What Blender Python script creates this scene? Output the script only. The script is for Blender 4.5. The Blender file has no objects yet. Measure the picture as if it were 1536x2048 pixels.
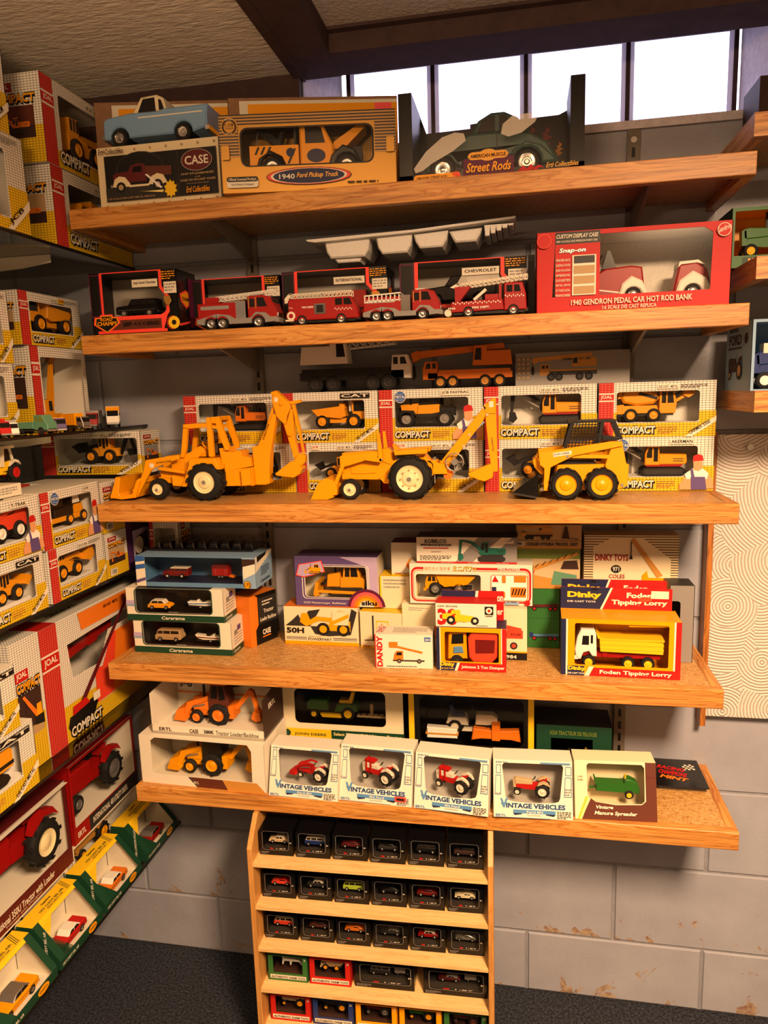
import bpy, math, random
from mathutils import Vector, Matrix
from mathutils.geometry import tessellate_polygon
random.seed(7)
SC = bpy.context.scene
COL = SC.collection
# ------------------------------------------------------------------ camera
FPX, CAM = 1445.0, Vector((0.0, -1.62, 1.485))
_y, _p, _r = math.radians(11.03), math.radians(9.4), math.radians(-1.77)
FWD = Vector((-math.sin(_y)*math.cos(_p), math.cos(_y)*math.cos(_p), -math.sin(_p)))
_rt = Vector((math.cos(_y), math.sin(_y), 0)); _up = _rt.cross(FWD)
RGT = math.cos(_r)*_rt + math.sin(_r)*_up
UPV = -math.sin(_r)*_rt + math.cos(_r)*_up
cam = bpy.data.cameras.new('camera'); camo = bpy.data.objects.new('camera', cam); COL.objects.link(camo)
cam.sensor_fit = 'VERTICAL'; cam.sensor_height = 36.0; cam.sensor_width = 27.0
cam.lens = FPX*36.0/2048.0; cam.clip_start = 0.02
camo.matrix_world = Matrix(((RGT.x, UPV.x, -FWD.x, CAM.x), (RGT.y, UPV.y, -FWD.y, CAM.y), (RGT.z, UPV.z, -FWD.z, CAM.z), (0, 0, 0, 1)))
SC.camera = camo
# ------------------------------------------------------------------ world, lamp, exposure
w = bpy.data.worlds.new('overcast_sky'); SC.world = w; w.use_nodes = True
bg = w.node_tree.nodes['Background']; bg.inputs[0].default_value = (0.86, 0.80, 1.0, 1); bg.inputs[1].default_value = 3.6
def tube(name, loc, rot, sx, sy, power, col):
    l = bpy.data.lights.new(name, 'AREA'); l.shape = 'RECTANGLE'; l.size = sx; l.size_y = sy; l.energy = power; l.color = col
    o = bpy.data.objects.new(name, l); COL.objects.link(o); o.location = loc; o.rotation_euler = rot; return o
tube('ceiling_tube_light', (0.56, -1.72, 2.12), (0, 0, 0), .30, .50, 134.0, (1.0, 0.645, 0.375)).data.spread = math.radians(169)
tube('uplighter_lamp_light', (-0.30, -1.85, 1.76), (math.pi, 0, 0), .30, .30, 58.0, (1.0, 0.64, 0.36))  # unseen upward light, added to brighten the ceiling
_c = SC.cycles; _c.max_bounces = 5; _c.diffuse_bounces = 2; _c.glossy_bounces = 2; _c.transmission_bounces = 3; _c.transparent_max_bounces = 12
_c.caustics_reflective = False; _c.caustics_refractive = False
SC.view_settings.view_transform = 'Standard'; SC.view_settings.look = 'None'
SC.view_settings.exposure = 0.0; SC.view_settings.gamma = 1.0; SC.view_settings.use_curve_mapping = False
# ------------------------------------------------------------------ helpers
def at(px, py, X=None, Y=None, Z=None):
    d = RGT*((px-768)/FPX) + UPV*((1024-py)/FPX) + FWD
    t = (X-CAM.x)/d.x if X is not None else ((Y-CAM.y)/d.y if Y is not None else (Z-CAM.z)/d.z)
    return CAM + d*t
def lin(h):
    h = h.lstrip('#'); c = [int(h[i:i+2], 16)/255 for i in (0, 2, 4)]
    return tuple((x/12.92 if x <= 0.04045 else ((x+0.055)/1.055)**2.4) for x in c) + (1,)
MATS = {}
def newmat(name):
    m = bpy.data.materials.new(name); m.use_nodes = True; MATS[name] = m
    nt = m.node_tree; return m, nt, nt.nodes['Principled BSDF']
TABLE = {}
def reg(s):
    for ln in s.strip().splitlines():
        p = ln.split(); TABLE[p[0]] = (p[1], float(p[2]) if len(p) > 2 else 0.5, float(p[3]) if len(p) > 3 else 0.0)
reg('''
white #f2ece0 .55
offwhite #e6dcc6 .6
cream #e8d8b0 .6
styro #f0ece4 .8
black #0c0b0b .45
gloss_black #0b0a0b .2
rubber #141312 .75
darkgrey #2b2826 .5
grey #8a8682 .5
silver #b9b7b3 .3 .8
chrome #d8d8d8 .15 1
navy #1c2246 .5
blue #2f5fa6 .4
babyblue #7ba0c6 .35
skyblue #86a6c4 .5
powderblue #5e86aa .55
violet #5d4a7e .5
lilac #b9a4c8 .5
purple #4b2358 .5
plum #5b1238 .5
red #bd150f .55
deepred #9c100e .38
darkred #6d120f .4
orangered #e8462a .45
orange #e8791a .45
neon #ff4a3a .5
pink #ff5a5a .5
yellow #f2c21a .5
toyyellow #f5a000 .36
joalyellow #ee9c10 .4
gold #b98a3e .35 .5
paleyellow #f4df8a .5
caramel #c78a3a .5
kraft #9a7350 .85
brown #5d2c1c .5
darkbrown #38211a .6
maroon #5a1518 .5
tan #b59468 .6
sand #cbb084 .6
green #2f6a2f .45
dkgreen #173f2a .45
jdgreen #2c6a22 .4
seagreen #5e8f72 .45
kobgreen #1f6a58 .4
olive #6e7f35 .5
lime #a9c23a .5
steelblue #5487b4 .5
smoke #1a1614 .25
window #1d1a1a .15
bluewin #29415c .15
skin #d99a6a .6
fordblue #20346e .35
rodgreen #3d5550 .22
creamhub #eadba8 .4
silverboard #b9b4ac .6
''')
def mat(name):
    if name in MATS: return MATS[name]
    h, r, me = TABLE[name]
    m, nt, b = newmat(name); b.inputs['Base Color'].default_value = lin(h)
    b.inputs['Roughness'].default_value = r; b.inputs['Metallic'].default_value = me; b.inputs['Specular IOR Level'].default_value = .35
    return m
def N(nt, t, **kw):
    n = nt.nodes.new(t)
    for k, v in kw.items():
        if k.startswith('i_'): n.inputs[int(k[2:])].default_value = v
        else: setattr(n, k, v)
    return n
def link(nt, a, b): nt.links.new(a, b)
def math_(nt, op, a, b=None):
    n = nt.nodes.new('ShaderNodeMath'); n.operation = op
    for i, s in enumerate((a, b)):
        if s is None: continue
        if isinstance(s, (int, float)): n.inputs[i].default_value = s
        else: nt.links.new(s, n.inputs[i])
    return n.outputs[0]
def ramp(nt, fac, stops):
    r = nt.nodes.new('ShaderNodeValToRGB'); e = r.color_ramp.elements
    while len(e) < len(stops): e.new(0.5)
    for i, (p, c) in enumerate(stops):
        e[i].position = p; e[i].color = lin(c) if isinstance(c, str) else c
    nt.links.new(fac, r.inputs[0]); return r.outputs[0]
def mixc(nt, fac, a, b):
    n = nt.nodes.new('ShaderNodeMix'); n.data_type = 'RGBA'
    for s, k in ((fac, 0), (a, 6), (b, 7)):
        if isinstance(s, (int, float)): n.inputs[k].default_value = s
        elif isinstance(s, str): n.inputs[k].default_value = lin(s)
        else: nt.links.new(s, n.inputs[k])
    return n.outputs[2]
def bump(nt, b, h, strength=0.3, dist=0.002):
    n = nt.nodes.new('ShaderNodeBump'); n.inputs['Strength'].default_value = strength; n.inputs['Distance'].default_value = dist
    nt.links.new(h, n.inputs['Height']); nt.links.new(n.outputs[0], b.inputs['Normal'])
def coords(nt, scale=(1, 1, 1), kind='Object', rot=(0, 0, 0)):
    tc = nt.nodes.new('ShaderNodeTexCoord'); mp = nt.nodes.new('ShaderNodeMapping'); mp.inputs['Scale'].default_value = scale; mp.inputs['Rotation'].default_value = rot
    nt.links.new(tc.outputs[kind], mp.inputs[0]); return mp.outputs[0]
def noise(nt, vec, scale, detail=3, rough=0.5, dist=0.0):
    n = nt.nodes.new('ShaderNodeTexNoise'); n.inputs['Scale'].default_value = scale; n.inputs['Detail'].default_value = detail
    n.inputs['Roughness'].default_value = rough; n.inputs['Distortion'].default_value = dist
    nt.links.new(vec, n.inputs['Vector']); return n.outputs[0]
# --- wood
def wood(name, axis, dark, light, mid, grain=1.0):
    m, nt, b = newmat(name)
    s = {'x': (1.2, 14, 14), 'y': (14, 1.2, 14), 'z': (14, 14, 1.2)}[axis]
    s2 = {'x': (5, 150, 150), 'y': (150, 5, 150), 'z': (150, 150, 5)}[axis]
    v = coords(nt, s, 'Object'); v2 = coords(nt, s2, 'Object')
    n1 = noise(nt, v, 2.2, 4, 0.6, 1.6); n2 = noise(nt, v2, 1.0, 2, 0.6)
    ring = math_(nt, 'FRACT', math_(nt, 'MULTIPLY', n1, 7.0))
    base = ramp(nt, ring, [(0.0, dark), (0.22, mid), (0.7, light), (1.0, mid)])
    fine = ramp(nt, n2, [(0.36, '#6b3d14'), (0.55, '#ffffff')])
    mx = nt.nodes.new('ShaderNodeMix'); mx.data_type = 'RGBA'; mx.blend_type = 'MULTIPLY'; mx.inputs[0].default_value = 0.42*grain
    link(nt, base, mx.inputs[6]); link(nt, fine, mx.inputs[7]); link(nt, mx.outputs[2], b.inputs['Base Color'])
    b.inputs['Roughness'].default_value = 0.42
    bump(nt, b, n2, 0.12, 0.001)
    return m
wood('oak_x', 'x', '#a8631f', '#d79a4e', '#c8853a'); wood('oak_y', 'y', '#a8631f', '#d79a4e', '#c8853a'); wood('oak_z', 'z', '#8f5218', '#c07a34', '#ad6a29')
wood('birch_x', 'x', '#dcae68', '#ecc688', '#e4ba78', 0.25); wood('birch_z', 'z', '#bf8440', '#d39a54', '#c98f4a', 0.4)
def _laminate():
    m, nt, b = newmat('laminate'); v = coords(nt, (60, 420, 420)); n = noise(nt, v, 1.0, 2, 0.6); v2 = coords(nt, (420, 120, 420)); n2 = noise(nt, v2, 1.0, 2, 0.6)
    c = ramp(nt, math_(nt, 'ADD', math_(nt, 'MULTIPLY', n, .6), math_(nt, 'MULTIPLY', n2, .4)), [(0.38, '#96662f'), (0.5, '#c3924f'), (0.64, '#d9b074')])
    link(nt, c, b.inputs['Base Color']); b.inputs['Roughness'].default_value = 0.38
_laminate()
def _wallpaint():
    m, nt, b = newmat('block_paint'); g = nt.nodes.new('ShaderNodeNewGeometry'); P = g.outputs['Position']
    n = noise(nt, P, 7, 4, 0.6); fine = noise(nt, P, 150, 3, 0.6)
    c = ramp(nt, n, [(0.3, '#9c9da8'), (0.7, '#aaacb6')])
    sx = nt.nodes.new('ShaderNodeSeparateXYZ'); link(nt, P, sx.inputs[0]); z = sx.outputs[2]
    st = noise(nt, P, 16, 5, 0.68, 0.6)
    thr = math_(nt, 'ADD', 0.575, math_(nt, 'MULTIPLY', math_(nt, 'ABSOLUTE', math_(nt, 'SUBTRACT', math_(nt, 'MODULO', z, 0.163), 0.0)), 0.9))
    thr = math_(nt, 'ADD', thr, math_(nt, 'MULTIPLY', math_(nt, 'MAXIMUM', math_(nt, 'SUBTRACT', z, 0.25), 0.0), 2.0))
    k = math_(nt, 'GREATER_THAN', st, thr)
    stain = ramp(nt, noise(nt, P, 60, 3, .6), [(0.35, '#7a4a1e'), (0.6, '#b59a72')])
    link(nt, mixc(nt, math_(nt, 'MULTIPLY', k, .8), c, stain), b.inputs['Base Color']); b.inputs['Roughness'].default_value = 0.42
    h = math_(nt, 'ADD', math_(nt, 'MULTIPLY', fine, .5), math_(nt, 'ADD', math_(nt, 'MULTIPLY', n, 1.2), math_(nt, 'MULTIPLY', k, .6)))
    bump(nt, b, h, 0.35, 0.003)
_wallpaint()
def simple_noise(name, c1, c2, scale, rough, bs, bd, stretch=(1, 1, 1), det=4, lo=.35, hi=.65, kind='Object'):
    m, nt, b = newmat(name); v = coords(nt, stretch, kind); n = noise(nt, v, scale, det, 0.62)
    link(nt, ramp(nt, n, [(lo, c1), (hi, c2)]), b.inputs['Base Color']); b.inputs['Roughness'].default_value = rough
    bump(nt, b, n, bs, bd); return m
simple_noise('mortar', '#898a92', '#96979f', 60, .6, .3, .002)
simple_noise('carpet', '#0b0e16', '#454c5c', 170, 1.0, 1.0, .008, det=5, lo=.4, hi=.68)
simple_noise('ceiling_plaster', '#d8ccbc', '#e6dccd', 60, .8, .9, .006, (0.55, 1.6, 1))
simple_noise('upper_plaster', '#b4a9a0', '#c4bab0', 110, .8, .8, .004)
simple_noise('beam_brown', '#35211f', '#412a27', 30, .8, .15, .002)
simple_noise('stucco', '#cfc6cf', '#e3dbe3', 70, .8, .6, .005)
simple_noise('room_wall', '#94887a', '#a09486', 8, .7, .1, .002)
simple_noise('lawn_ground', '#20221a', '#2e3024', 8, .9, .1, .002)
simple_noise('styro', '#e9e4da', '#f4f1ea', 240, .75, .25, .001)
simple_noise('metal_bracket', '#6e655a', '#7d7468', 40, .4, .05, .001)
simple_noise('kraft', '#8a6446', '#96704f', 90, .85, .1, .001)
def _panel():
    m, nt, b = newmat('swirl_plaster'); tc = nt.nodes.new('ShaderNodeTexCoord'); v = tc.outputs['Object']
    vo = nt.nodes.new('ShaderNodeTexVoronoi'); vo.inputs['Scale'].default_value = 8.5; link(nt, v, vo.inputs['Vector'])
    nz = noise(nt, v, 90, 2, .5)
    def vm(op, a, b):
        n = nt.nodes.new('ShaderNodeVectorMath'); n.operation = op
        for i, q in enumerate((a, b)):
            if isinstance(q, tuple): n.inputs[i].default_value = q
            elif q is not None: link(nt, q, n.inputs[i])
        return n
    off = vm('MULTIPLY', vm('SUBTRACT', vo.outputs['Color'], (.5, .5, .5)).outputs[0], (.2, 0, .2)).outputs[0]
    flat_ = vm('MULTIPLY', vm('SUBTRACT', v, vo.outputs['Position']).outputs[0], (1, 0, 1)).outputs[0]
    dist = vm('LENGTH', vm('ADD', flat_, off).outputs[0], None).outputs['Value']
    d = math_(nt, 'ADD', math_(nt, 'MULTIPLY', dist, 950.0), math_(nt, 'MULTIPLY', nz, 1.8))
    s = math_(nt, 'SINE', d)
    link(nt, ramp(nt, math_(nt, 'ADD', math_(nt, 'MULTIPLY', s, .5), .5), [(0.05, '#a89c90'), (0.3, '#d6cec4'), (1.0, '#e4ddd4')]), b.inputs['Base Color'])
    b.inputs['Roughness'].default_value = .75; bump(nt, b, s, .5, .002)
_panel()
def _grid(name, base, line, px=.0068, pz=.0046):
    m, nt, b = newmat(name); tc = nt.nodes.new('ShaderNodeTexCoord'); s = nt.nodes.new('ShaderNodeSeparateXYZ'); link(nt, tc.outputs['Object'], s.inputs[0])
    xy = math_(nt, 'ADD', s.outputs[0], s.outputs[1])
    fx = math_(nt, 'LESS_THAN', math_(nt, 'FRACT', math_(nt, 'DIVIDE', math_(nt, 'ADD', xy, 5.0), px)), .14)
    fz = math_(nt, 'LESS_THAN', math_(nt, 'FRACT', math_(nt, 'DIVIDE', math_(nt, 'ADD', s.outputs[2], 5.0), pz)), .2)
    k = math_(nt, 'MAXIMUM', fx, fz)
    link(nt, mixc(nt, math_(nt, 'MULTIPLY', k, .8), base, line), b.inputs['Base Color']); b.inputs['Roughness'].default_value = .55; b.inputs['Specular IOR Level'].default_value = .25
_grid('grid_white', '#efe8da', '#4a443c'); _grid('grid_yellow', '#f0c21c', '#4a3c10'); _grid('grid_red', '#b3130f', '#d86a56')
def _stripes(name, a, c, pz=.0062, duty=.45):
    m, nt, b = newmat(name); tc = nt.nodes.new('ShaderNodeTexCoord'); s = nt.nodes.new('ShaderNodeSeparateXYZ'); link(nt, tc.outputs['Object'], s.inputs[0])
    k = math_(nt, 'LESS_THAN', math_(nt, 'FRACT', math_(nt, 'DIVIDE', math_(nt, 'ADD', s.outputs[2], 5.0), pz)), duty)
    link(nt, mixc(nt, k, a, c), b.inputs['Base Color']); b.inputs['Roughness'].default_value = .3; return b
_stripes('gold_stripes', '#b98a48', '#1d1410', .0052, .45); _stripes('cream_stripes', '#e3cfa2', '#3a2418', .0055, .35)
def _pane(name, tint, gl, rough=.06):
    m = bpy.data.materials.new(name); m.use_nodes = True; MATS[name] = m; nt = m.node_tree; nt.nodes.clear()
    o = nt.nodes.new('ShaderNodeOutputMaterial'); t = nt.nodes.new('ShaderNodeBsdfTransparent'); t.inputs[0].default_value = lin(tint)
    g = nt.nodes.new('ShaderNodeBsdfGlossy'); g.inputs['Roughness'].default_value = rough
    lw = nt.nodes.new('ShaderNodeLayerWeight'); lw.inputs[0].default_value = .5
    sch = math_(nt, 'ADD', .035, math_(nt, 'MULTIPLY', math_(nt, 'POWER', lw.outputs['Facing'], 4.0), .8))
    mx = nt.nodes.new('ShaderNodeMixShader'); link(nt, math_(nt, 'MULTIPLY', sch, gl), mx.inputs[0])
    link(nt, t.outputs[0], mx.inputs[1]); link(nt, g.outputs[0], mx.inputs[2]); link(nt, mx.outputs[0], o.inputs[0])
_pane('cellophane', '#fbfaf7', .45, .13); _pane('blister', '#efeeea', 1.3, .10); _pane('shelf_glass', '#d3d8cc', 1.4, .02); _pane('window_glass', '#f6f4fb', 1.0, .05)
def _sash():  # translucent white, so the backlit sash glows in place of window glare
    m = bpy.data.materials.new('sash_white'); m.use_nodes = True; MATS['sash_white'] = m; nt = m.node_tree; nt.nodes.clear()
    o = nt.nodes.new('ShaderNodeOutputMaterial'); d = nt.nodes.new('ShaderNodeBsdfDiffuse'); t = nt.nodes.new('ShaderNodeBsdfTranslucent'); x = nt.nodes.new('ShaderNodeMixShader')
    d.inputs[0].default_value = lin('#efe9f2'); t.inputs[0].default_value = lin('#efe9f2'); x.inputs[0].default_value = .55
    link(nt, d.outputs[0], x.inputs[1]); link(nt, t.outputs[0], x.inputs[2]); link(nt, x.outputs[0], o.inputs[0])
_sash()
def _glare_paint():  # pale see-through colour standing in for glare on plastic film
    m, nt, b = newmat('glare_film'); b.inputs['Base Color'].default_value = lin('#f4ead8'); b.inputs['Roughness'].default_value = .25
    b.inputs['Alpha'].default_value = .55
_glare_paint()
# ------------------------------------------------------------------ mesh builder
class MB:
    def __init__(s): s.v = []; s.f = []; s.m = []; s.mats = []
    def mi(s, m):
        if m not in s.mats: s.mats.append(m)
        return s.mats.index(m)
    def add(s, vs, fs, m):
        o = len(s.v); s.v.extend(vs); k = s.mi(m)
        for f in fs: s.f.append(tuple(i+o for i in f)); s.m.append(k)
    def box(s, x0, x1, y0, y1, z0, z1, m):
        mm = m if isinstance(m, dict) else None
        vs = [(x, y, z) for z in (z0, z1) for y in (y0, y1) for x in (x0, x1)]
        F = dict(bottom=(0, 2, 3, 1), top=(4, 5, 7, 6), front=(0, 1, 5, 4), back=(2, 6, 7, 3), left=(0, 4, 6, 2), right=(1, 3, 7, 5))
        if not mm: s.add(vs, list(F.values()), m)
        else:
            for k, f in F.items(): s.add([vs[i] for i in f], [(0, 1, 2, 3)], mm.get(k, mm.get('*')))
    def prism(s, pts, y0, y1, m, bev=0.0):
        a = sum(pts[i][0]*pts[(i+1) % len(pts)][1]-pts[(i+1) % len(pts)][0]*pts[i][1] for i in range(len(pts)))
        if a < 0: pts = pts[::-1]
        n = len(pts)
        if bev > 0:
            q = []
            for i in range(n):
                p0, p, p1 = Vector(pts[i-1]), Vector(pts[i]), Vector(pts[(i+1) % n])
                d0 = (p-p0); d1 = (p1-p)
                if d0.length < 1e-9 or d1.length < 1e-9: q.append(tuple(p)); continue
                d0.normalize(); d1.normalize(); n0 = Vector((-d0.y, d0.x)); n1 = Vector((-d1.y, d1.x)); b = n0+n1
                if b.length < .3: q.append(tuple(p)); continue
                b = b/(b.length_squared/2); q.append((p.x+b.x*bev, p.y+b.y*bev))
            loops = [[(x, y0, z) for x, z in q], [(x, y0+bev, z) for x, z in pts], [(x, y1-bev, z) for x, z in pts], [(x, y1, z) for x, z in q]]
        else: loops = [[(x, y0, z) for x, z in pts], [(x, y1, z) for x, z in pts]]
        vs = [v for l in loops for v in l]; fs = [tuple(range(n))]
        for k in range(len(loops)-1):
            for i in range(n):
                j = (i+1) % n; fs.append((k*n+j, k*n+i, (k+1)*n+i, (k+1)*n+j))
        fs.append(tuple(reversed(range((len(loops)-1)*n, len(loops)*n))))
        s.add(vs, fs, m)
    def flatpoly(s, pts, y, m, holes=()):
        loops = [[Vector((x, z, 0)) for x, z in pts]] + [[Vector((x, z, 0)) for x, z in h] for h in holes]
        tris = tessellate_polygon(loops); allp = [p for l in loops for p in l]
        vs = [(p.x, y, p.y) for p in allp]; fs = []
        for t in tris:
            a, b, c = (allp[i] for i in t)
            cr = (b.x-a.x)*(c.y-a.y)-(b.y-a.y)*(c.x-a.x)
            if abs(cr) < 1e-14: continue
            fs.append(tuple(t) if cr > 0 else (t[0], t[2], t[1]))
        s.add(vs, fs, m)
    def lathe(s, prof, c, m, n=20, axis='y', start=0):
        # prof: list of (offset along axis, radius)
        vs = []; fs = []; k = len(prof)
        for i in range(n):
            a = 2*math.pi*i/n; ca, sa = math.cos(a), math.sin(a)
            for o, r in prof:
                if axis == 'y': vs.append((c[0]+r*ca, c[1]+o, c[2]+r*sa))
                elif axis == 'x': vs.append((c[0]+o, c[1]+r*ca, c[2]+r*sa))
                else: vs.append((c[0]+r*ca, c[1]+r*sa, c[2]+o))
        for i in range(n):
            j = (i+1) % n
            for q in range(k-1):
                f = (i*k+q, j*k+q, j*k+q+1, i*k+q+1)
                fs.append(f if axis != 'y' else f[::-1])
        s.add(vs, fs, m)
    def cyl(s, c, r, y0, y1, m, n=16, axis='y'): s.lathe([(y0, 0), (y0, r), (y1, r), (y1, 0)], c, m, n, axis)
    def tube(s, pts, r, m, n=6):
        pts = [Vector(p) for p in pts]; vs = []; fs = []
        for i, p in enumerate(pts):
            t = (pts[min(i+1, len(pts)-1)]-pts[max(i-1, 0)]).normalized()
            u = t.cross(Vector((0, 0, 1)) if abs(t.z) < .9 else Vector((1, 0, 0))).normalized(); v = t.cross(u)
            for k in range(n):
                a = 2*math.pi*k/n; q = p+u*(r*math.cos(a))+v*(r*math.sin(a)); vs.append(tuple(q))
        for i in range(len(pts)-1):
            for k in range(n):
                j = (k+1) % n; fs.append((i*n+k, i*n+j, (i+1)*n+j, (i+1)*n+k))
        fs.append(tuple(range(n))[::-1]); fs.append(tuple((len(pts)-1)*n+k for k in range(n))); s.add(vs, fs, m)
    def mesh(s, name, smooth=False):
        me = bpy.data.meshes.new(name); me.from_pydata(s.v, [], s.f)
        for m in s.mats: me.materials.append(mat(m))
        me.polygons.foreach_set('material_index', s.m)
        if smooth:
            me.polygons.foreach_set('use_smooth', [True]*len(me.polygons)); me.set_sharp_from_angle(angle=math.radians(38))
        me.update(); return me
    def obj(s, name, parent=None, loc=(0, 0, 0), smooth=False, label=None):
        if not s.f: return None
        return place(s.mesh(name, smooth), name, parent, loc, label)
def place(me, name, parent=None, loc=(0, 0, 0), label=None):
    o = bpy.data.objects.new(name, me); COL.objects.link(o); o.location = loc
    if parent: o.parent = parent
    if label: o['label'] = label
    return o
def tag(o, label, cat, group=None, kind=None):
    if label: o['label'] = label
    if cat: o['category'] = cat
    if group: o['group'] = group
    if kind: o['kind'] = kind
    return o
def empty(name, loc, rz=0.0, label=None, cat=None, group=None):
    o = bpy.data.objects.new(name, None); COL.objects.link(o); o.location = loc; o.rotation_euler = (0, 0, rz); o.empty_display_size = .02
    return tag(o, label, cat, group)
_TX = {}
def text_shape(s, bold=0.0, shear=0.0, spacing=1.0):
    k = (s, bold, shear, spacing)
    if k not in _TX:
        c = bpy.data.curves.new('lettering', 'FONT'); c.body = s; c.size = 1.0; c.offset = bold; c.shear = shear; c.space_character = spacing; c.resolution_u = 2
        o = bpy.data.objects.new('lettering', c); me = bpy.data.meshes.new_from_object(o)
        vs = [(v.co.x, v.co.y) for v in me.vertices]; fs = [tuple(p.vertices) for p in me.polygons]
        bpy.data.objects.remove(o); bpy.data.meshes.remove(me); bpy.data.curves.remove(c)
        if not vs: vs = [(0, 0)]; fs = []
        x0 = min(v[0] for v in vs); x1 = max(v[0] for v in vs); y0 = min(v[1] for v in vs); y1 = max(v[1] for v in vs)
        _TX[k] = ([((x-x0)/max(1e-6, x1-x0), (y-y0)/max(1e-6, y1-y0)) for x, y in vs], fs, (x1-x0)/max(1e-6, y1-y0))
    return _TX[k]
def put_text(mb, s, x0, z0, x1, z1, y, m, bold=0.0, shear=0.0, ang=0.0, spacing=1.0, fit=False):
    vs, fs, asp = text_shape(s, bold, shear, spacing)
    w, h = x1-x0, z1-z0
    if fit and w > 0: w = min(w, h*asp)
    ca, sa = math.cos(ang), math.sin(ang)
    mb.add([(x0+a*w*ca-b*h*sa, y, z0+a*w*sa+b*h*ca) for a, b in vs], fs, m)
def rrect(x0, z0, x1, z1, r, n=4):
    p = []
    for cx, cz, a0 in ((x1-r, z1-r, 0), (x0+r, z1-r, 90), (x0+r, z0+r, 180), (x1-r, z0+r, 270)):
        for i in range(n+1):
            a = math.radians(a0+90*i/n); p.append((cx+r*math.cos(a), cz+r*math.sin(a)))
    return p
def rect(x0, z0, x1, z1): return [(x0, z0), (x1, z0), (x1, z1), (x0, z1)]
def ellipse(cx, cz, rx, rz, n=20): return [(cx+rx*math.cos(2*math.pi*i/n), cz+rz*math.sin(2*math.pi*i/n)) for i in range(n)]
# ------------------------------------------------------------------ room shell
def structure(mb, name, parent=None, smooth=False):
    o = mb.obj(name, parent, smooth=smooth)
    if parent is None: o['kind'] = 'structure'
    return o
XL, XR_, YF = -1.32, 1.6, -3.6
m = MB(); m.box(XL-.1, XR_+.1, YF-.1, .3, -.1, 0, 'carpet'); structure(m, 'floor')
m = MB(); m.box(XL-.12, XL, YF-.1, .25, 0, 2.3, 'mortar'); structure(m, 'wall_left')
m = MB(); m.box(XR_, XR_+.1, YF-.1, .25, 0, 2.3, 'room_wall'); structure(m, 'wall_right')
m = MB(); m.box(XL-.1, XR_+.1, YF-.1, YF, 0, 2.3, 'room_wall'); structure(m, 'wall_front')
# back wall: mortar core with a window opening, concrete blocks as pieces
WX0, WX1, WZ0, WZ1 = -.462, .475, 1.992, 2.285
m = MB(); m.box(XL, XR_, .004, .26, 0, WZ0-.004, 'mortar'); m.box(XL, WX0-.004, .004, .26, WZ0-.004, 2.3, 'mortar'); m.box(WX1+.004, XR_, .004, .26, WZ0-.004, 2.3, 'mortar')
m.box(WX0-.004, WX1+.004, .004, .26, WZ1, 2.3, 'mortar')
wall_back = structure(m, 'wall_back')
def block_mesh(w, h):
    mb = MB(); b = .0035; d = .0075
    mb.add([(0, d, 0), (w, d, 0), (w, d, h), (0, d, h), (b, 0, b), (w-b, 0, b), (w-b, 0, h-b), (b, 0, h-b)],
           [(4, 5, 6, 7), (0, 1, 5, 4), (1, 2, 6, 5), (2, 3, 7, 6), (3, 0, 4, 7)], 'block_paint'); return mb.mesh('block')
_bm = {}
def block(x0, x1, z0, z1):
    x0 = max(x0, XL+.001); x1 = min(x1, XR_-.001); g = .004
    if x1-x0 < .03: return
    k = (round(x1-x0, 4), round(z1-z0, 4))
    if k not in _bm: _bm[k] = block_mesh(x1-x0-g, z1-z0-g)
    place(_bm[k], 'block', wall_back, (x0+g/2, -.0005, z0+g/2))
zs = [0.0]+[.1629+.2032*i for i in range(11)]
for r in range(len(zs)-1):
    z0, z1 = zs[r], min(zs[r+1], 2.19)
    if z1-z0 < .02: continue
    off = .0107 + (.2032 if r % 2 else 0)
    k = -4
    while k < 5:
        a = off+k*.4064; b = a+.4064
        if z0 < WZ0-.01: block(a, b, z0, z1)
        else:
            if a < WX0: block(a, min(b, WX0), z0, z1)
            if b > WX1: block(max(a, WX1), b, z0, z1)
        k += 1
# window: recess lining, sill, frame, four panes
win = empty('window_1', (0, 0, WZ0)); win['kind'] = 'structure'
m = MB(); m.box(WX0-.003, WX1+.003, -.006, .26, -.004, .012, 'stucco'); m.obj('window_sill', win)
m = MB()
m.prism([(0, 0), (1, 0), (1, 1), (0, 1)], 0, .001, 'stucco') if False else None
m.add([(WX0, -.003, .01), (WX0, -.003, .29), (-.425, .2, .29), (-.425, .2, .01)], [(0, 1, 2, 3)], 'stucco')
m.add([(WX1, -.003, .01), (WX1, -.003, .29), (.462, .2, .29), (.462, .2, .01)], [(3, 2, 1, 0)], 'stucco')
m.obj('window_reveal', win)
xs = [-.41, -.208, .006, .229, .453]
m = MB(); m.box(-.43, .47, .2035, .2095, .01, .066, 'sash_white'); m.obj('window_bottom_rail', win)
m = MB(); m.box(-.43, .47, .2035, .2095, .25, .29, 'sash_white'); m.obj('window_top_rail', win)
for i, x in enumerate(xs):
    m = MB(); m.box(x-.0045, x+.0045, .200, .213, .066, .25, 'beam_brown'); m.obj('window_mullion', win)
for i in range(4):
    a, b = xs[i]+.0045, xs[i+1]-.0045
    m = MB()
    for x0, x1, z0, z1 in ((a, a+.009, .066, .25), (b-.009, b, .066, .25), (a+.009, b-.009, .066, .076), (a+.009, b-.009, .242, .25)): m.box(x0, x1, .2035, .2095, z0, z1, 'sash_white')
    f = m.obj('window_sash', win)
    m = MB(); m.box(a+.009, b-.009, .205, .208, .076, .242, 'window_glass'); m.obj('pane', f)
# unseen ground outside, added to block sky light rising from below
m = MB(); m.box(-6, 6, .27, 9, 1.90, 1.95, 'lawn_ground'); o = structure(m, 'ground')
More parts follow.
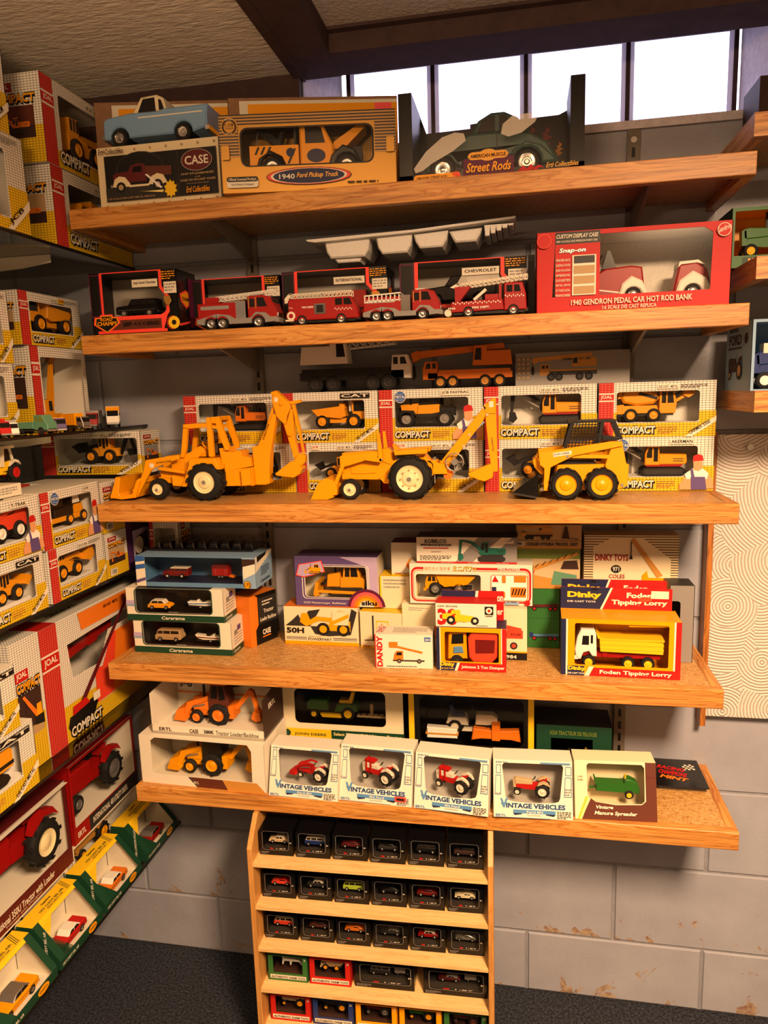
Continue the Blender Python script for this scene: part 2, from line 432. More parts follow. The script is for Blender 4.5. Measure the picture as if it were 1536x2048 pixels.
# ceilings and beams
m = MB(); m.box(XL-.1, -.47, YF-.1, .01, 2.157, 2.30, 'ceiling_plaster'); structure(m, 'ceiling')
m = MB(); m.box(-.38, XR_+.1, YF-.1, -.10, 2.192, 2.30, 'upper_plaster'); structure(m, 'ceiling_upper')
m = MB(); m.box(-.478, -.458, YF, .003, 2.146, 2.16, 'beam_brown'); m.box(-.458, -.378, YF, .003, 2.150, 2.30, 'beam_brown'); structure(m, 'beam_side')
m = MB(); m.box(-.379, XR_, -.102, .003, 2.151, 2.30, 'beam_brown'); m.box(-.379, XR_, -.12, -.102, 2.186, 2.20, 'beam_brown'); structure(m, 'beam_window')
m = MB(); m.box(XL, -.466, -.02, -.001, 2.06, 2.156, 'beam_brown'); structure(m, 'trim_1')
# textured plaster panel with its oak edge board
m = MB(); m.box(.391, .98, -.03, -.002, .765, 1.378, 'swirl_plaster'); p = structure(m, 'panel_plaster'); 
o = p; o.name = 'plaster_board'; tag(o, 'white plaster board with combed swirl texture hung on the block wall', 'plaster board', kind='thing')
m = MB(); m.cyl((.455, -.033, 1.352), .0065, -.002, .004, 'chrome', 14); m.obj('screw', o)
m = MB(); m.box(.380, .391, -.04, -.0012, .745, 1.385, 'oak_z'); o = m.obj('edge_board'); tag(o, 'narrow upright oak board along the edge of the swirl plaster panel', 'board')
# ------------------------------------------------------------------ main oak shelves on slotted standards
STD = (-.598, .216)
for i, x in enumerate(STD):
    m = MB(); m.box(x-.012, x+.012, -.012, -.001, .55, 1.985, 'metal_bracket')
    o = m.obj('shelf_standard'); tag(o, 'slotted metal upright carrying the oak shelves, ' + ('beneath the kraft cartons' if i == 0 else 'topped by a barcode tag under the window'), 'shelf upright')
    m = MB()
    for k in range(48): m.box(x-.003, x+.003, -.0128, -.0119, .57+k*.029, .588+k*.029, 'black')
    s = m.obj('slot_row', o); s['kind'] = 'stuff'
    if i == 1:
        m = MB(); m.cyl((x, -.013, 1.965), .006, -.003, .001, 'chrome', 12); m.obj('screw', o)
        m = MB(); m.box(x-.012, x+.012, -.0150, -.0132, 1.862, 1.925, 'offwhite')
        for k in range(9): m.box(x-.008, x-.001, -.0153, -.0149, 1.868+k*.005, 1.870+k*.005, 'black')
        m.obj('barcode_tag', o)
SHX0, SHX1, SHD, SHT = -.877, .377, .263, .0368
SH = {1: (1.857, 0.0), 2: (1.6158, 0.0), 3: (1.2712, 0.0), 4: (.9213, -.0106), 5: (.6357, .0288)}
names = {1: 'topmost oak wall shelf, just under the window', 2: 'oak wall shelf holding the red fire engines', 3: 'oak wall shelf holding the three large yellow construction toys', 4: 'oak wall shelf holding stacked small toy boxes and tipping lorry', 5: 'lowest oak wall shelf, holding a row of vintage tractor boxes'}
for k, (z, s) in SH.items():
    x0, x1 = SHX0+s, SHX1+s
    r = empty('wall_shelf', ((x0+x1)/2, -SHD/2, z), 0, names[k], 'shelf'); cx = (x0+x1)/2; r.location = (cx, 0, z)
    hw = (x1-x0)/2; t = SHT
    m = MB(); m.box(-hw+.019, hw-.019, -SHD+.019, -.013, -.019, -.0005, 'laminate'); m.obj('board', r)
    m = MB(); m.prism([(-hw, -t), (hw, -t), (hw, 0), (-hw, 0)], -SHD, -SHD+.019, 'oak_x', .0012); m.obj('front_edging', r)
    for sgn in (-1, 1):
        a = hw*sgn; b = a-.019*sgn
        m = MB(); m.box(min(a, b), max(a, b), -SHD+.019, -.003, -t, 0, 'oak_y'); m.obj('end_edging', r)
    for x in STD:
        m = MB(); m.prism([(-.235, -.0205), (-.012, -.0205), (-.012, -.075), (-.03, -.075), (-.235, -.032)], x-cx-.003, x-cx+.003, 'metal_bracket')
        o = m.obj('bracket', r); o.data.transform(Matrix(((0, 1, 0, 0), (1, 0, 0, 0), (0, 0, 1, 0), (0, 0, 0, 1))))
        o.data.flip_normals()
# oak shelves further along the wall
for z, x0, lab in ((1.9155, .370, 'oak shelf end beside the window above the topmost shelf'), (1.6905, .384, 'oak shelf end carrying the green tractor box'), (1.468, .392, 'oak shelf end carrying the pale blue tractor box')):
    r = empty('wall_shelf', (x0, 0, z), 0, lab, 'shelf'); t = SHT; L = .9
    m = MB(); m.box(.019, L, -SHD+.019, -.003, -.019, -.0005, 'laminate'); m.obj('board', r)
    m = MB(); m.box(0, L, -SHD, -SHD+.019, -t, 0, 'oak_x'); m.obj('front_edging', r)
    m = MB(); m.box(0, .019, -SHD+.019, -.003, -t, 0, 'oak_y'); m.obj('end_edging', r)
# ------------------------------------------------------------------ glass shelves on the left wall
GX = -.888
GL = {1: (1.788, 'topmost glass shelf on the side wall, under the gridded toy boxes near the ceiling'), 2: (1.427, 'glass shelf on the side wall carrying the row of tiny trucks'), 3: (1.10, 'glass shelf on the side wall under the boxes with cartoon workmen'), 4: (.785, 'glass shelf on the side wall under the long red crane box'), 5: (.385, 'lowest glass shelf on the side wall, carrying the green and yellow car boxes')}
for k, (z, lab) in GL.items():
    r = empty('glass_shelf', (GX, -.5, z), 0, lab, 'shelf')
    m = MB(); m.box(-.43, 0, -.95, .494, -.006, -.0003, 'shelf_glass'); m.obj('glass_plate', r)
    m = MB(); m.box(-.0006, .0006, -.95, .494, -.006, -.0003, 'smoke'); m.obj('polished_edge', r)
    for y in {1: (-.72, .26), 2: (-.72, .20), 3: (-.72, .31), 4: (-.72, .462), 5: (-.72, .462)}[k]:
        m = MB(); m.prism([(-.43, -.0065), (-.055, -.0065), (-.055, -.022), (-.12, -.030), (-.43, -.045)], y-.002, y+.002, 'offwhite'); m.obj('bracket', r)
    if k in (1, 2):
        m = MB(); m.box(-.10, -.045, -.30, -.22, -.018, -.008, 'offwhite') if False else m.prism([(.0, -.012), (.05, -.012), (.05, -.022), (0, -.022)], 0, .0004, 'offwhite')
        for q in range(14): m.box(.026+q*.0014, .0266+q*.0014, -.0004, -.0001, -.021, -.0135, 'black')
        o = m.obj('barcode_tag', r, (-.14, .0772, 0)); o.rotation_euler = (0, 0, 0)
# ------------------------------------------------------------------ vehicles from side profiles
def pp(s):
    if not isinstance(s, str): return list(s)
    return [tuple(float(c) for c in p.split(',')) for p in s.split()]
def P(name, m, pts, w, bev=0.0): return ('P', name, m, pp(pts), w, bev)
def B(name, m, x0, x1, z0, z1, w): return ('P', name, m, [(x0, z0), (x1, z0), (x1, z1), (x0, z1)], w, 0.0)
def C(name, m, x, z, r, w, n=16): return ('C', name, m, x, z, r, w, n)
def W(x, r, wd, hw, hub='silver', hr=.58, z=None, tyre='rubber', lugs=0, name='wheel', sides=(-1, 1)): return ('W', name, tyre, x, r if z is None else z, r, wd, hw, hub, hr, lugs, sides)
def T(name, m, pts, r): return ('T', name, m, pts, r)
def Bar(name, m, x0, z0, x1, z1, t, w):
    dx, dz = x1-x0, z1-z0; l = math.hypot(dx, dz) or 1; nx, nz = -dz/l*t/2, dx/l*t/2
    return ('P', name, m, [(x0+nx, z0+nz), (x0-nx, z0-nz), (x1-nx, z1-nz), (x1+nx, z1+nz)], w, 0.0)
def hull(top, zb, arches, n=7):
    pts = pp(top)
    for xc, zc, r in sorted(arches, reverse=True):
        dz = zb-zc; a0 = math.asin(max(-1, min(1, dz/r)))
        for i in range(n+1):
            a = a0+(math.pi-2*a0)*i/n; pts.append((xc+r*math.cos(a), zc+r*math.sin(a)))
    return pts
def img(spec):      # profiles traced with y pointing down: flip them upright
    out = []
    for s in spec:
        if s[0] == 'P': out.append(('P', s[1], s[2], [(x, -z) for x, z in s[3]], s[4], s[5]))
        elif s[0] == 'C': out.append(('C', s[1], s[2], s[3], -s[4], *s[5:]))
        elif s[0] == 'W': out.append(('W', s[1], s[2], s[3], -s[4], *s[5:]))
        elif s[0] == 'T': out.append(('T', s[1], s[2], [(x, y, -z) for x, y, z in s[3]], s[4]))
    return out
def extent(spec):
    xs = []; zs = []
    for s in spec:
        if s[0] == 'P': xs += [p[0] for p in s[3]]; zs += [p[1] for p in s[3]]
        elif s[0] == 'C': xs += [s[3]-s[5], s[3]+s[5]]; zs += [s[4]-s[5], s[4]+s[5]]
        elif s[0] == 'W': xs += [s[3]-s[5], s[3]+s[5]]; zs += [s[4]-s[5], s[4]+s[5]]
        elif s[0] == 'T': xs += [p[0] for p in s[3]]; zs += [p[2] for p in s[3]]
    return min(xs), max(xs), min(zs), max(zs)
def yw(w): return (-w, w) if isinstance(w, (int, float)) else w
_WH = {}
def wheel_mesh(r, wd, tyre, hub, hr, lugs, side):
    k = (round(r, 5), round(wd, 5), tyre, hub, hr, lugs, side)
    if k in _WH: return _WH[k]
    mb = MB(); n = 28 if r > .012 else 18; e = wd*.22; h = hr*r
    o = -wd/2
    prof = [(o, h), (o, r*.86), (o+e*.5, r*.96), (o+e, r), (-o-e, r), (-o-e*.5, r*.96), (-o, r*.86), (-o, h)]
    mb.lathe(prof, (0, 0, 0), tyre, n)
    for sg in (-1, 1):
        q = [(sg*(wd/2-.002*0-wd*.02), h*1.02), (sg*(wd/2-wd*.12), h*.9), (sg*(wd/2-wd*.14), h*.62), (sg*(wd/2-wd*.04), h*.5), (sg*(wd/2-wd*.04), h*.34), (sg*(wd/2+wd*.03), h*.22), (sg*(wd/2+wd*.03), 0)]
        if sg > 0: q = q[::-1]
        mb.lathe(q if sg < 0 else q, (0, 0, 0), hub, n)
    for i in range(lugs):
        a = 2*math.pi*i/lugs; sgn = 1 if i % 2 else -1
        t = r*.09; ca, sa = math.cos(a), math.sin(a); da = .16*(1)
        c2, s2 = math.cos(a+da), math.sin(a+da)
        y0, y1 = (0, sgn*wd*.5)
        R0, R1 = r*.97, r*1.05
        vs = []
        for (cc, ss, y) in ((ca, sa, y0), (c2, s2, y1)):
            tx, tz = -ss*t, cc*t
            for R in (R0, R1):
                vs.append((cc*R-tx, y, ss*R-tz)); vs.append((cc*R+tx, y, ss*R+tz))
        mb.add(vs, [(0, 1, 3, 2), (4, 6, 7, 5), (2, 3, 7, 6), (0, 2, 6, 4), (1, 5, 7, 3)], tyre)
    _WH[k] = mb.mesh('wheel', True); return _WH[k]
JOIN = {'ladder', 'lattice_boom', 'check_band', 'cage_mesh', 'side_ladder', 'rivet', 'wheel_bolt', 'axle_nut', 'body_line', 'bed_chevrons', 'engine_louvres', 'bed_rib'}
def vehicle(name, label, cat, spec, L=None, loc=(0, 0, 0), rz=0.0, flip=False, group=None, k=None, pitch=0.0, anchor='c'):
    x0, x1, z0, z1 = extent(spec); s = k if k else L/(x1-x0); cx = (x0+x1)/2 if anchor == 'c' else x0
    f = -1 if flip else 1
    X = lambda x: (x-cx)*s*f
    Z = lambda z: (z-z0)*s
    root = empty(name, loc, rz, label, cat, group); root.rotation_euler.y = pitch
    mbs = {}
    for sp in spec:
        kind, nm, m = sp[:3]
        if kind != 'W': mb = mbs.setdefault(nm if nm in JOIN else (nm, len(mbs)), MB())
        if kind == 'P':
            y0, y1 = yw(sp[4]); mb.prism([(X(x), Z(z)) for x, z in sp[3]], y0*s, y1*s, m, sp[5]*s)
        elif kind == 'C':
            y0, y1 = yw(sp[6]); mb.cyl((X(sp[3]), 0, Z(sp[4])), sp[5]*s, y0*s, y1*s, m, sp[7])
        elif kind == 'T': mb.tube([(X(x), y*s, Z(z)) for x, y, z in sp[3]], sp[4]*s, m)
        else:
            _, _, ty, x, z, r, wd, hw, hub, hr, lugs, sides = sp
            for sg in sides:
                place(wheel_mesh(r*s, wd*s, ty, hub, hr, lugs, 0), nm, root, (X(x), sg*(hw-wd/2)*s, Z(z)))
    for nm, mb in mbs.items():
        o = mb.obj(nm if isinstance(nm, str) else nm[0], root, smooth=True)
        if isinstance(nm, str): o['kind'] = 'stuff'
    return root
def flat(mb, spec, x0, z0, L, y=-.0008, flip=False, maxh=None):
    a, b, c, d = extent(spec); s = L/(b-a)
    if maxh and (d-c)*s > maxh: s = maxh/(d-c)
    X = (lambda x: x0+(b-x)*s) if flip else (lambda x: x0+(x-a)*s)
    Z = lambda z: z0+(z-c)*s
    for i, sp in enumerate(spec):
        yy = y-.00006*i; kind, nm, m = sp[:3]
        if kind == 'P': mb.flatpoly([(X(x), Z(z)) for x, z in sp[3]], yy, m)
        elif kind == 'C': mb.flatpoly(ellipse(X(sp[3]), Z(sp[4]), sp[5]*s, sp[5]*s, 14), yy, m)
        elif kind == 'W':
            mb.flatpoly(ellipse(X(sp[3]), Z(sp[4]), sp[5]*s, sp[5]*s, 16), yy-.0001, sp[2]); mb.flatpoly(ellipse(X(sp[3]), Z(sp[4]), sp[5]*s*sp[9], sp[5]*s*sp[9], 12), yy-.00015, sp[8])
        elif kind == 'T':
            for p, q in zip(sp[3], sp[3][1:]):
                dx, dz = X(q[0])-X(p[0]), Z(q[2])-Z(p[2]); l = math.hypot(dx, dz) or 1; t = sp[4]*s; nx, nz = -dz/l*t, dx/l*t
                mb.flatpoly([(X(p[0])+nx, Z(p[2])+nz), (X(p[0])-nx, Z(p[2])-nz), (X(q[0])-nx, Z(q[2])-nz), (X(q[0])+nx, Z(q[2])+nz)], yy, m)
# ------------------------------------------------------------------ cartons
class Box:
    """A printed carton; u runs along the front, d into its depth, v up. art/txt take fractions of the front."""
    def __init__(s, label, loc, w, h, d, rz=0.0, mats='white', win=None, inner='white', pane='cellophane', name='toy_box', cat='box', group=None, floor=None, tilt=0.0, open_top=False, backcol=None):
        s.w, s.h, s.d, s.rz, s.loc = w, h, d, rz, Vector(loc)
        s.root = empty(name, loc, rz, label, cat, group); s.root.rotation_euler.x = tilt
        s.art = MB(); s.txt = MB(); s.layer = 0
        mt = mats if isinstance(mats, dict) else {'*': mats}
        g = lambda k: mt.get(k, mt['*'])
        t = .0011; mb = MB()
        if win is None: mb.box(0, w, 0, d, 0, h, {'*': mt['*'], **mt})
        else:
            win = [(u*w, v*h) for u, v in win]
            mb.flatpoly(rect(0, 0, w, h), 0, g('front'), [win]); mb.flatpoly(rect(t, t, w-t, h-t), t, inner, [win])
            n = len(win)
            a = sum(win[i][0]*win[(i+1) % n][1]-win[(i+1) % n][0]*win[i][1] for i in range(n))
            ww = win if a < 0 else win[::-1]
            mb.add([(x, 0, z) for x, z in ww]+[(x, t, z) for x, z in ww], [((i+1) % n, i, i+n, (i+1) % n+n) for i in range(n)], g('front'))
            mb.box(0, t, 0, d, 0, h, {'*': inner, 'left': g('left'), 'top': g('top')}); mb.box(w-t, w, 0, d, 0, h, {'*': inner, 'right': g('right'), 'top': g('top')})
            mb.box(t, w-t, d-t, d, 0, h, {'*': g('back'), 'front': backcol or inner}); mb.box(t, w-t, t, d-t, 0, t, {'*': floor or inner, 'bottom': g('bottom')})
            if not open_top: mb.box(t, w-t, t, d-t, h-t, h, {'*': inner, 'top': g('top')})
            if pane:
                pm = MB(); pm.flatpoly(win, t*.9, pane); s._pane = pm
        mb.obj('carton', s.root)
        if win is not None and pane: s._pane.obj('window_film', s.root)
    def y(s): s.layer += 1; return -.00022*s.layer
    def R(s, u0, v0, u1, v1, m, r=0.0):
        pts = rect(u0*s.w, v0*s.h, u1*s.w, v1*s.h) if not r else rrect(u0*s.w, v0*s.h, u1*s.w, v1*s.h, r*min(s.w, s.h)); s.art.flatpoly(pts, s.y(), m); return s
    def poly(s, pts, m): s.art.flatpoly([(u*s.w, v*s.h) for u, v in pp(pts)], s.y(), m); return s
    def ring(s, outer, inner, m): s.art.flatpoly([(u*s.w, v*s.h) for u, v in outer], s.y(), m, [[(u*s.w, v*s.h) for u, v in inner]]); return s
    def ell(s, u, v, ru, rv, m): s.art.flatpoly(ellipse(u*s.w, v*s.h, ru*s.w, rv*s.h), s.y(), m); return s
    def disc(s, u, v, r, m): s.art.flatpoly(ellipse(u*s.w, v*s.h, r*s.h, r*s.h), s.y(), m); return s
    def text(s, t, u0, v0, u1, v1, m, bold=0.0, shear=0.0, ang=0.0, spacing=1.0, fit=False):
        put_text(s.txt, t, u0*s.w, v0*s.h, u1*s.w, v1*s.h, s.y()-.0002, m, bold, shear, ang, spacing, fit); return s
    def lines(s, u0, v0, u1, v1, n, m):     # rows of tiny print
        y = s.y(); rnd = random.Random(int((u0+v0*7+s.w*131)*1e4))
        for i in range(n):
            z = (v1-(v1-v0)*(i+.2)/n)*s.h; hgt = (v1-v0)/n*s.h*.45; u = u0
            while u < u1-.01:
                l = rnd.uniform(.012, .04); e = min(u+l, u1 if i < n-1 else u0+(u1-u0)*.7)
                if e <= u: break
                s.txt.flatpoly(rect(u*s.w, z-hgt, e*s.w, z), y, m); u = e+.009
        return s
    def pic(s, spec, u0, v0, u1, flip=False, v1=None): flat(s.art, spec, u0*s.w, v0*s.h, (u1-u0)*s.w, s.y(), flip, (v1-v0)*s.h if v1 else None); s.layer += max(1, len(spec)//3); return s
    def side(s, draw, which='right'):     # a print on an end face: draw(mb, depth, height)
        mb = MB(); draw(mb, s.d, s.h)
        vs = [(s.w-y, x, z) if which == 'right' else (y, s.d-x, z) for x, y, z in mb.v]; mb.v = vs
        mb.obj('end_print', s.root); return s
    def onend(s, which='left'): return EndFace(s, which)
    def extra(s, name, mb): mb.obj(name, s.root); return s
    def lean(s, k):      # front face leaning back towards its top
        for c in s.root.children:
            for v in c.data.vertices: v.co.y += k*(v.co.z/s.h)*(1-v.co.y/s.d)
    def done(s):
        for o in (s.art.obj('front_print', s.root), s.txt.obj('lettering', s.root)):
            if o: o['kind'] = 'stuff'
        return s
    def at(s, u, y, z):
        c, sn = math.cos(s.rz), math.sin(s.rz); x = u*s.w; return Vector((s.loc.x+x*c-y*sn, s.loc.y+x*sn+y*c, s.loc.z+z))
    def toy(s, name, label, cat, spec, L, u=.5, y=None, z=.002, flip=False, dr=0.0, group=None):
        if not dr: u = max(.52*L/s.w+.012, min(u, 1-.52*L/s.w-.012))
        return vehicle(name, label, cat, spec, L, s.at(u, s.d*.5 if y is None else y, z), s.rz+dr, flip, group)
class EndFace(Box):     # same drawing calls on an end face (left end: seen when the box runs away from the viewer)
    def __init__(s, b, which):
        s.b = b; s.which = which; s.w, s.h = b.d, b.h; s.art = MB(); s.txt = MB(); s.layer = 0; s.root = b.root
    def done(s):
        for nm, mb in (('end_print', s.art), ('end_lettering', s.txt)):
            if s.which == 'left': mb.v = [(y, s.w-x, z) for x, y, z in mb.v]
            elif s.which == 'right': mb.v = [(s.b.w-y, x, z) for x, y, z in mb.v]
            elif s.which == 'top': mb.v = [(x, z, s.b.h-y) for x, y, z in mb.v]
            o = mb.obj(nm, s.root)
            if o: o['kind'] = 'stuff'
        return s.b
def topface(b):
    e = EndFace(b, 'top'); e.w, e.h = b.w, b.d; return e
def fb(pl, pr, Y, z, ptop, pyl=None, pyr=None):
    """front-facing box from picture columns at depth Y standing at height z: returns loc, width, height"""
    py = pyl if pyl else ptop+40
    a = at(pl, py, Y=Y); b = at(pr, pyr or py, Y=Y); t = at(pl, ptop, Y=Y)
    return (a.x, Y, z), b.x-a.x, t.z-z
def gb(bl, br, z, top):
    """box standing on height z from its two lower front corners in the picture: returns loc, width, height, rotation"""
    a = at(bl[0], bl[1], Z=z); b = at(br[0], br[1], Z=z); d = b-a
    n = Vector((-d.y, d.x)).normalized()
    # height from a picture row above the left corner
    lo, hi = 0.0, .6
    for _ in range(40):
        mid = (lo+hi)/2; q = a+Vector((0, 0, mid))-CAM; py = 1024-FPX*q.dot(UPV)/q.dot(FWD)
        if py > top: lo = mid
        else: hi = mid
    return (a.x, a.y, z), math.hypot(d.x, d.y), lo, math.atan2(d.y, d.x)
# ------------------------------------------------------------------ vehicle profiles
def car(body='red', roof=None, hub='chrome', glass='window', kind='sedan', trim='chrome'):
    roof = roof or body; wh = [(19, 8), (80, 8)]
    ar = [(x, r*.95, r+1.2) for x, r in wh]
    tops = dict(sedan="0,7 0,16 4,20 28,22 60,22.5 90,22 99,19 100,8", fin="0,7 0,17 3,20 30,22 64,22 97,24 100,20 100,8", mini="0,7 0,15 5,20 22,24 85,25 97,20 100,8", van="0,7 0,22 6,26 96,26 100,20 100,8", suv="0,7 0,20 4,23 27,25 96,25 99,20 100,8", fast="0,6 0,12 8,16 34,20 70,20 97,18 100,8")
    cabs = dict(sedan="28,21 37,33 66,33.5 82,22", fin="31,21 41,32 68,32 80,22", mini="22,23 33,37 80,37 92,24", van="3,25 11,42 94,42 98,25", suv="27,24 37,38 95,38 97,24", fast="34,19 46,28 66,28 88,19")
    gl = dict(sedan=["33,23 39,31.5 51,32 51,23", "53,23 53,32 64,32 73,23"], fin=["36,23 43,30.5 53,30.5 53,23", "55,23 55,30.5 66,30.5 73,23"], mini=["28,25 36,35 52,35 52,25", "54,25 54,35 77,35 84,25"], van=["8,28 14,39 30,39 30,28", "33,28 33,39 58,39 58,28", "61,28 61,39 91,39 92,28"], suv=["33,26 40,36 54,36 54,26", "56,26 56,36 74,36 74,26", "76,26 76,36 92,36 93,26"], fast=["42,20 49,26.5 58,26.5 58,20", "60,20 60,26.5 66,26.5 76,20"])
    zr = max(z for _, z in pp(cabs[kind]))
    sp = [P('body', body, hull(tops[kind], 6.5, ar), 19, 1.2), P('roof', roof, cabs[kind], 16.5, 1.5)]
    for q in gl[kind]: sp.append(P('side_window', glass, q, 16.7))
    sp += [B('front_bumper', trim, -1.5, 1, 8, 11.5, 18), B('rear_bumper', trim, 99, 101.5, 8.5, 12, 18), B('trim_strip', trim, 6, 95, 14.6, 15.4, 19.2)]
    sp += [W(x, r, 6, 19.3, hub) for x, r in wh]
    return sp
def pickup(body, roof, hub='chrome', trim='offwhite', stripe=True):
    ar = [(15, 7.5, 9), (75, 7.5, 9)]
    sp = [P('body', body, hull("0,7 0,21 3,24.5 26,27 56,26.5 57,28 99,28 97,10", 7, ar), 19, 1.2), P('cab', roof, "26,26 36,40 51,41 57,38 60,27", 16, 1.5),
          P('side_window', 'window', "33,27.5 38.5,38 49.5,38.5 50,27.5", 16.3), P('side_window', 'window', "53,28 53,37 55.5,36 58,28", 16.2),
          B('front_bumper', 'chrome', -2, 1, 7, 10.5, 19), B('rear_bumper', 'chrome', 96, 99.5, 7.5, 11, 19), B('hood_line', body, 4, 27, 24.4, 25.6, 12)]
    if stripe: sp += [B('side_stripe', trim, 34, 94, 21.8, 22.8, 19.2), B('tailgate', body, 96, 98, 12, 28, 18)]
    sp += [W(15, 7.5, 6, 19.4, hub), W(75, 7.5, 6, 19.4, hub)]
    return sp
def oldpickup(body='darkred', fend='cream', bed='brown'):
    return [P('bed', bed, "56,20 100,20 100,33 54,36", 17), P('cab', body, "26,14 26,26 32,38 44,41 56,39 58,14", 15, 1.5), P('hood', body, "2,14 2,27 8,29 30,30 30,14", 11, 1), P('side_window', 'window', "34,28 37,36 50,37 51,28", 15.3),
            P('front_fender', fend, hull("0,9 4,20 12,24 22,22 30,12 30,8", 8, [(14, 7.5, 8)]), 18, 1), P('rear_fender', fend, hull("60,9 66,20 76,24 86,21 92,10", 8, [(76, 7.5, 8)]), 18, 1), B('running_board', fend, 28, 62, 7, 10, 16), B('front_bumper', 'chrome', -3, 0, 8, 12, 16),
            W(14, 7.5, 6, 18, 'chrome'), W(76, 7.5, 6, 18, 'chrome')]
def coupe(body):
    ar = [(13, 9, 11), (77, 9.5, 12)]
    return [P('body', body, hull("0,8 2,16 10,24 24,30 34,34 62,34 80,31 92,24 100,11 100,8", 8, ar), 17, 2), P('roof', body, "34,33 40,44 50,49 60,49 70,44 80,32", 14, 2.5),
            P('side_window', 'window', "39,35 43,43 50,46 53,46 53,35", 14.4), P('side_window', 'window', "56,35 56,46 60,46 66,42 69,35", 14.4),
            P('front_fender', body, hull("-1,8 3,17 10,22 20,20 28,10 28,8", 8, [(13, 9, 10.5)]), 20, 1.5), P('rear_fender', body, hull("62,9 66,19 76,25 88,21 98,11 99,8", 8, [(77, 9.5, 11)]), 20, 1.5),
            B('door_line', 'black', 54.3, 54.9, 12, 34, 17.2), B('running_board', body, 27, 64, 6, 9, 18), W(13, 9, 8, 20, 'chrome', .68), W(77, 9.5, 9, 20, 'chrome', .68)]
def towtruck():
    return [B('bed', 'toyyellow', 0, 42, 8, 27, 17), P('bed_chevrons', 'black', "4,20 6,20 9,26 7,26", 17.2), P('bed_chevrons', 'black', "9,20 11,20 14,26 12,26", 17.2), P('bed_chevrons', 'black', "14,20 16,20 19,26 17,26", 17.2), P('bed_chevrons', 'black', "32,12 34,12 40,24 38,24", 17.2), C('door_emblem', 'navy', 35, 21, 3.6, 17.3),
            P('boom', 'black', "4,44 8,48 30,30 26,26", 4), P('mast', 'black', "20,27 24,27 30,46 27,46", 6), B('back_bar', 'black', 38, 40, 26, 50, 14), T('hook_cable', 'silver', [(5, 0, 44), (3, 0, 33)], .6),
            P('cab', 'toyyellow', "43,8 43,42 46,47 60,47 64,42 70,30 72,26 72,8", 16, 1.5), P('side_window', 'window', "48,28 48,42 58,42 62,40 65,28", 16.3), P('door_emblem', 'navy', ellipse(57, 18, 8, 5.5), 16.4),
            P('hood', 'toyyellow', "70,20 72,30 94,44 100,42 78,22", 11), P('engine', 'black', "68,8 68,24 96,26 97,8", 11), P('front_fender', 'gloss_black', hull("66,6 70,18 80,26 90,22 97,9", 6, [(83, 9, 9.5)]), 18, 1.5), P('rear_fender', 'gloss_black', hull("4,6 8,17 18,23 28,18 33,7", 6, [(19, 9, 9.5)]), 19, 1.5), W(19, 9, 7, 19, 'silver', .6), W(83, 9, 7, 18, 'silver', .6)]
def ladder(name, m, x0, z0, x1, z1, h, n, hw, t=.9):
    out = []; dx, dz = (x1-x0)/n, (z1-z0)/n
    for w in ((-hw, -hw+t), (hw-t, hw)):
        out += [Bar(name, m, x0, z0, x1, z1, t*1.3, w), Bar(name, m, x0, z0+h, x1, z1+h, t*1.3, w)]
        for i in range(n):
            a, b = (x0+dx*i, z0+dz*i), (x0+dx*(i+1), z0+dz*(i+1))
            out.append(Bar(name, m, a[0], a[1], b[0], b[1]+h, t*.8, w)); out.append(Bar(name, m, b[0], b[1], b[0], b[1]+h, t*.8, w))
    for i in range(n): out.append(B(name, m, x0+dx*i, x0+dx*i+t, z0+dz*i, z0+dz*i+t, hw))
    return out
def fire_a(rack=False):
    ar = [(17, 7, 8.5), (31, 7, 8.5), (75, 7, 8.5)]
    sp = [P('body', 'deepred', "1,12 1,30 48,30 48,12", 15, .6), P('cab', 'deepred', "62,10 62,36 80,37 90,34 97,18 97,10", 14, 1), P('fender_band', 'grey', hull("0,7 0,12 24,18 40,16 47,12 66,12 72,18 84,17 90,12 98,12 98,7", 6, ar), 15.6),
          P('pump_panel', 'chrome', "48,11 48,31 60,31 60,11", 14.5), P('side_window', 'window', "65,24 65,33 71,33 71,24", 14.3), P('side_window', 'window', "74,24 74,34 82,34 86,24", 14.3), B('window_frame', 'gold', 63.5, 64.5, 22, 35, 14.4), B('window_frame', 'gold', 72, 73, 22, 35, 14.4),
          P('windscreen', 'window', "90,23 94.5,22 91,33 89,33", 12), B('front_bumper', 'grey', 95, 100, 6, 11, 15), P('front_lamp', 'chrome', "97,13 98.4,13 98.4,17 97,17", 10), B('beacon', 'silver', 66, 78, 37, 39, 8), B('nameplate', 'silver', 5, 40, 23, 27, 15.2), B('base_frame', 'black', 3, 95, 5, 8, 12)]
    sp += [W(x, 7, 5, 15.4, 'chrome', .66) for x in (17, 31, 75)]
    if rack: sp += [Bar('side_ladder', 'white', 2, 24, 48, 26, 1.4, 15.9), Bar('side_ladder', 'white', 2, 32, 48, 34, 1.4, 15.9)] + [Bar('side_ladder', 'white', 3+i*5.4, 24, 3+i*5.4, 32, 1.2, 15.9) for i in range(9)]
    else: sp += ladder('ladder', 'white', 20, 33, 92, 38, 5, 13, 5) + [B('ladder_turret', 'deepred', 8, 24, 30, 38, 6)]
    return sp
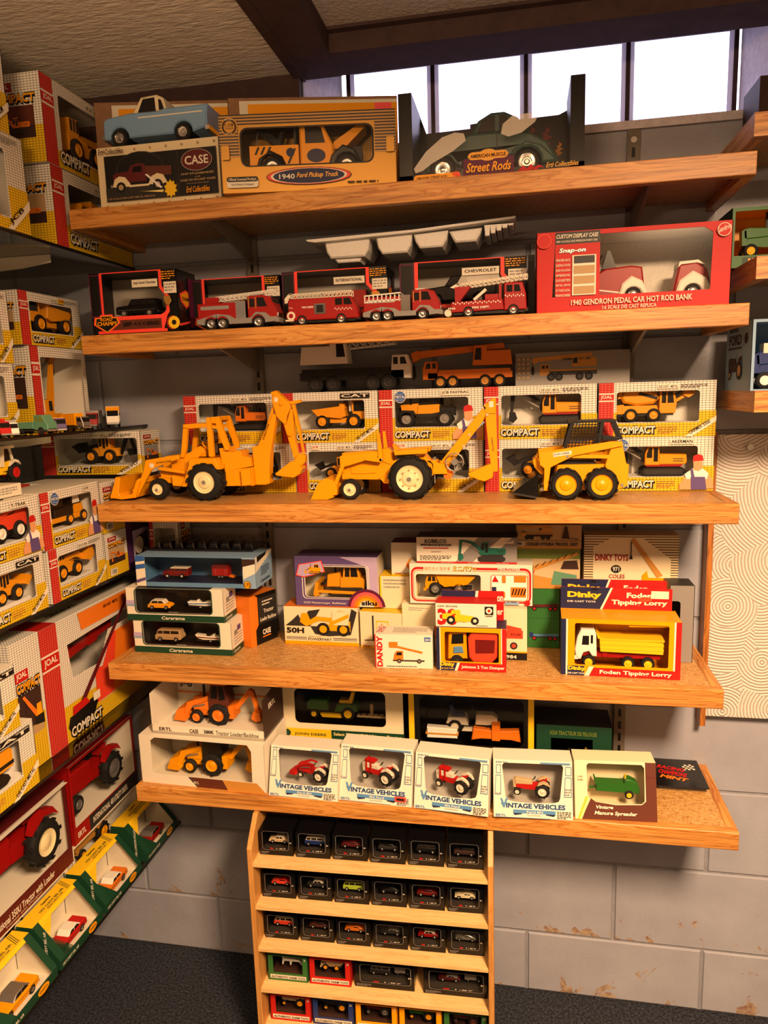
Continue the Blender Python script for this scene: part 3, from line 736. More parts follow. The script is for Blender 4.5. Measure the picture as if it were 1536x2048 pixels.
def fire_b():
    sp = [P('body', 'deepred', "5,8 5,32 8,34 88,34 96,20 98,9 98,7 5,7", 14, 1), P('side_window', 'window', "68,24 68,32 77,32 77,24", 14.2), P('side_window', 'window', "79,24 79,32 87,32 90,24", 14.2), P('pump_panel', 'chrome', "40,14 40,27 55,27 55,14", 14.3), P('pump_panel', 'black', "43,16 43,25 52,25 52,16", 14.5),
          C('hose_reel', 'offwhite', 9, 13, 5.5, 15, 18), C('hose_reel', 'deepred', 9, 13, 3, 15.3, 14), B('hose_tail', 'offwhite', 1, 12, 6.5, 8.5, 14.6), B('front_bumper', 'black', 92, 100, 5, 9, 13), B('base_frame', 'black', 10, 94, 4, 8, 11), T('monitor', 'chrome', [(47, 0, 34), (47, 0, 40), (50, 0, 42)], 1.2)]
    for i in range(10): sp.append(B('check_band', 'white', 67+i*2.4, 68.2+i*2.4, (17.5 if i % 2 else 19), (19 if i % 2 else 20.5), 14.3))
    for a in (6, 32):
        for i in range(4): sp.append(B('check_band', 'white', a+i*1.6, a+.8+i*1.6, (22 if i % 2 else 23), (23 if i % 2 else 24), 14.3))
    sp += [W(23, 7, 5, 14.4, 'chrome', .6), W(75, 7, 5, 14.4, 'chrome', .6)] + ladder('ladder', 'offwhite', 4, 35, 88, 36, 6, 16, 5) + [P('ladder_base', 'offwhite', "-2,30 8,31 8,42 4,42 -2,36", 5)]
    return sp
def fire_c():
    sp = [P('body', 'deepred', "6,7 6,19 68,21 70,8", 14, .6), P('cab', 'deepred', "70,7 70,39 92,39 96,26 97,9 97,7", 14, 1), P('side_window', 'window', "73,28 73,36 80,36 80,28", 14.2), P('side_window', 'window', "82,28 82,36 88,36 90,28", 14.2), P('windscreen', 'window', "92.5,27 95,27 93,36 91.5,37", 12),
          B('turret', 'deepred', 47, 66, 21, 27, 10), P('ladder_post', 'deepred', "10,19 14,19 30,38 10,38", 6), Bar('ram', 'offwhite', 33, 22, 48, 34, 3.4, 3), C('hose_reel', 'offwhite', 2, 7, 4.5, 12, 16), B('rail', 'deepred', 64, 67, 20, 38, 12), B('base_frame', 'black', 8, 95, 4, 8, 11), B('front_bumper', 'black', 94, 98.5, 5, 9, 13)]
    for i in range(22): sp.append(B('check_band', 'white', 8+i*2.7, 9.35+i*2.7, (16.2 if i % 2 else 17.6), (17.6 if i % 2 else 19), 14.3))
    for i in range(10): sp.append(B('check_band', 'white', 71+i*2.4, 72.2+i*2.4, (22 if i % 2 else 23.4), (23.4 if i % 2 else 24.8), 14.3))
    sp += [W(27, 7, 5, 14.4, 'chrome', .6), W(81, 7, 5, 14.4, 'chrome', .6)] + ladder('ladder', 'offwhite', 12, 36, 98, 44, 5, 16, 5) + [P('ladder_base', 'offwhite', "4,38 12,36 16,42 12,42", 5)]
    return sp
def excavator(body='joalyellow', boom='black', under='black', flip=False, cab=None):
    cab = cab or body
    return [P('track', under, "42,2 46,0 92,0 98,3 99,8 94,12 46,12 41,8", (-16, -8), 1), P('track', under, "42,2 46,0 92,0 98,3 99,8 94,12 46,12 41,8", (8, 16), 1), P('track_wheel', 'darkgrey', "46,3 94,3 95,9 45,9", (-16.3, 16.3)), B('chassis', under, 50, 90, 9, 14, 9), B('turntable', 'deepred' if body == 'joalyellow' else under, 48, 94, 13, 16, 13),
            P('engine_deck', body, "64,16 98,16 100,20 99,29 64,30", 14, 1), P('cab', cab, "46,15 46,30 50,41 64,42 65,15", (-14, 2), 1), P('side_window', 'window', "48,25 48,31 51,39 55,39 55,25", (-14.3, 2.2)), P('side_window', 'window', "57,20 57,39 62.5,39 62.5,20", (-14.3, 2.2)),
            B('engine_louvres', 'darkgrey', 82, 95, 20, 21, 14.3), B('engine_louvres', 'darkgrey', 82, 95, 23, 24, 14.3), P('boom', boom, "44,18 50,18 48,30 30,44 8,47 4,44 28,38 42,28", (-3, 5)), P('dipper', boom, "3,47 9,47 9,40 6,16 2,16", (-2, 4)), Bar('ram', 'silver', 20, 36, 44, 22, 1.6, (0, 2)), P('bucket', boom, "1,18 9,17 12,8 6,2 0,6", (-6, 8))]
def hauler(body='joalyellow', hub=None, bed=None):      # rigid dump truck facing left
    hub = hub or body; bed = bed or body
    return [B('frame', 'darkgrey', 8, 92, 10, 16, 8), P('cab', body, "2,12 2,26 6,40 22,40 26,26 26,12", 13, .8), P('side_window', 'window', "7,28 9,37 14,37 14,28", 13.3), P('side_window', 'window', "16,28 16,37 21,37 23,28", 13.3), P('dump_bed', bed, "22,42 24,46 34,44 98,40 100,38 84,22 40,17 30,24", 16, .8), P('bed_rib', bed, "44,18 46,18 46,43 44,43", 16.8), P('bed_rib', bed, "56,19 58,19 58,42 56,42", 16.8), P('bed_rib', bed, "68,20 70,20.5 70,41 68,41", 16.8), P('bed_rib', bed, "80,22 82,23 82,40 80,40", 16.8), B('front_bumper', body, -1, 4, 9, 14, 14), W(22, 13, 9, 16, hub), W(68, 13, 9, 16, hub)]
def adt(body='joalyellow'):     # articulated dumper facing left
    return [B('frame', body, 10, 80, 10, 18, 7), P('cab', body, "0,16 0,30 22,30 24,14", 12, .8), P('cab_top', 'window', "1,30 3,48 20,48 21,30", 11), B('cab_roof', body, 1, 22, 48, 51, 12), B('cab_post', body, 20, 23, 30, 49, 12), P('exhaust', 'white', "24,30 30,30 30,50 24,50", 4), P('dump_bed', body, "36,34 36,44 44,40 98,34 86,22 44,18 34,22", 15, .8), P('bed_board', body, "34,36 40,46 46,44 44,34", 14), W(20, 13, 9, 15, body), W(78, 13, 9, 15, body)]
def fastrac(body='joalyellow'):
    return [B('frame', 'black', 8, 96, 8, 14, 7), P('hood', body, "12,22 10,28 14,34 42,36 42,20 30,18", 8, .8), P('nose', 'black', "8,14 8,28 14,32 16,14", 8), P('exhaust', 'black', "28,34 31,34 31,52 28,52", (-9, -6)), P('cab', 'black', "42,34 46,52 70,52 72,34", 10, .8), P('side_window', 'smoke', "45,35 48,50 56,50 56,35", 10.3), P('side_window', 'smoke', "58,35 58,50 68,50 70,35", 10.3), P('side_panel', body, "40,20 42,33 74,34 74,22 62,20", 11), P('rear_deck', 'black', "72,18 72,30 98,28 98,16", 9), P('fender', 'black', "8,18 16,26 34,25 38,18", (-13, 13)), W(23, 12, 7, 13, 'grey', .6, lugs=14), W(82, 12, 7, 13, 'grey', .6, lugs=14)]
def mixer(body='joalyellow'):
    return [B('frame', 'black', 4, 84, 9, 14, 9), P('nose', body, "0,12 0,24 14,26 14,12", 11), P('nose_window', 'black', "-.3,16 -.3,23 8,24 8,16", 10), P('deck', body, "12,13 12,24 60,24 64,13", 12), P('drum', body, "10,36 14,28 32,24 56,26 64,34 60,42 44,48 22,52 14,50", 11, 3), P('drum_band', 'black', "34,40 36,44 62,36 60,32", 11.3), P('hopper', body, "6,34 8,54 16,56 16,36", 8), P('cab', body, "64,12 64,46 84,46 88,26 86,12", 11, .8), P('side_window', 'smoke', "67,27 67,43 73,43 73,27", 11.3), P('side_window', 'smoke', "75,27 75,43 82,43 84,27", 11.3), Bar('loader_arm', body, 84, 28, 104, 40, 4, (-9, -6)), Bar('loader_arm', 'black', 86, 38, 100, 48, 2.5, (-8, -5)), P('shovel', body, "96,38 104,34 112,40 112,52 104,54 98,50", 13), W(24, 10, 7, 13, body), W(56, 10, 7, 13, body)]
def backhoe_small(body='joalyellow', arm=None, hub=None, cabc=None, roofc=None):      # tractor loader backhoe, shovel at the left end
    arm = arm or body; hub = hub or body; cabc = cabc or body; roofc = roofc or body
    return [P('frame', body, "22,9 22,16 66,18 66,9", 6), P('hood', body, "22,15 22,26 40,29 42,15", 7, .6), P('cab', cabc, "41,14 41,30 45,46 60,46 64,30 64,14", 9, .6), B('cab_roof', roofc, 42, 63, 46, 49, 10), P('side_window', 'smoke', "44,30 47,44 52,44 52,30", 9.3), P('side_window', 'smoke', "54,28 54,44 58.5,44 61,30", 9.3), P('exhaust', 'black', "32,28 34,28 34,42 32,42", (-2, 0)),
            P('loader_arm', arm, "12,12 16,24 40,32 41,28 22,20 16,9", (-9, -7)), P('loader_arm', arm, "12,12 16,24 40,32 41,28 22,20 16,9", (7, 9)), Bar('ram', 'silver', 20, 18, 36, 22, 1.6, (-8, 8)), P('shovel', arm, "0,4 5,16 14,19 13,11 17,6 14,3", 12), P('backhoe_frame', body, "64,8 64,22 70,24 70,8", 9), P('boom', arm, "68,18 72,16 90,36 88,40 84,38", 2.5), P('dipper', arm, "86,40 91,38 97,14 93,13", 2.2), P('bucket', arm, "91,16 98,15 99,6 93,4 88,8", 5), W(26, 7.5, 5, 10, hub, .6), W(53, 12, 7, 12, hub, .55, lugs=14)]
def wheel_loader(body='joalyellow', arm='black'):
    return [P('rear_body', body, "52,12 52,26 84,26 88,22 88,12", 10, .8), P('front_frame', body, "30,12 30,22 44,28 52,24 52,12", 8), P('cab', body, "50,24 50,46 72,46 72,24", 10, .8), P('side_window', 'smoke', "52,29 52,44 57,44 57,29", 10.3), P('side_window', 'smoke', "59,26 59,44 64,44 64,26", 10.3), P('side_window', 'smoke', "66,29 66,44 70,44 70,29", 10.3), P('loader_arm', arm, "16,24 34,32 52,34 52,28 30,24 18,20", (-7, 7)), P('shovel', arm, "0,30 14,36 16,28 22,22 14,18 8,24", 14), P('boom', arm, "86,16 90,14 104,44 108,48 104,52 100,50", 2.5), P('dipper', arm, "104,52 110,50 118,20 114,18", 2.5), P('bucket', arm, "102,24 116,24 116,14 106,12", 5), W(36, 12, 8, 13, body), W(72, 12, 8, 13, body)]
def shovel_loader(body='joalyellow'):     # wheel loader with its shovel to the right
    return [P('cab', body, "4,16 4,48 24,50 26,16", 10, .8), P('side_window', 'smoke', "6,34 6,47 11,47 11,34", 10.3), P('side_window', 'smoke', "13,34 13,48 17,48 17,34", 10.3), P('side_window', 'smoke', "19,34 19,48 23,48 23,34", 10.3), P('rear_body', body, "0,10 0,30 20,32 40,28 44,16 40,10", 11, .8), P('front_fender', body, "40,12 44,24 56,26 66,16 64,11", 11), P('loader_arm', body, "28,26 34,36 68,38 84,28 80,22 60,30 40,28", (-6, 6)), P('shovel', body, "76,22 84,44 96,44 100,26 88,18", 15), W(14, 13, 8, 14, body), W(54, 13, 8, 14, body)]
def dozer(body='joalyellow'):
    return [P('track', 'darkgrey', "26,2 30,0 80,0 86,4 88,10 82,15 34,14 26,9", (-16, -9), .6), P('track', 'darkgrey', "26,2 30,0 80,0 86,4 88,10 82,15 34,14 26,9", (9, 16), .6), P('track_frame', body, "32,4 80,4 80,9 32,9", (-16.5, 16.5)), P('hood', body, "22,14 24,34 44,38 48,14", 9, .8), P('rear_body', body, "46,12 46,30 84,30 88,26 86,12", 12, .8), P('cab', body, "50,28 52,50 76,50 80,28", 11, .8), P('side_window', 'smoke', "54,32 55,47 62,47 62,32", 11.3), P('side_window', 'smoke', "64,32 64,47 74,47 76,32", 11.3), P('exhaust', 'black', "34,34 37,34 37,50 34,50", 1.5), P('blade', body, "2,4 6,24 12,24 9,10 12,2 4,0", 20), Bar('push_arm', body, 8, 9, 74, 7, 4.5, (-19, -16.6)), Bar('push_arm', body, 8, 9, 74, 7, 4.5, (16.6, 19)), Bar('ram', 'black', 12, 18, 34, 32, 2.6, (-8, 8))]
def crane(body='orange', chassis='black', boom=None, cabm=None, flat_boom=True, deck=None):   # mobile crane, cab at the left end
    boom = boom or body; cabm = cabm or body
    sp = [B('chassis', chassis, 6, 100, 10, 17, 11), P('cab', cabm, "0,10 0,22 3,30 16,30 18,10", 11, .6), P('side_window', 'window', "3,22 5,28 9,28 9,22", 11.2), P('side_window', 'window', "11,22 11,28 15,28 15,22", 11.2), B('deck', deck or body, 18, 98, 17, 20, 11), P('upper_house', body, "56,24 58,46 72,46 72,40 98,40 100,24", 10, .6), P('side_window', 'window', "58,30 60,43 66,43 66,30", 10.2)]
    if flat_boom: sp += [P('boom', boom, "-6,34 -6,42 90,48 92,42", 4, .3), P('boom_head', boom, "-12,30 -14,40 -6,43 -4,33", 5), P('hook', 'black', "-15,14 -12,10 -9,14 -10,26 -14,26", 2), T('hook_cable', 'darkgrey', [(-12, 0, 32), (-12, 0, 24)], .7)]
    else: sp += ladder('lattice_boom', boom, 14, 40, 96, 34, 7, 12, 4, 1.0)
    sp += [W(x, 7, 6, 12, 'caramel' if body == 'orange' else 'darkgrey', .6) for x in (20, 34, 70, 86)]
    return sp
def tractor(body='red', hub='offwhite', grille=None, tank=None, fender=None, loader=False, narrow=False):   # vintage tractor facing left
    grille = grille or body; fender = fender or grille
    sp = [P('engine', body, "18,16 18,24 56,26 62,14 40,13", 5), P('hood', tank or grille, "14,24 13,34 18,38 54,36 56,26", 6, 1), P('grille', grille, "12,16 11,34 16,37 18,16", 6), P('transmission', body, "54,14 54,28 78,28 84,18 78,12", 6), P('fender', fender, "66,28 70,36 80,40 90,37 96,28 90,32 80,35 72,31", (-15, -9)), P('fender', fender, "66,28 70,36 80,40 90,37 96,28 90,32 80,35 72,31", (9, 15)), P('seat', body, "72,32 84,33 88,39 85,40 82,36 72,35", 4), T('steering_wheel', 'black', [(60+4.5*math.cos(a*.7854)*.45, 4.5*math.sin(a*.7854), 41+4.5*math.cos(a*.7854)*.75) for a in range(9)], .7), T('steering_column', 'black', [(54, 0, 34), (60, 0, 41)], .7), B('front_axle', body, 18, 24, 7, 12, 10)]
    sp += [W(21, 8.5, 5, 13, hub, .58), W(78, 16, 8, 17, hub, .6, lugs=18)]
    if loader: sp += [P('loader_arm', body, "-4,14 10,32 42,46 62,44 62,40 44,41 14,28 0,11", (-10, -8)), P('loader_arm', body, "-4,14 10,32 42,46 62,44 62,40 44,41 14,28 0,11", (8, 10)), P('shovel', body, "-16,2 -12,14 -2,18 0,10 4,2", 12), Bar('loader_post', body, 58, 20, 60, 44, 4, (-10, -8)), Bar('ram', 'silver', 20, 26, 50, 34, 2, (-9.5, -8.5))]
    if narrow: sp += [B('side_mast', body, 20, 24, 16, 46, (-7.5, 7.5)), B('side_mast', body, 32, 36, 18, 46, (-7.5, 7.5)), B('mast_bar', body, 18, 44, 41, 44, (-7.8, 7.8))]
    return sp
def lorry(cab='white', bed='yellow', chassis='deepred', hub='yellow'):     # six-wheel tipper facing left
    sp = [B('chassis', chassis, 10, 96, 12, 18, 8), P('cab', cab, "2,10 0,22 3,38 7,46 22,46 24,42 25,14 20,14 16,20 10,18 7,10", 13, 1), P('side_window', 'window', "8,28 9,39 16,39 16,28", 13.3), P('side_window', 'window', "18,30 18,40 20.5,40 20.5,30", 13.3), P('windscreen', 'window', "1.6,25 3.4,36 4.6,37 3,25", 11), P('tipper_body', bed, "29,21 28,36 32,36 98,34 98,20", 14), B('body_rail', bed, 28, 99, 35, 37, 14.6), B('body_rail', bed, 29, 98.5, 24, 25.5, 14.5), B('body_rail', bed, 29, 98.5, 29.5, 31, 14.5), P('headboard', bed, "26,36 24,44 29,38 30,36", 13), Bar('ram', chassis, 34, 13, 34, 21, 5, 10), B('front_bumper', cab, -1, 4, 10, 14, 13)]
    sp += [W(x, 7.5, 6, 14, hub, .6) for x in (16, 60, 82)]
    return sp
def boxvan(cab='white', body='paleyellow', low=True, hub='silver'):     # small rigid truck facing right
    return [B('chassis', 'black', 4, 98, 6, 10, 11), P('load_box', body, "2,10 2,44 66,44 66,10", 14, .5), P('cab', cab, "68,8 68,38 88,38 96,22 98,8", 13, 1), P('side_window', 'window', "72,24 72,34 86,34 90,24", 13.2), P('windscreen', 'window', "89.5,34.5 95,23.5 96,23.5 90.5,35", 11.5), B('front_bumper', 'silver', 96, 99.5, 6, 10, 12), W(20, 7, 5, 13.5, hub), W(80, 7, 5, 13.5, hub)]
def tanktruck(cab, tank):
    return [B('chassis', 'darkgrey', 4, 98, 6, 11, 10), P('load_bed', tank, "2,11 2,22 66,24 66,11", 14, .5), P('cab', cab, "66,8 66,36 86,36 94,24 98,20 98,8", 12, 1), P('side_window', 'olive', "70,24 70,33 76,33 76,24", 12.2), P('side_window', 'olive', "78,24 78,33 85,33 90,24", 12.2), B('front_bumper', 'silver', 96, 99.5, 6, 9, 12), W(20, 7, 5, 13.5, 'darkgrey'), W(34, 7, 5, 13.5, 'darkgrey'), W(82, 7, 5, 13.5, 'darkgrey')]
def boat(hullc='white', stripe='navy'):
    return [P('trailer', 'darkgrey', "0,5 96,5 96,7 0,7", 8), P('hull', hullc, "2,10 -2,22 40,21 100,26 92,14 70,8", 12, 2), P('hull_stripe', stripe, "1,14 0,17 94,20 90,16", 12.2), P('windscreen', 'smoke', "46,21 52,30 58,29 60,22", 8), B('seat', 'white', 30, 36, 20, 28, 6), B('motor', 'black', -6, 0, 10, 30, 3), W(44, 6, 4, 11, 'silver')]
def horse_trailer():
    return [P('trailer_body', 'deepred', "10,10 8,56 16,62 86,62 88,50 88,10", 16, 1), P('upper_panel', 'darkred', "9,44 9,56 16,61 85,61 86,44", 16.2), B('body_line', 'silver', 26, 27, 10, 44, 16.3), B('body_line', 'silver', 70, 71, 10, 44, 16.3), B('body_line', 'silver', 78, 79, 10, 44, 16.3), P('ramp', 'orange', "88,8 110,2 112,5 90,13", 14), Bar('drawbar', 'black', -24, 9, 10, 11, 3, 2), W(42, 7, 5, 16.6, 'silver'), W(57, 7, 5, 16.6, 'silver')]
def landrover():
    return [P('body', 'darkred', hull("0,8 0,22 2,25 28,26 100,26 100,8", 8, [(16, 7.5, 9), (74, 7.5, 9)]), 16, .8), P('cab', 'darkred', "27,25 32,36 99,36 99,25", 15), B('roof', 'offwhite', 31, 100, 36, 39, 15.5), P('side_window', 'window', "33,28 35,34 46,34 46,28", 15.3), P('side_window', 'window', "50,28 50,34 95,34 95,28", 15.3), W(16, 7.5, 5, 16.4, 'offwhite', .5), W(74, 7.5, 5, 16.4, 'offwhite', .5)]
def forklift():
    return [P('body', 'yellow', "30,6 28,22 40,28 74,28 78,10 70,6", 11), P('guard_roof', 'yellow', "34,62 36,66 72,66 74,62", 11), Bar('guard_post', 'yellow', 36, 28, 37, 64, 2.4, 10), Bar('guard_post', 'yellow', 72, 28, 72, 64, 2.4, 10), P('mast', 'darkgrey', "24,4 24,80 29,80 29,4", 6), P('driver', 'blue', "48,28 46,42 54,50 60,48 62,28", 5), P('driver_head', 'skin', "50,50 50,57 56,57 56,50", 3), Bar('fork', 'darkgrey', 0, 5, 26, 7, 3, 8), W(38, 8, 6, 12, 'yellow'), W(68, 7, 6, 12, 'yellow')]
def lawn(body='jdgreen', hub='yellow', seat='yellow'):
    return [P('hood', body, "4,14 4,28 12,34 42,34 44,14", 9, 1.5), P('deck', 'black', "10,8 10,14 90,14 94,8", 8), P('mower_deck', hub, "34,4 30,10 64,10 68,4", 14), P('rear_fender', body, "56,14 60,28 92,28 96,16", 13, 1), P('seat', seat, "62,28 64,34 80,34 86,50 91,49 86,28", 7, .8), T('steering_wheel', 'black', [(50+5*math.cos(a*.7854)*.6, 5*math.sin(a*.7854), 46+5*math.cos(a*.7854)*.6) for a in range(9)], .9), T('steering_column', 'black', [(44, 0, 32), (50, 0, 46)], .9), W(18, 8, 6, 12, hub), W(80, 12, 8, 15, hub, lugs=14)]
def scraper():
    return [P('engine', 'yellow', "0,14 0,28 12,32 24,30 26,14", 9), P('gooseneck', 'yellow', "22,24 26,40 48,42 52,32 46,28 34,30", 5), P('bowl', 'yellow', "40,10 38,30 84,24 92,18 88,12 60,6", 12), P('apron', 'yellow', "36,8 34,26 42,28 46,6", 12), W(24, 12, 8, 13, 'cream', .45), W(90, 11, 8, 13, 'cream', .45)]
def spreader():
    return [P('box_body', 'jdgreen', "0,16 2,34 64,33 66,18 62,14", 13, 1), P('box_rim', 'jdgreen', "-2,33 -4,44 -1,44 2,36 66,35 66,33", 13.5), P('beater_cover', 'jdgreen', "64,12 62,34 66,46 76,46 92,38 98,24 98,12", 12, 2), B('beater_bracket', 'yellow', 65, 68, 22, 52, 5), Bar('drawbar', 'jdgreen', -14, 18, 2, 20, 3, 3), W(74, 10, 6, 16, 'yellow', .6)]
# ------------------------------------------------------------------ gridded die-cast toy boxes
def worker(b, u, v0, v1, w):     # plain figure of a workman printed on the carton
    q = lambda pts, m: b.poly([(u+x*w, v0+(v1-v0)*z) for x, z in pp(pts)], m)
    q("-.50,0 -.5,.16 -.28,.42 .0,.5 .3,.46 .46,.3 .5,.04 .2,0", 'skin'); q("-.30,.30 -.36,.44 -.12,.6 .16,.6 .34,.46 .3,.3", 'white'); q("-.16,0 -.18,.36 .24,.36 .3,0", 'violet'); q("-.16,.34 -.2,.58 -.12,.58 -.06,.34", 'violet'); q("-.1,.56 -.12,.82 .14,.84 .16,.6 .04,.52", 'skin'); q("-.14,.8 -.12,.95 .0,1 .14,.97 .18,.82", 'red')
def compact(b, u0, v0, u1, v1, m='offwhite'):
    dw, dh = .012, .022
    b.text('COMPACT', u0+dw, v0-dh, u1+dw, v1-dh, 'black', .05); b.text('COMPACT', u0-.004, v0-.01, u1+.004, v1+.01, 'black', .05); b.text('COMPACT', u0, v0, u1, v1, m, .028)
def joal(label, loc, w, h, d, rz=0.0, tag=None, brand=None, man=False, badge=False, end='left', endpic=None, win=None, capt=True, group='gridded die-cast toy boxes', compact_on=True, grid_top=True, yb=.46):
    win = win or (.155, .27, .86, .83)
    wp = rrect(win[0]*w, win[1]*h, win[2]*w, win[3]*h, .006); wp = [(x/w, z/h) for x, z in wp]
    b = Box(label, loc, w, h, d, rz, {'*': 'grid_white', 'top': 'offwhite', 'back': 'offwhite'}, wp, 'white', 'cellophane', 'gridded_toy_box', 'toy box', group, backcol='styro')
    b.R(.13, 0, win[0], yb, 'grid_yellow').R(win[0], 0, win[2], win[1]-.015, 'grid_yellow').R(win[2], 0, 1, yb, 'grid_yellow')
    b.R(0, 0, .13, 1, 'grid_red').R(0, .66, .13, .685, 'offwhite').R(0, .79, .13, .815, 'offwhite').R(0, .685, .13, .79, 'red'); b.text('JOAL', .015, .70, .115, .775, 'offwhite', .02)
    if compact_on: compact(b, .15, .065, .49, .205)
    if capt:
        b.R(.5, .87, .68, .945, 'offwhite'); b.text('DIE CAST - METAL', .51, .885, .67, .93, 'black', .01, .2); b.lines(.70, .87, .92, .95, 3, 'grey')
    b.lines(.52, .06, .68, .2, 4, 'caramel')
    if tag:
        b.poly([(.74, .0), (.80, .0), (1.0, .27), (1.0, .37)], 'offwhite'); an = math.atan2(.27*h, .22*w); b.text(tag, .785, .035, .785+.2, .035+.07, 'black', .02, 0, an)
    if brand: b.R(brand[1], .865, brand[1]+brand[2], .96, brand[3]); b.text(brand[0], brand[1]+.01, .885, brand[1]+brand[2]-.01, .945, brand[4], .02)
    if badge:
        b.disc(.21, .86, .115, 'offwhite').disc(.21, .86, .105, 'blue'); b.text('METAL', .155, .835, .265, .885, 'offwhite', .02); b.text('DIE CAST', .175, .905, .245, .925, 'offwhite').text('DIE CAST', .175, .79, .245, .81, 'offwhite')
    if man: worker(b, .855, .03, .68, .29)
    m = MB(); rnd = random.Random(int(loc[0]*9000+loc[2]*700))      # polystyrene insert with packing lumps
    m.box(win[0]*w*.8, win[2]*w*1.06, d*.2, d*.86, .0015, h*win[1]*.95, 'styro')
    for i in range(3):
        x = w*(win[0]+.04+(win[2]-win[0])*rnd.random()*.85); z = h*rnd.uniform(.5, .68); q = rnd.uniform(.012, .024)
        m.box(x, x+q, d*.82, d*.975, z, z+rnd.uniform(.012, .024), 'styro')
    b.extra('foam_insert', m)
    if end:
        e = b.onend(end); e.R(0, 0, 1, .42, 'grid_yellow').R(.12, .28, .86, .64, endpic or 'tan').R(.12, .28, .86, .42, 'darkbrown'); e.R(.12, .80, .5, .9, 'deepred'); e.text('JOAL', .16, .82, .46, .88, 'offwhite', .02); compact(e, .1, .67, .9, .77, 'toyyellow'); e.pic(excavator('orange', 'orange', 'darkbrown'), .2, .33, .78, v1=.6); e.R(.1, .05, .4, .2, 'offwhite')
        for i in range(8): e.R(.15+i*.025, .08, .16+i*.025, .18, 'black')
        e.done()
    return b.done()
Z3 = SH[3][0]
# ---- third shelf, back rows
YB = -.093; D3 = .083
cols = [(374, 566), (567, 760), (761, 968), (969, 1194), (1196, 1430)]
low = [(392, 585, 'bottom box behind the tall backhoe'), ]
def j3(pl, pr, z, h, label, **kw):
    a = at(pl, 900, Y=YB).x; b = at(pr, 900, Y=YB).x; return joal(label, (a, YB, z), b-a-.001, h, D3, end=None, **kw)
H1 = .109; H2 = .109
b = j3(388, 590, Z3, H1, 'gridded toy box behind the roll bar of the long yellow backhoe loader, lower row'); b.toy('toy_loader', 'dark toy loader in lower box behind the yellow backhoe loader', 'toy', wheel_loader('orange'), .13, .5, .038, .028)
b = j3(591, 760, Z3, H1, 'gridded toy box behind the backhoe bucket, lower row', brand=('JCB', .2, .09, 'offwhite', 'red')); b.toy('toy_loader', 'yellow toy loader in lower gridded box behind the backhoe bucket', 'toy', wheel_loader(), .12, .5, .038, .028)
b = j3(762, 968, Z3, H1, 'gridded toy box behind the big wheel of the yellow tractor, lower row', tag='JCB 525-58', brand=('JCB', .16, .09, 'offwhite', 'red')); b.toy('toy_loader', 'black toy handler in lower gridded box behind the yellow tractor', 'toy', wheel_loader('black'), .13, .55, .038, .028)
b = j3(970, 1195, Z3, H1, 'gridded toy box behind the black skid steer bucket, lower row'); b.toy('toy_loader', 'black-armed toy loader in lower box behind the skid steer', 'toy', wheel_loader(), .15, .52, .04, .028)
b = j3(1197, 1430, Z3, H1, 'gridded toy box with workman picture and tracked excavator, lower row next to plaster panel', man=True, brand=('AKERMAN', .62, .2, 'offwhite', 'black'), badge=True, capt=False); b.toy('toy_excavator', 'yellow toy excavator with black tracks in box with workman picture', 'toy', excavator(), .15, .45, .038, .028)
zt = Z3+H1+.0003
b = j3(374, 566, zt, H2, 'gridded toy box with long-armed orange excavator, upper row end nearest the glass shelves', tag='AKERMAN'); b.toy('toy_excavator', 'orange toy excavator with black boom above the yellow backhoe cab', 'toy', excavator('orange'), .135, .52, .038, .029)
b = j3(567, 760, zt, H2, 'gridded toy box with yellow pipelayer machine, upper row behind the tall boom', tag='DIE CAST-METAL', brand=('CAT', .62, .3, 'black', 'offwhite'), capt=False); b.toy('toy_dumper', 'yellow toy dump truck in box behind the tall yellow boom', 'toy', adt(), .12, .56, .038, .029, flip=True)
b = j3(761, 968, zt, H2, 'gridded toy box with workman picture and orange-black farm tractor, upper row', man=True, badge=True, brand=('JCB FASTRAC', .6, .28, 'offwhite', 'black'), capt=False); b.toy('toy_tractor', 'orange and black toy farm tractor in box with workman picture', 'toy', fastrac(), .125, .44, .038, .029)
b = j3(969, 1194, zt, H2, 'gridded toy box with red-based excavator, upper row behind the raised dipper arm'); b.toy('toy_excavator', 'orange toy excavator with red turntable behind the raised dipper arm', 'toy', excavator(), .15, .55, .038, .029)
b = j3(1196, 1430, zt, H2, 'gridded toy box with orange concrete mixer truck, topmost at shelf end', tag='CARMIX 3500'); b.toy('toy_mixer', 'orange toy concrete mixer truck in the gridded box', 'toy', mixer(), .155, .49, .038, .029)
zc = zt+H2+.0003
def p3(px, py, Y): return at(px, py, Y=Y)
# mobile cranes on top of the boxes
a = at(607, 750, Y=-.06); e = at(825, 750, Y=-.06)
vehicle('toy_crane', 'white and black toy crane truck with lattice boom on top of boxes', 'toy', crane('white', 'black', 'white', 'white', False, 'black'), e.x-a.x, ((a.x+e.x)/2, -.06, zc), 0, True)
a = at(822, 750, Y=-.055); e = at(1025, 750, Y=-.055)
vehicle('toy_crane', 'orange toy crane truck with hook block on top of boxes', 'toy', crane('orange', 'orange', 'orange', 'orange'), e.x-a.x, ((a.x+e.x)/2, -.055, zc))
loc, w, h = fb(1031, 1260, -.07, zc, 690, 730); h = .066
b = Box('shadowy flat crane picture box on top of the gridded boxes', loc, w, h, .05, 0, {'*': 'darkgrey', 'front': 'grey'}, name='picture_box'); b.pic(crane('caramel', 'darkgrey', 'caramel', 'caramel'), .14, .12, .96, v1=.95)
for i in range(5):
    for j in range(3): b.R(.02+j*.04, .2+i*.14, .045+j*.04, .28+i*.14, 'tan')
b.text('DEMAG  HC 180', .42, .74, .66, .80, 'black', .02); b.done()
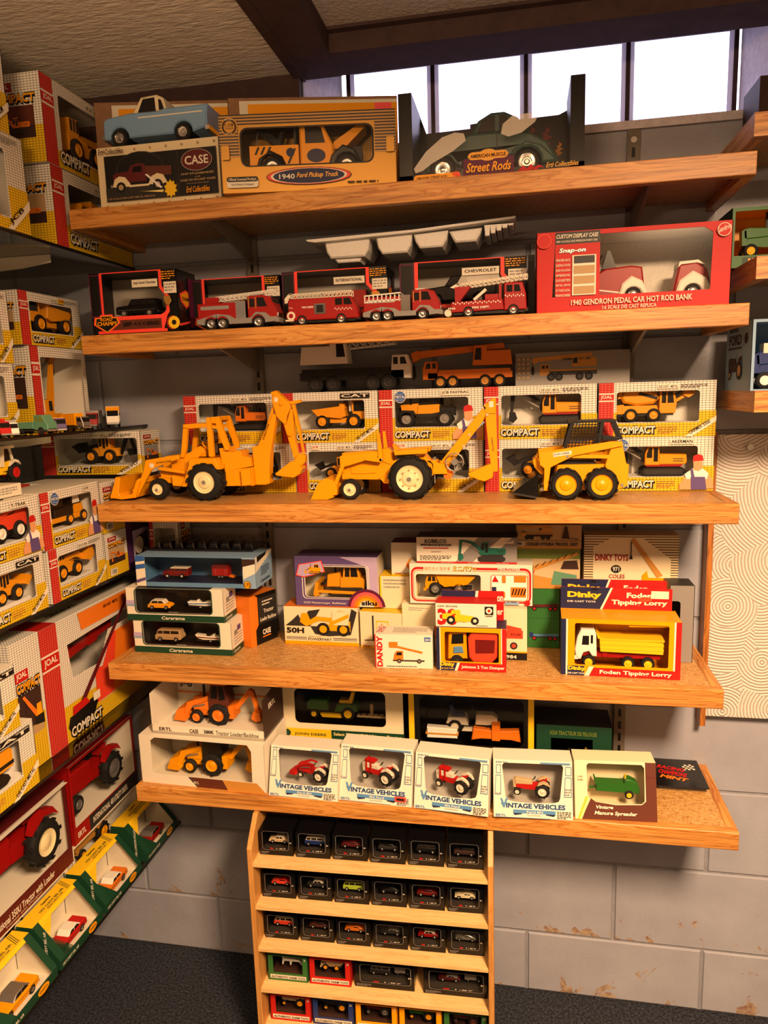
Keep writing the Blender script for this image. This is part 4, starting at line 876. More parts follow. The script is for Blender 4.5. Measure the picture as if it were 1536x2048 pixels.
# ---- large yellow toys on the third shelf (profiles in millimetre-like units, y down)
HWB = 160
def hubcap(x, z, r, hw, m='creamhub'): return C('hub_cap', m, x, z, r, hw, 16)
lb = 'toyyellow'
bh = [P('front_bucket', lb, "148,575 182,580 158,690 175,712 262,690 300,600 318,585 330,600 285,718 180,730 92,718", 170, 2), P('bucket_shell', lb, "146,574 184,578 168,600 150,690 180,720 95,722", 168), P('loader_arm', lb, "372,460 610,428 618,455 440,512 405,535 290,712 262,690 345,545", (-150, -128), 3), P('loader_arm', lb, "372,460 610,428 618,455 440,512 405,535 290,712 262,690 345,545", (128, 150), 3),
      Bar('lift_ram', lb, 450, 520, 640, 548, 22, (-126, -104)), Bar('lift_ram', lb, 450, 520, 640, 548, 22, (104, 126)), P('grille_block', lb, "436,530 525,540 525,590 436,585", 70), P('hood', lb, "520,450 625,430 640,430 700,400 760,390 772,420 700,470 660,640 560,640 520,560", 75, 4), P('dashboard', lb, "690,395 735,378 775,415 770,450 690,450", 60, 3), P('engine_pipes', lb, "628,480 668,462 676,520 650,560 620,540", (-84, 84), 4), P('front_axle', lb, "430,585 560,590 580,640 500,625 430,600", 90),
      P('step', lb, "550,570 650,590 640,645 550,640", (-130, 130)), P('fender', lb, "695,455 880,455 912,530 885,530 860,492 745,492 715,530 660,645 630,645 690,500", (-158, -60), 3), P('fender', lb, "695,455 880,455 912,530 885,530 860,492 745,492 715,530 660,645 630,645 690,500", (60, 158), 3), P('floor_deck', lb, "690,470 900,470 900,500 690,500", 120),
      P('canopy_roof', lb, "638,225 815,220 815,250 640,257", 95, 3), P('canopy_post', lb, "640,250 672,250 652,390 628,450 605,452 615,400", (-95, -70)), P('canopy_post', lb, "640,250 672,250 652,390 628,450 605,452 615,400", (70, 95)), P('canopy_post', lb, "815,182 848,182 852,445 815,445", (-100, -75)), P('canopy_post', lb, "815,182 848,182 852,445 815,445", (75, 100)), P('rear_brace', lb, "845,180 905,178 965,375 962,405 935,405 888,262 852,255 852,235 885,240 880,222 848,222", (-100, -75)), P('rear_brace', lb, "845,180 905,178 965,375 962,405 935,405 888,262 852,255 852,235 885,240 880,222 848,222", (75, 100)), P('canopy_bar', lb, "818,185 905,182 905,205 818,205", 95),
      T('steering_wheel', lb, [(762+26*math.cos(a*.5236), 42*math.sin(a*.5236), 380+30*math.sin(a*.5236+1.57)*.9) for a in range(13)], 6), T('steering_column', lb, [(762, 0, 380), (745, 0, 420)], 7), T('exhaust_stack', 'black', [(608, 40, 290), (608, 40, 440)], 8), P('driver_seat', 'black', "858,365 888,360 898,392 872,432 855,428", 45, 4),
      P('operator_deck', lb, "880,395 942,385 950,420 985,420 1005,412 1035,412 1042,450 1068,452 1100,465 1105,520 925,550 900,520", 75, 3), P('valve_block', lb, "918,495 975,485 978,555 918,555", 90, 3), P('rear_frame', lb, "925,545 1112,525 1115,650 925,650", 95, 2), P('rear_hatch', lb, "985,540 1020,535 1020,645 985,645", 99), P('stabiliser', lb, "1045,540 1110,530 1112,640 1050,648", (-125, -95), 3), P('stabiliser', lb, "1045,540 1110,530 1112,640 1050,648", (95, 125), 3),
      P('boom_post', lb, "1104,392 1135,384 1232,432 1218,560 1216,640 1190,650 1116,650", (-42, 42), 4), P('boom', lb, "1135,392 1148,372 1262,168 1285,182 1275,235 1230,434 1180,430", (-30, 30), 4), P('boom_knee', lb, "1266,40 1272,24 1290,18 1378,100 1390,132 1360,188 1352,242 1335,240 1288,190 1262,95", (-34, 34), 4), P('dipper_arm', lb, "1325,215 1352,242 1385,140 1398,150 1402,330 1420,440 1475,455 1470,500 1440,525 1400,500", (-24, 24), 3), Bar('boom_ram', lb, 1190, 320, 1270, 110, 18, (-12, 12)), Bar('dipper_ram', lb, 1402, 112, 1438, 300, 20, (-12, 12)), Bar('dipper_ram', lb, 1436, 290, 1460, 450, 13, (-10, 10)), P('ram_bracket', lb, "1362,95 1450,82 1458,88 1455,102 1392,114", (-20, 20), 2),
      P('dig_bucket', lb, "1264,572 1380,490 1400,488 1456,542 1440,575 1392,602 1270,586", (-52, 52), 3), P('bucket_tooth', 'black', "1238,570 1268,568 1270,584 1240,584", (-40, 40)), P('decal_plate', 'offwhite', "400,482 432,485 430,515 402,513", (-151.5, -150)), P('decal_plate', 'offwhite', "1282,62 1306,64 1304,94 1280,92", (-36, -34)),
      W(455, 72, 62, 172, 'creamhub', .54, z=660), W(802, 125, 84, 180, 'creamhub', .60, z=614, lugs=26), C('axle_nut', 'silver', 802, 614, 14, 184), C('axle_nut', 'silver', 450, 663, 9, 176)]
for i, sxy in enumerate([(1275, 35), (1330, 105), (1380, 310), (1160, 590), (1405, 455), (322, 615), (268, 670)]): bh.append(C('rivet', lb, sxy[0], sxy[1], 12, 45 if sxy[0] > 1000 else 154, 10))
kb = .000311
pb = at(200+802*.3255, 760+739*.3255, Y=-.20)
x0b = at(200+92*.3255, 985, Y=-.19).x
o = vehicle('toy_backhoe_loader', 'long yellow metal toy backhoe loader with roll canopy and tall folded boom', 'toy', img(bh), loc=(x0b, -.158, Z3), k=kb, anchor='l')
mt = MB(); put_text(mt, 'INTERNATIONAL', 0, 0, .036, .0042, 0, 'black', .02, 0, .13); q = mt.obj('lettering', o, ((452-92)*kb, -151*kb, (739-488)*kb))
mt = MB(); put_text(mt, 'INTERNATIONAL', 0, 0, .036, .0042, 0, 'black', .02, 0, 1.17); q = mt.obj('lettering', o, ((1192-92)*kb, -31.5*kb, (739-345)*kb))
# second toy: tractor with hand-cranked backhoe
tr = [P('front_bucket', lb, "150,652 195,625 245,640 278,690 275,745 248,748 248,765 205,778 80,778 82,770", (-150, 150), 2), P('bucket_side', lb, "145,655 215,655 210,778 80,778", (-155, 155)), P('loader_arm', lb, "300,470 575,440 578,470 560,500 480,505 345,545 330,545 245,735 218,730 300,545", (-120, -100), 3), P('loader_arm', lb, "300,470 575,440 578,470 560,500 480,505 345,545 330,545 245,735 218,730 300,545", (100, 120), 3), P('loader_arm_tip', lb, "482,480 598,485 608,510 598,518 482,500", (-128, -120)), P('upright_lever', lb, "575,312 592,312 612,470 608,500 580,500", (-125, -90), 2), P('upright_lever', lb, "575,312 592,312 612,470 608,500 580,500", (90, 125), 2),
      P('hood', lb, "300,455 560,440 600,430 640,430 675,455 668,560 640,645 320,640 300,600", 62, 5), P('engine_relief', lb, "365,560 420,545 440,560 540,545 555,560 550,600 440,605 365,600", 70, 3), P('dashboard', lb, "600,430 640,425 672,455 660,540 600,520", 70, 3), P('front_frame', lb, "300,600 560,635 660,640 665,672 570,645 300,640", 75), P('fender', lb, "690,430 700,440 935,425 925,460 720,468 700,470", (-130, -55), 2), P('fender', lb, "690,430 700,440 935,425 925,460 720,468 700,470", (55, 130), 2), P('seat', lb, "668,400 680,396 715,440 710,466 690,462", 45, 3), P('transmission', lb, "640,520 900,470 960,540 960,620 640,640", 60), P('step', lb, "580,630 660,635 662,672 612,670", (-100, 100)),
      P('hitch_block', lb, "905,515 985,515 990,535 1050,540 1060,612 960,612 950,540", 60, 2), P('boom', lb, "1000,520 1010,528 1318,148 1345,165 1310,250 1060,575 1020,560", (-26, 26), 3), P('boom_knee', lb, "1310,150 1375,95 1398,92 1398,200 1330,200", (-30, 30), 3), P('dipper_arm', lb, "1318,150 1398,95 1408,560 1410,600 1375,605 1360,560", (-22, 22), 3), P('dig_bucket', lb, "1205,610 1360,545 1380,570 1375,640 1320,668 1270,655 1208,625", (-50, 50), 3), P('link_bar', 'skyblue', "1300,240 1320,260 1230,340 1222,325", (-8, 8)),
      T('crank_wheel', 'silver', [(1112+62*math.cos(a*.3927), -74, 527+62*math.sin(a*.3927)) for a in range(17)], 5), T('crank_spoke', 'silver', [(1052, -74, 527), (1172, -74, 527)], 4), T('crank_spoke', 'silver', [(1112, -74, 466), (1112, -74, 588)], 4), C('crank_hub', 'silver', 1112, 527, 22, (-80, -20)), C('pulley', 'orange', 1062, 620, 32, (-40, 40)), C('lever_cap', 'chrome', 965, 508, 14, (-12, 12)), T('rope', 'silver', [(965, -20, 612), (965, -20, 680)], 5),
      P('decal_plate', 'offwhite', "1352,115 1382,115 1382,155 1352,155", (-32, -30)), W(375, 74, 62, 165, 'creamhub', .62, z=705), W(808, 148, 90, 175, 'creamhub', .64, z=630, lugs=26), C('axle_nut', 'silver', 804, 634, 16, 180), C('axle_nut', 'silver', 372, 708, 10, 170)]
for a in range(8): tr.append(C('wheel_bolt', 'tan', 804+62*math.cos(a*.785), 634+62*math.sin(a*.785), 6, 176, 8))
for x, z in ((1338, 205), (1215, 342), (1175, 420), (1318, 160), (1060, 600), (598, 500), (230, 720)): tr.append(C('rivet', 'sand', x, z, 11, 30 if x > 700 else 128, 10))
kt = .2995*.000955
x0 = at(600+80*.2995, 985, Y=-.19).x
o = vehicle('toy_tractor_backhoe', 'yellow toy tractor with cream wheels, front bucket and hand-cranked backhoe', 'toy', img(tr), loc=(x0, -.158, Z3), k=kt, anchor='l')
mt = MB(); put_text(mt, 'INTERNATIONAL', 0, 0, .028, .0036, 0, 'black', .02, 0, -1.45); mt.obj('lettering', o, ((1362-80)*kt, -22.8*kt, (778-365)*kt))
# third toy: skid steer loader
sk = [P('body', lb, "440,545 700,545 735,575 820,545 830,600 820,660 765,692 560,692 430,600", (-100, 100), 4), P('engine_cover', 'black', "400,520 640,520 660,545 430,545", (-70, 70)), P('rear_tower', lb, "735,430 790,412 815,540 830,545 825,665 765,690 700,548 735,440", (-125, -95), 3), P('rear_tower', lb, "735,430 790,412 815,540 830,545 825,665 765,690 700,548 735,440", (95, 125), 3), P('lift_arm', lb, "335,470 735,412 790,415 790,440 530,490 400,555 385,690 362,690 365,560 340,540", (-140, -125), 2), P('lift_arm', lb, "335,470 735,412 790,415 790,440 530,490 400,555 385,690 362,690 365,560 340,540", (125, 140), 2), P('arm_knuckle', lb, "300,520 320,500 345,540 365,600 350,605 310,560", (-80, 80), 2), Bar('lift_ram', lb, 520, 494, 730, 500, 20, (-124, -104)), Bar('lift_ram', lb, 520, 494, 730, 500, 20, (104, 124)), P('name_plate', 'offwhite', "412,473 515,460 515,482 415,496", (-142, -140)),
      P('bucket', 'gloss_black', "188,695 320,598 332,610 335,720 300,728 188,705", (-150, 150), 2), P('bucket_lip', 'darkgrey', "188,697 320,722 320,734 188,708", (-152, 152)), P('chain_case', lb, "430,640 560,690 765,690 765,650 430,600", (-110, 110)),
      P('cage_post', 'black', "512,302 528,302 490,455 474,455", (-85, -70)), P('cage_post', 'black', "512,302 528,302 490,455 474,455", (70, 85)), P('cage_post', 'black', "680,300 698,300 672,470 655,470", (-85, -70)), P('cage_post', 'black', "680,300 698,300 672,470 655,470", (70, 85)), P('cage_post', 'black', "740,300 758,300 800,405 782,408", (-85, -70)), P('cage_post', 'black', "740,300 758,300 800,405 782,408", (70, 85)), P('cage_roof', 'black', "500,296 760,294 760,308 500,310", (-88, 88)), P('rear_screen', 'black', "690,380 780,400 780,412 690,412", (-70, 70))]
for i in range(9): sk.append(Bar('cage_mesh', 'black', 530+i*17, 305, 498+i*19, 452, 5, (-83, -78)))
for i in range(8): sk.append(Bar('cage_mesh', 'black', 510-i*4.5, 320+i*17, 680-i*3, 320+i*17, 5, (-83, -78)))
sk += [W(485, 88, 74, 180, lb, .66, z=652, lugs=24), W(680, 88, 74, 180, lb, .66, z=652, lugs=24), C('rivet', 'silver', 778, 432, 12, 128, 12), C('rivet', 'silver', 795, 660, 9, 128, 12), C('rivet', 'silver', 493, 495, 9, 142, 12), C('pin', 'silver', 355, 685, 12, (-110, 110), 12)]
ks = .3516*.000955
x0 = at(960+188*.3516, 985, Y=-.19).x
o = vehicle('toy_skid_steer', 'yellow toy skid steer loader with black cage and black bucket', 'toy', img(sk), loc=(x0, -.158, Z3), k=ks, anchor='l')
mt = MB(); put_text(mt, 'JOHN DEERE', 0, 0, .030, .0048, 0, 'black', .02, 0, .12); mt.obj('lettering', o, ((416-188)*ks, -142.6*ks, (740-492)*ks))
# ------------------------------------------------------------------ top shelf
Z1 = SH[1][0]
def kraft(label, A, B_, ptop, frame):
    d = B_-A; w = math.hypot(d.x, d.y); rz = math.atan2(d.y, d.x); h = ptop-Z1
    b = Box(label, (A.x, A.y, Z1), w, h, .022, rz, 'kraft', name='kraft_carton', cat='carton'); u0, v1, yl = frame
    b.R(u0, .1, 1.0, v1, 'offwhite'); b.R(u0+.05, .14, 1.0, v1-yl, 'toyyellow'); return b
b = kraft('kraft cardboard carton with white-framed yellow panel behind the blue pickup', Vector((-.884, -.125, 0)), at(460, 290, Y=-.066), at(178, 207, Y=-.125).z, (.13, .975, .03))
b.done()
b = kraft('taller kraft cardboard carton with pink price sticker behind the gold box', at(461, 290, Y=-.105), at(796, 280, Y=-.026), at(461, 196, Y=-.105).z, (.065, .975, .028)); b.R(.865, .86, .965, .945, 'pink'); b.text('K 1:18th 2001', .87, .875, .96, .89, 'maroon', .01); b.done()
loc, w, h = fb(197, 440, -.243, Z1, 297, 350, 345)
b = Box('cream picture box showing a maroon vintage pickup and pocket knife', loc, w, h, .105, 0, 'cream', name='picture_box', cat='toy box'); case_top = loc[2]+h
for i in range(8): b.disc(.06+i*.13, .93, .02, 'tan').disc(.06+i*.13, .045, .02, 'tan')
b.R(.065, .11, .985, .845, 'black'); b.R(.67, .11, .985, .83, 'darkbrown').R(.675, .115, .98, .825, 'black')
b.ell(.36, .6, .2, .28, 'darkgrey').ell(.36, .6, .19, .26, 'black'); b.R(.065, .11, .67, .32, 'darkgrey')
b.pic(oldpickup('maroon', 'cream', 'brown'), .11, .24, .62, v1=.8); b.poly("0.4,0.5 0.52,0.26 0.54,0.27 0.42,0.5", 'white').poly("0.34,0.24 0.54,0.19 0.55,0.23 0.4,0.23", 'paleyellow')
st = [(.605+(.055 if i % 2 else .04)*math.cos(i*math.pi/10), .235+(.15 if i % 2 else .11)*math.sin(i*math.pi/10)) for i in range(20)]; b.poly(st, 'yellow')
b.ell(.83, .65, .125, .17, 'offwhite').ell(.83, .65, .122, .165, 'maroon'); b.text('CASE', .735, .58, .925, .72, 'offwhite', .02)
b.text('1947 STUDEBAKER', .70, .42, .965, .455, 'tan', .02).text('and', .81, .375, .85, .4, 'tan').text('CASE XX POCKET KNIFE', .69, .32, .975, .355, 'tan', .02).text('with Genuine Bone Handle', .74, .275, .92, .295, 'tan'); b.text('Ertl Collectibles', .735, .14, .925, .235, 'toyyellow', .01, .3); b.text('Ertl Collectibles', .03, .865, .24, .955, 'darkbrown', .01, .3); b.text('1:25 SCALE DIE-CAST METAL REPLICA', .085, .125, .48, .155, 'tan', .01); b.done()
a = at(219, 280, Y=-.21); e = at(431, 280, Y=-.21)
o = vehicle('toy_pickup', 'pale blue toy pickup with cream roof standing on the cream picture box', 'toy car', pickup('babyblue', 'cream'), e.x-a.x, ((a.x+e.x)/2, -.196, case_top+.0002))
gA = at(446, 393, Y=-.282); gB = at(794, 365, Y=-.228); gd = gB-gA; loc = (gA.x, gA.y, Z1); w = math.hypot(gd.x, gd.y); h = at(434, 231, Y=-.282).z-Z1; gr = math.atan2(gd.y, gd.x)
win = [(u, v) for u, v in [(x/w, z/h) for x, z in rrect(.125*w, .345*h, .865*w, .815*h, .012)]]
b = Box('gold striped window box with a yellow and black tow truck', loc, w, h, .10, gr, {'*': 'gold', 'front': 'gold'}, win, 'darkbrown', name='window_box', cat='toy box', backcol='gold')
b.R(0, .865, 1, 1, 'gold_stripes').R(0, .46, .11, .865, 'gold_stripes').R(.88, .46, 1, .865, 'gold_stripes')
b.ring([(u, v) for u, v in [(x/w, z/h) for x, z in rrect(.115*w, .33*h, .875*w, .83*h, .014)]], win, 'black')
b.disc(.06, .845, .115, 'gold').disc(.06, .845, .10, 'darkbrown').disc(.06, .845, .075, 'gold'); b.text('1:18', .035, .85, .085, .89, 'darkbrown', .02).text('SCALE', .038, .815, .083, .84, 'darkbrown', .01).text('DIE CAST', .035, .925, .085, .945, 'offwhite').text('METAL', .04, .745, .08, .765, 'offwhite')
b.ell(.50, .185, .245, .115, 'black').ell(.5, .185, .24, .108, 'orangered').ell(.5, .185, .22, .1, 'offwhite').ell(.5, .185, .205, .095, 'navy'); b.text('1940', .33, .15, .42, .215, 'offwhite', .02).text('Ford Pickup Truck', .43, .145, .67, .225, 'gold', .02, .3)
b.R(.03, .06, .21, .2, 'offwhite', .03).R(.03, .135, .21, .2, 'black', .03); b.text('Official Licensed Product', .04, .15, .2, .185, 'offwhite', .01).text('Ford Motor Company', .055, .08, .185, .115, 'black', 0, .3); b.lines(.72, .06, .97, .1, 1, 'darkbrown'); b.R(.01, .42, .055, .6, 'gold', .02).R(.945, .45, .99, .64, 'gold', .02); b.done()
b.toy('toy_tow_truck', 'yellow and black toy tow truck with raised hood in the gold striped box', 'toy car', towtruck(), w*.67, .495, .050, h*.19)
# street rod box, open-topped black display carton
loc, w, h = fb(797, 1171, -.243, Z1, 180, 260, 240)
a = at(797, 250, Y=-.243).x; e = at(1170, 240, Y=-.243).x; w = e-a
hb = at(1172, 147, Y=-.243).z-Z1
r = empty('display_box', (a, -.243, Z1), 0, 'open black display box with a grey-green street rod and orange flames', 'toy box')
m = MB(); d = .12; t = .0015
m.box(0, .075*w, 0, d, 0, hb, {'*': 'black', 'front': 'gloss_black'}); m.obj('side_panel', r); m = MB(); m.box(.925*w, w, 0, d, 0, hb, {'*': 'black', 'front': 'gloss_black'}); m.obj('side_panel', r)
m = MB(); m.prism([(.075*w, 0), (.925*w, 0), (.925*w, .90*hb), (.88*w, .86*hb), (.63*w, .85*hb), (.63*w, .89*hb), (.37*w, .85*hb), (.37*w, .80*hb), (.11*w, .79*hb), (.075*w, .99*hb)], d-.002, d, 'gloss_black'); m.obj('back_panel', r)
m = MB(); m.box(.075*w, .925*w, 0, d, 0, .002, 'black'); m.obj('base_panel', r)
m = MB(); m.prism([(.0, 0), (w, 0), (w, .085*hb), (0, .085*hb)], 0, t, 'gloss_black'); m.prism([(.34*w, .02), (.35*w, .215*hb), (.385*w, .235*hb), (.42*w, .30*hb), (.57*w, .30*hb), (.60*w, .235*hb), (.635*w, .215*hb), (.64*w, .02)], -.001, t, 'black'); m.obj('front_band', r)
m = MB(); m.flatpoly([(.352*w, .01*hb), (.358*w, .21*hb), (.628*w, .21*hb), (.632*w, .01*hb)], -.0013, 'plum'); m.flatpoly(rrect(.38*w, .195*hb, .6*w, .28*hb, .008), -.0016, 'gold'); m.flatpoly(ellipse(.49*w, .24*hb, .05*w, .065*hb), -.0018, 'gold'); m.flatpoly(rrect(.39*w, .21*hb, .59*w, .265*hb, .006), -.002, 'toyyellow'); m.flatpoly(rrect(.08*w, .005*hb, .34*w, .083*hb, .006), -.0008, 'toyyellow')
fl = "0,.3 .2,.9 .35,.5 .5,1 .62,.55 .8,.85 1,.45 .8,.5 .7,.2 .55,.35 .4,0 .2,.2"
m.flatpoly([(.65*w+u*.14*w, .01*hb+v*.09*hb) for u, v in pp(fl)], -.0008, 'red'); m.flatpoly([(.34*w-u*.05*w, .01*hb+v*.1*hb) for u, v in pp(fl)], -.001, 'orangered')
for u0, v0, s, mm in ((.69, .52, .10, 'darkred'), (.77, .48, .11, 'darkred'), (.86, .38, .07, 'caramel')): m.flatpoly([(u0*w+(z)*s*w*.7, v0*hb+x*s*hb*2.4) for x, z in pp(fl)], d-.0026, mm)
m.obj('front_print', r)
m = MB(); put_text(m, 'AMERICAN MUSCLE', .395*w, .215*hb, .585*w, .255*hb, -.0023, 'black', .03); put_text(m, 'Street Rods', .365*w, .05*hb, .62*w, .17*hb, -.0016, 'black', .06, .3); put_text(m, 'Street Rods', .37*w, .06*hb, .615*w, .165*hb, -.0019, 'toyyellow', .02, .3); put_text(m, '1940 FORD STREET ROD', .095*w, .025*hb, .265*w, .06*hb, -.0012, 'black', .02, .1); put_text(m, 'Ertl Collectibles', .80*w, .045*hb, .97*w, .10*hb, -.0012, 'gold', .01, .3); m.obj('lettering', r)
m = MB(); m.flatpoly([(.075*w, .085*hb), (.925*w, .085*hb), (.925*w, .66*hb), (.63*w, .66*hb), (.37*w, .64*hb), (.075*w, .6*hb)], .001, 'cellophane'); m.obj('window_film', r)
m = MB(); m.flatpoly([(.09*w, .80*hb), (.90*w, .87*hb), (.915*w, .995*hb), (.08*w, .99*hb)], d-.004, 'cellophane'); m.obj('loose_film', r)
m = MB(); gl1 = "0.08,0.16 0.09,0.11 0.13,0.13 0.18,0.20 0.30,0.32 0.37,0.42 0.36,0.50 0.31,0.52 0.24,0.48 0.15,0.34"; m.flatpoly([(x*w, z*hb) for x, z in pp(gl1)], .0005, 'glare_film'); m.obj('painted_glare', r, label='pale glare patch painted on the plastic film over the hood'); m = MB(); gl2 = "0.56,0.46 0.60,0.42 0.67,0.45 0.74,0.55 0.77,0.66 0.62,0.64 0.57,0.56"; m.flatpoly([(x*w, z*hb) for x, z in pp(gl2)], .0005, 'glare_film'); m.obj('painted_glare', r, label='pale glare patch painted on the plastic film over the roof')  # two pale patches: glare on the film put in as colour
vehicle('toy_street_rod', 'grey-green toy street rod coupe in the open black display box', 'toy car', coupe('rodgreen'), .73*w, (a+.50*w, -.243+.062, Z1+.0022), 0)
# ------------------------------------------------------------------ second shelf
Z2 = SH[2][0]
def champs(label, pl, pr, ptop, Y, toyspec, toylab, tu=.5, tl=.55, name='', sub='', big=True, dd=.085, flipt=False, toyz=.3):
    loc, w, h = fb(pl, pr, Y, Z2, ptop, ptop+60, ptop+55)
    wn = [(.145, .30), (.80, .30), (.84, .33), (.865, .37), (.865, .58), (.80, .72), (.80, .985), (.15, .985)]
    b = Box(label, loc, w, h, dd, 0, {'*': 'gloss_black', 'right': 'gloss_black'}, wn, 'darkgrey', name='window_box', cat='toy box', backcol='silverboard')
    b.ring([(.12, .06), (.82, .06), (.87, .28), (.9, .34), (.9, .6), (.83, .74), (.83, 1), (.12, 1)], wn, 'neon'); b.R(.06, .03, .86, .075, 'neon'); b.R(.12, .085, .80, .24, 'brown')
    b.R(0, .30, .12, .98, 'plum').R(.01, .32, .11, .96, 'black')
    sh = [(.03, .30), (.09, .30), (.1, .34), (.24, .34), (.25, .30), (.31, .30), (.33, .20), (.17, .03), (.015, .18)]; b.poly(sh, 'neon'); b.poly([(.17+(u-.17)*.9, .19+(v-.19)*.88) for u, v in sh], 'toyyellow'); b.poly([(.17+(u-.17)*.82, .19+(v-.19)*.78) for u, v in sh], 'black')
    b.text('ROAD', .10, .235, .24, .29, 'toyyellow', .03).text('CHAMPS', .06, .16, .29, .225, 'toyyellow', .03)
    if sub: b.text(sub, .36, .12, .78, .2, 'black', .02)
    if name: b.R(.50, .74, .79, .86, 'offwhite'); b.text(name, .52, .78, .77, .83, 'black', .02)
    b.R(.86, .62, 1.0, .80, 'offwhite'); b.lines(.87, .64, .99, .78, 3, 'grey'); b.lines(.84, .83, .99, .97, 4, 'toyyellow')
    b.poly("0.85,0.58 0.92,0.58 0.94,0.50 0.90,0.42 0.86,0.48", 'gold'); b.disc(.935, .16, .11, 'deepred').disc(.95, .16, .10, 'yellow').disc(.95, .16, .04, 'black')
    m = MB(); m.prism([(.02*w, .30*h), (.14*w, .28*h), (.3*w, .3*h), (.3*w, .28*h), (.02*w, .26*h)], .01, .02, 'darkgrey')
    e = b.onend('right'); e.poly("0.1,0.62 0.45,0.7 0.75,0.62 0.7,0.5 0.42,0.4 0.15,0.5", 'neon'); e.poly("0.16,0.61 0.45,0.67 0.69,0.6 0.65,0.51 0.42,0.43 0.2,0.51", 'toyyellow'); e.text('CHAMPS', .2, .52, .66, .58, 'black', .03); e.poly("0,0.14 0.5,0.2 1,0.3 1,0.27 0.5,0.17 0,0.1", 'neon'); e.R(.55, .1, .9, .9, 'plum'); e.done()
    b.done(); b.toy(*toylab, toyspec, w*tl, tu, dd*.42, h*toyz, flipt); return b
champs('black and red window box with a black off-road wagon at the shelf corner', 182, 356, 548, -.238, car('gloss_black', 'gloss_black', 'silver', 'window', 'suv'), ('toy_wagon', 'black toy off-road wagon in the black and red window box', 'toy car'), .47, .50, 'Jeep Grand Cherokee', 'JEEP. 4 X 4 SERIES')
champs('black and red window box with a yellow pickup behind the first fire engine', 386, 562, 560, -.168, pickup('toyyellow', 'toyyellow', stripe=False), ('toy_pickup', 'yellow toy pickup in window box behind the first fire engine', 'toy car'), .55, .52, '', '', dd=.08, flipt=True)
champs('black and red window box with a red rescue truck, half hidden by fire engines', 566, 776, 545, -.168, boxvan('deepred', 'deepred'), ('toy_rescue_truck', 'red toy rescue truck in window box behind the fire engines', 'toy car'), .55, .46, 'INTERNATIONAL', '', dd=.08, flipt=True, toyz=.26)
b = champs('black and red window box with a black pickup under a price sticker', 800, 1053, 527, -.168, pickup('gloss_black', 'gloss_black', 'silver', stripe=False), ('toy_pickup', 'black toy pickup in window box with price sticker', 'toy car'), .48, .58, 'CHEVROLET', '', dd=.08, toyz=.28)
m = MB(); put_text(m, '4.99', .86*b.w, .63*b.h, .97*b.w, .68*b.h, -.004, 'darkgrey', .01); m.obj('price_lettering', b.root)
m = MB(); m.flatpoly([(.46*b.w, .62*b.h), (.50*b.w, .76*b.h), (.62*b.w, .84*b.h), (.78*b.w, .78*b.h), (.80*b.w, .64*b.h), (.6*b.w, .58*b.h)], .0006, 'glare_film'); m.obj('film_glare', b.root)  # glare on the window film, painted as a pale patch
xk = at(1056, 590, Y=-.165).x; b = Box('narrow glossy black carton squeezed beside the red pedal car box', (xk, -.16, Z2), .013, .118, .08, 0, 'gloss_black', name='carton', cat='carton'); b.R(.1, .1, .9, .9, 'darkgrey').done()
def ft(label, spec, pl, pr, y=-.222):
    a = at(pl, 640, Y=y-.02); e = at(pr, 640, Y=y-.02); return vehicle('toy_fire_engine', label, 'toy fire engine', spec, e.x-a.x, ((a.x+e.x)/2, y, Z2), group='fire engines on the second shelf')
ft('red toy fire engine with silver fenders and white ladder, first in the row', fire_a(), 397, 560)
o = ft('red toy fire engine with hose reel and FIRE DEPT lettering on its body', fire_b(), 567, 721)
L = .152; k = L/104
m = MB(); put_text(m, 'FIRE DEPT.', -.0245, 0, -.0005, .0034, 0, 'white', .02); m.obj('lettering', o, (-.017+.004, -.0216, .0325))
ft('red toy fire engine with side-mounted white rung ladder, third in the row', fire_a(True), 727, 886)
o = ft('red toy fire engine with raised ladder, chequered band and number F938', fire_c(), 889, 1056)
m = MB(); put_text(m, 'F938', -.073, 0, -.060, .0036, 0, 'white', .02); put_text(m, 'FIRE DEPT.', -.029, 0, .003, .0038, 0, 'white', .02); m.obj('lettering', o, (.0045, -.0235, .0155))
# upturned plastic tray on the window boxes
r = empty('plastic_tray', (at(640, 500, Y=-.13).x, -.155, Z2+.139), 0, 'white vacuum-formed plastic tray lying upside down on the window boxes', 'tray')
L = at(1030, 480, Y=-.13).x-r.location.x
m = MB(); m.prism([(-.018, .034), (-.016, .031), (.0, .028), (L*.5, .034), (L+.0, .046), (L+.002, .05), (L*.5, .0385)], -.012, .11, 'styro'); m.obj('tray_rim', r)
m = MB()
for x0, x1, zb in ((.02, .105, -.002), (.125, .19, .0), (.20, .26, .006), (.27, .325, .012)): m.prism([(x0, zb+.012), (x0+.008, zb), (x1-.008, zb), (x1, zb+.012), (x1+.004, .036), (x0-.004, .033)], 0, .095, 'styro', .003)
m.prism([(.04, -.010), (.085, -.010), (.09, .0), (.03, .0)], .01, .06, 'styro', .002)
for i in range(5): m.prism([(.335+i*.011, .02+i*.004), (.343+i*.011, .02+i*.004), (.345+i*.011, .04), (.333+i*.011, .04)], .0, .09, 'styro', .001)
m.obj('tray_pockets', r)
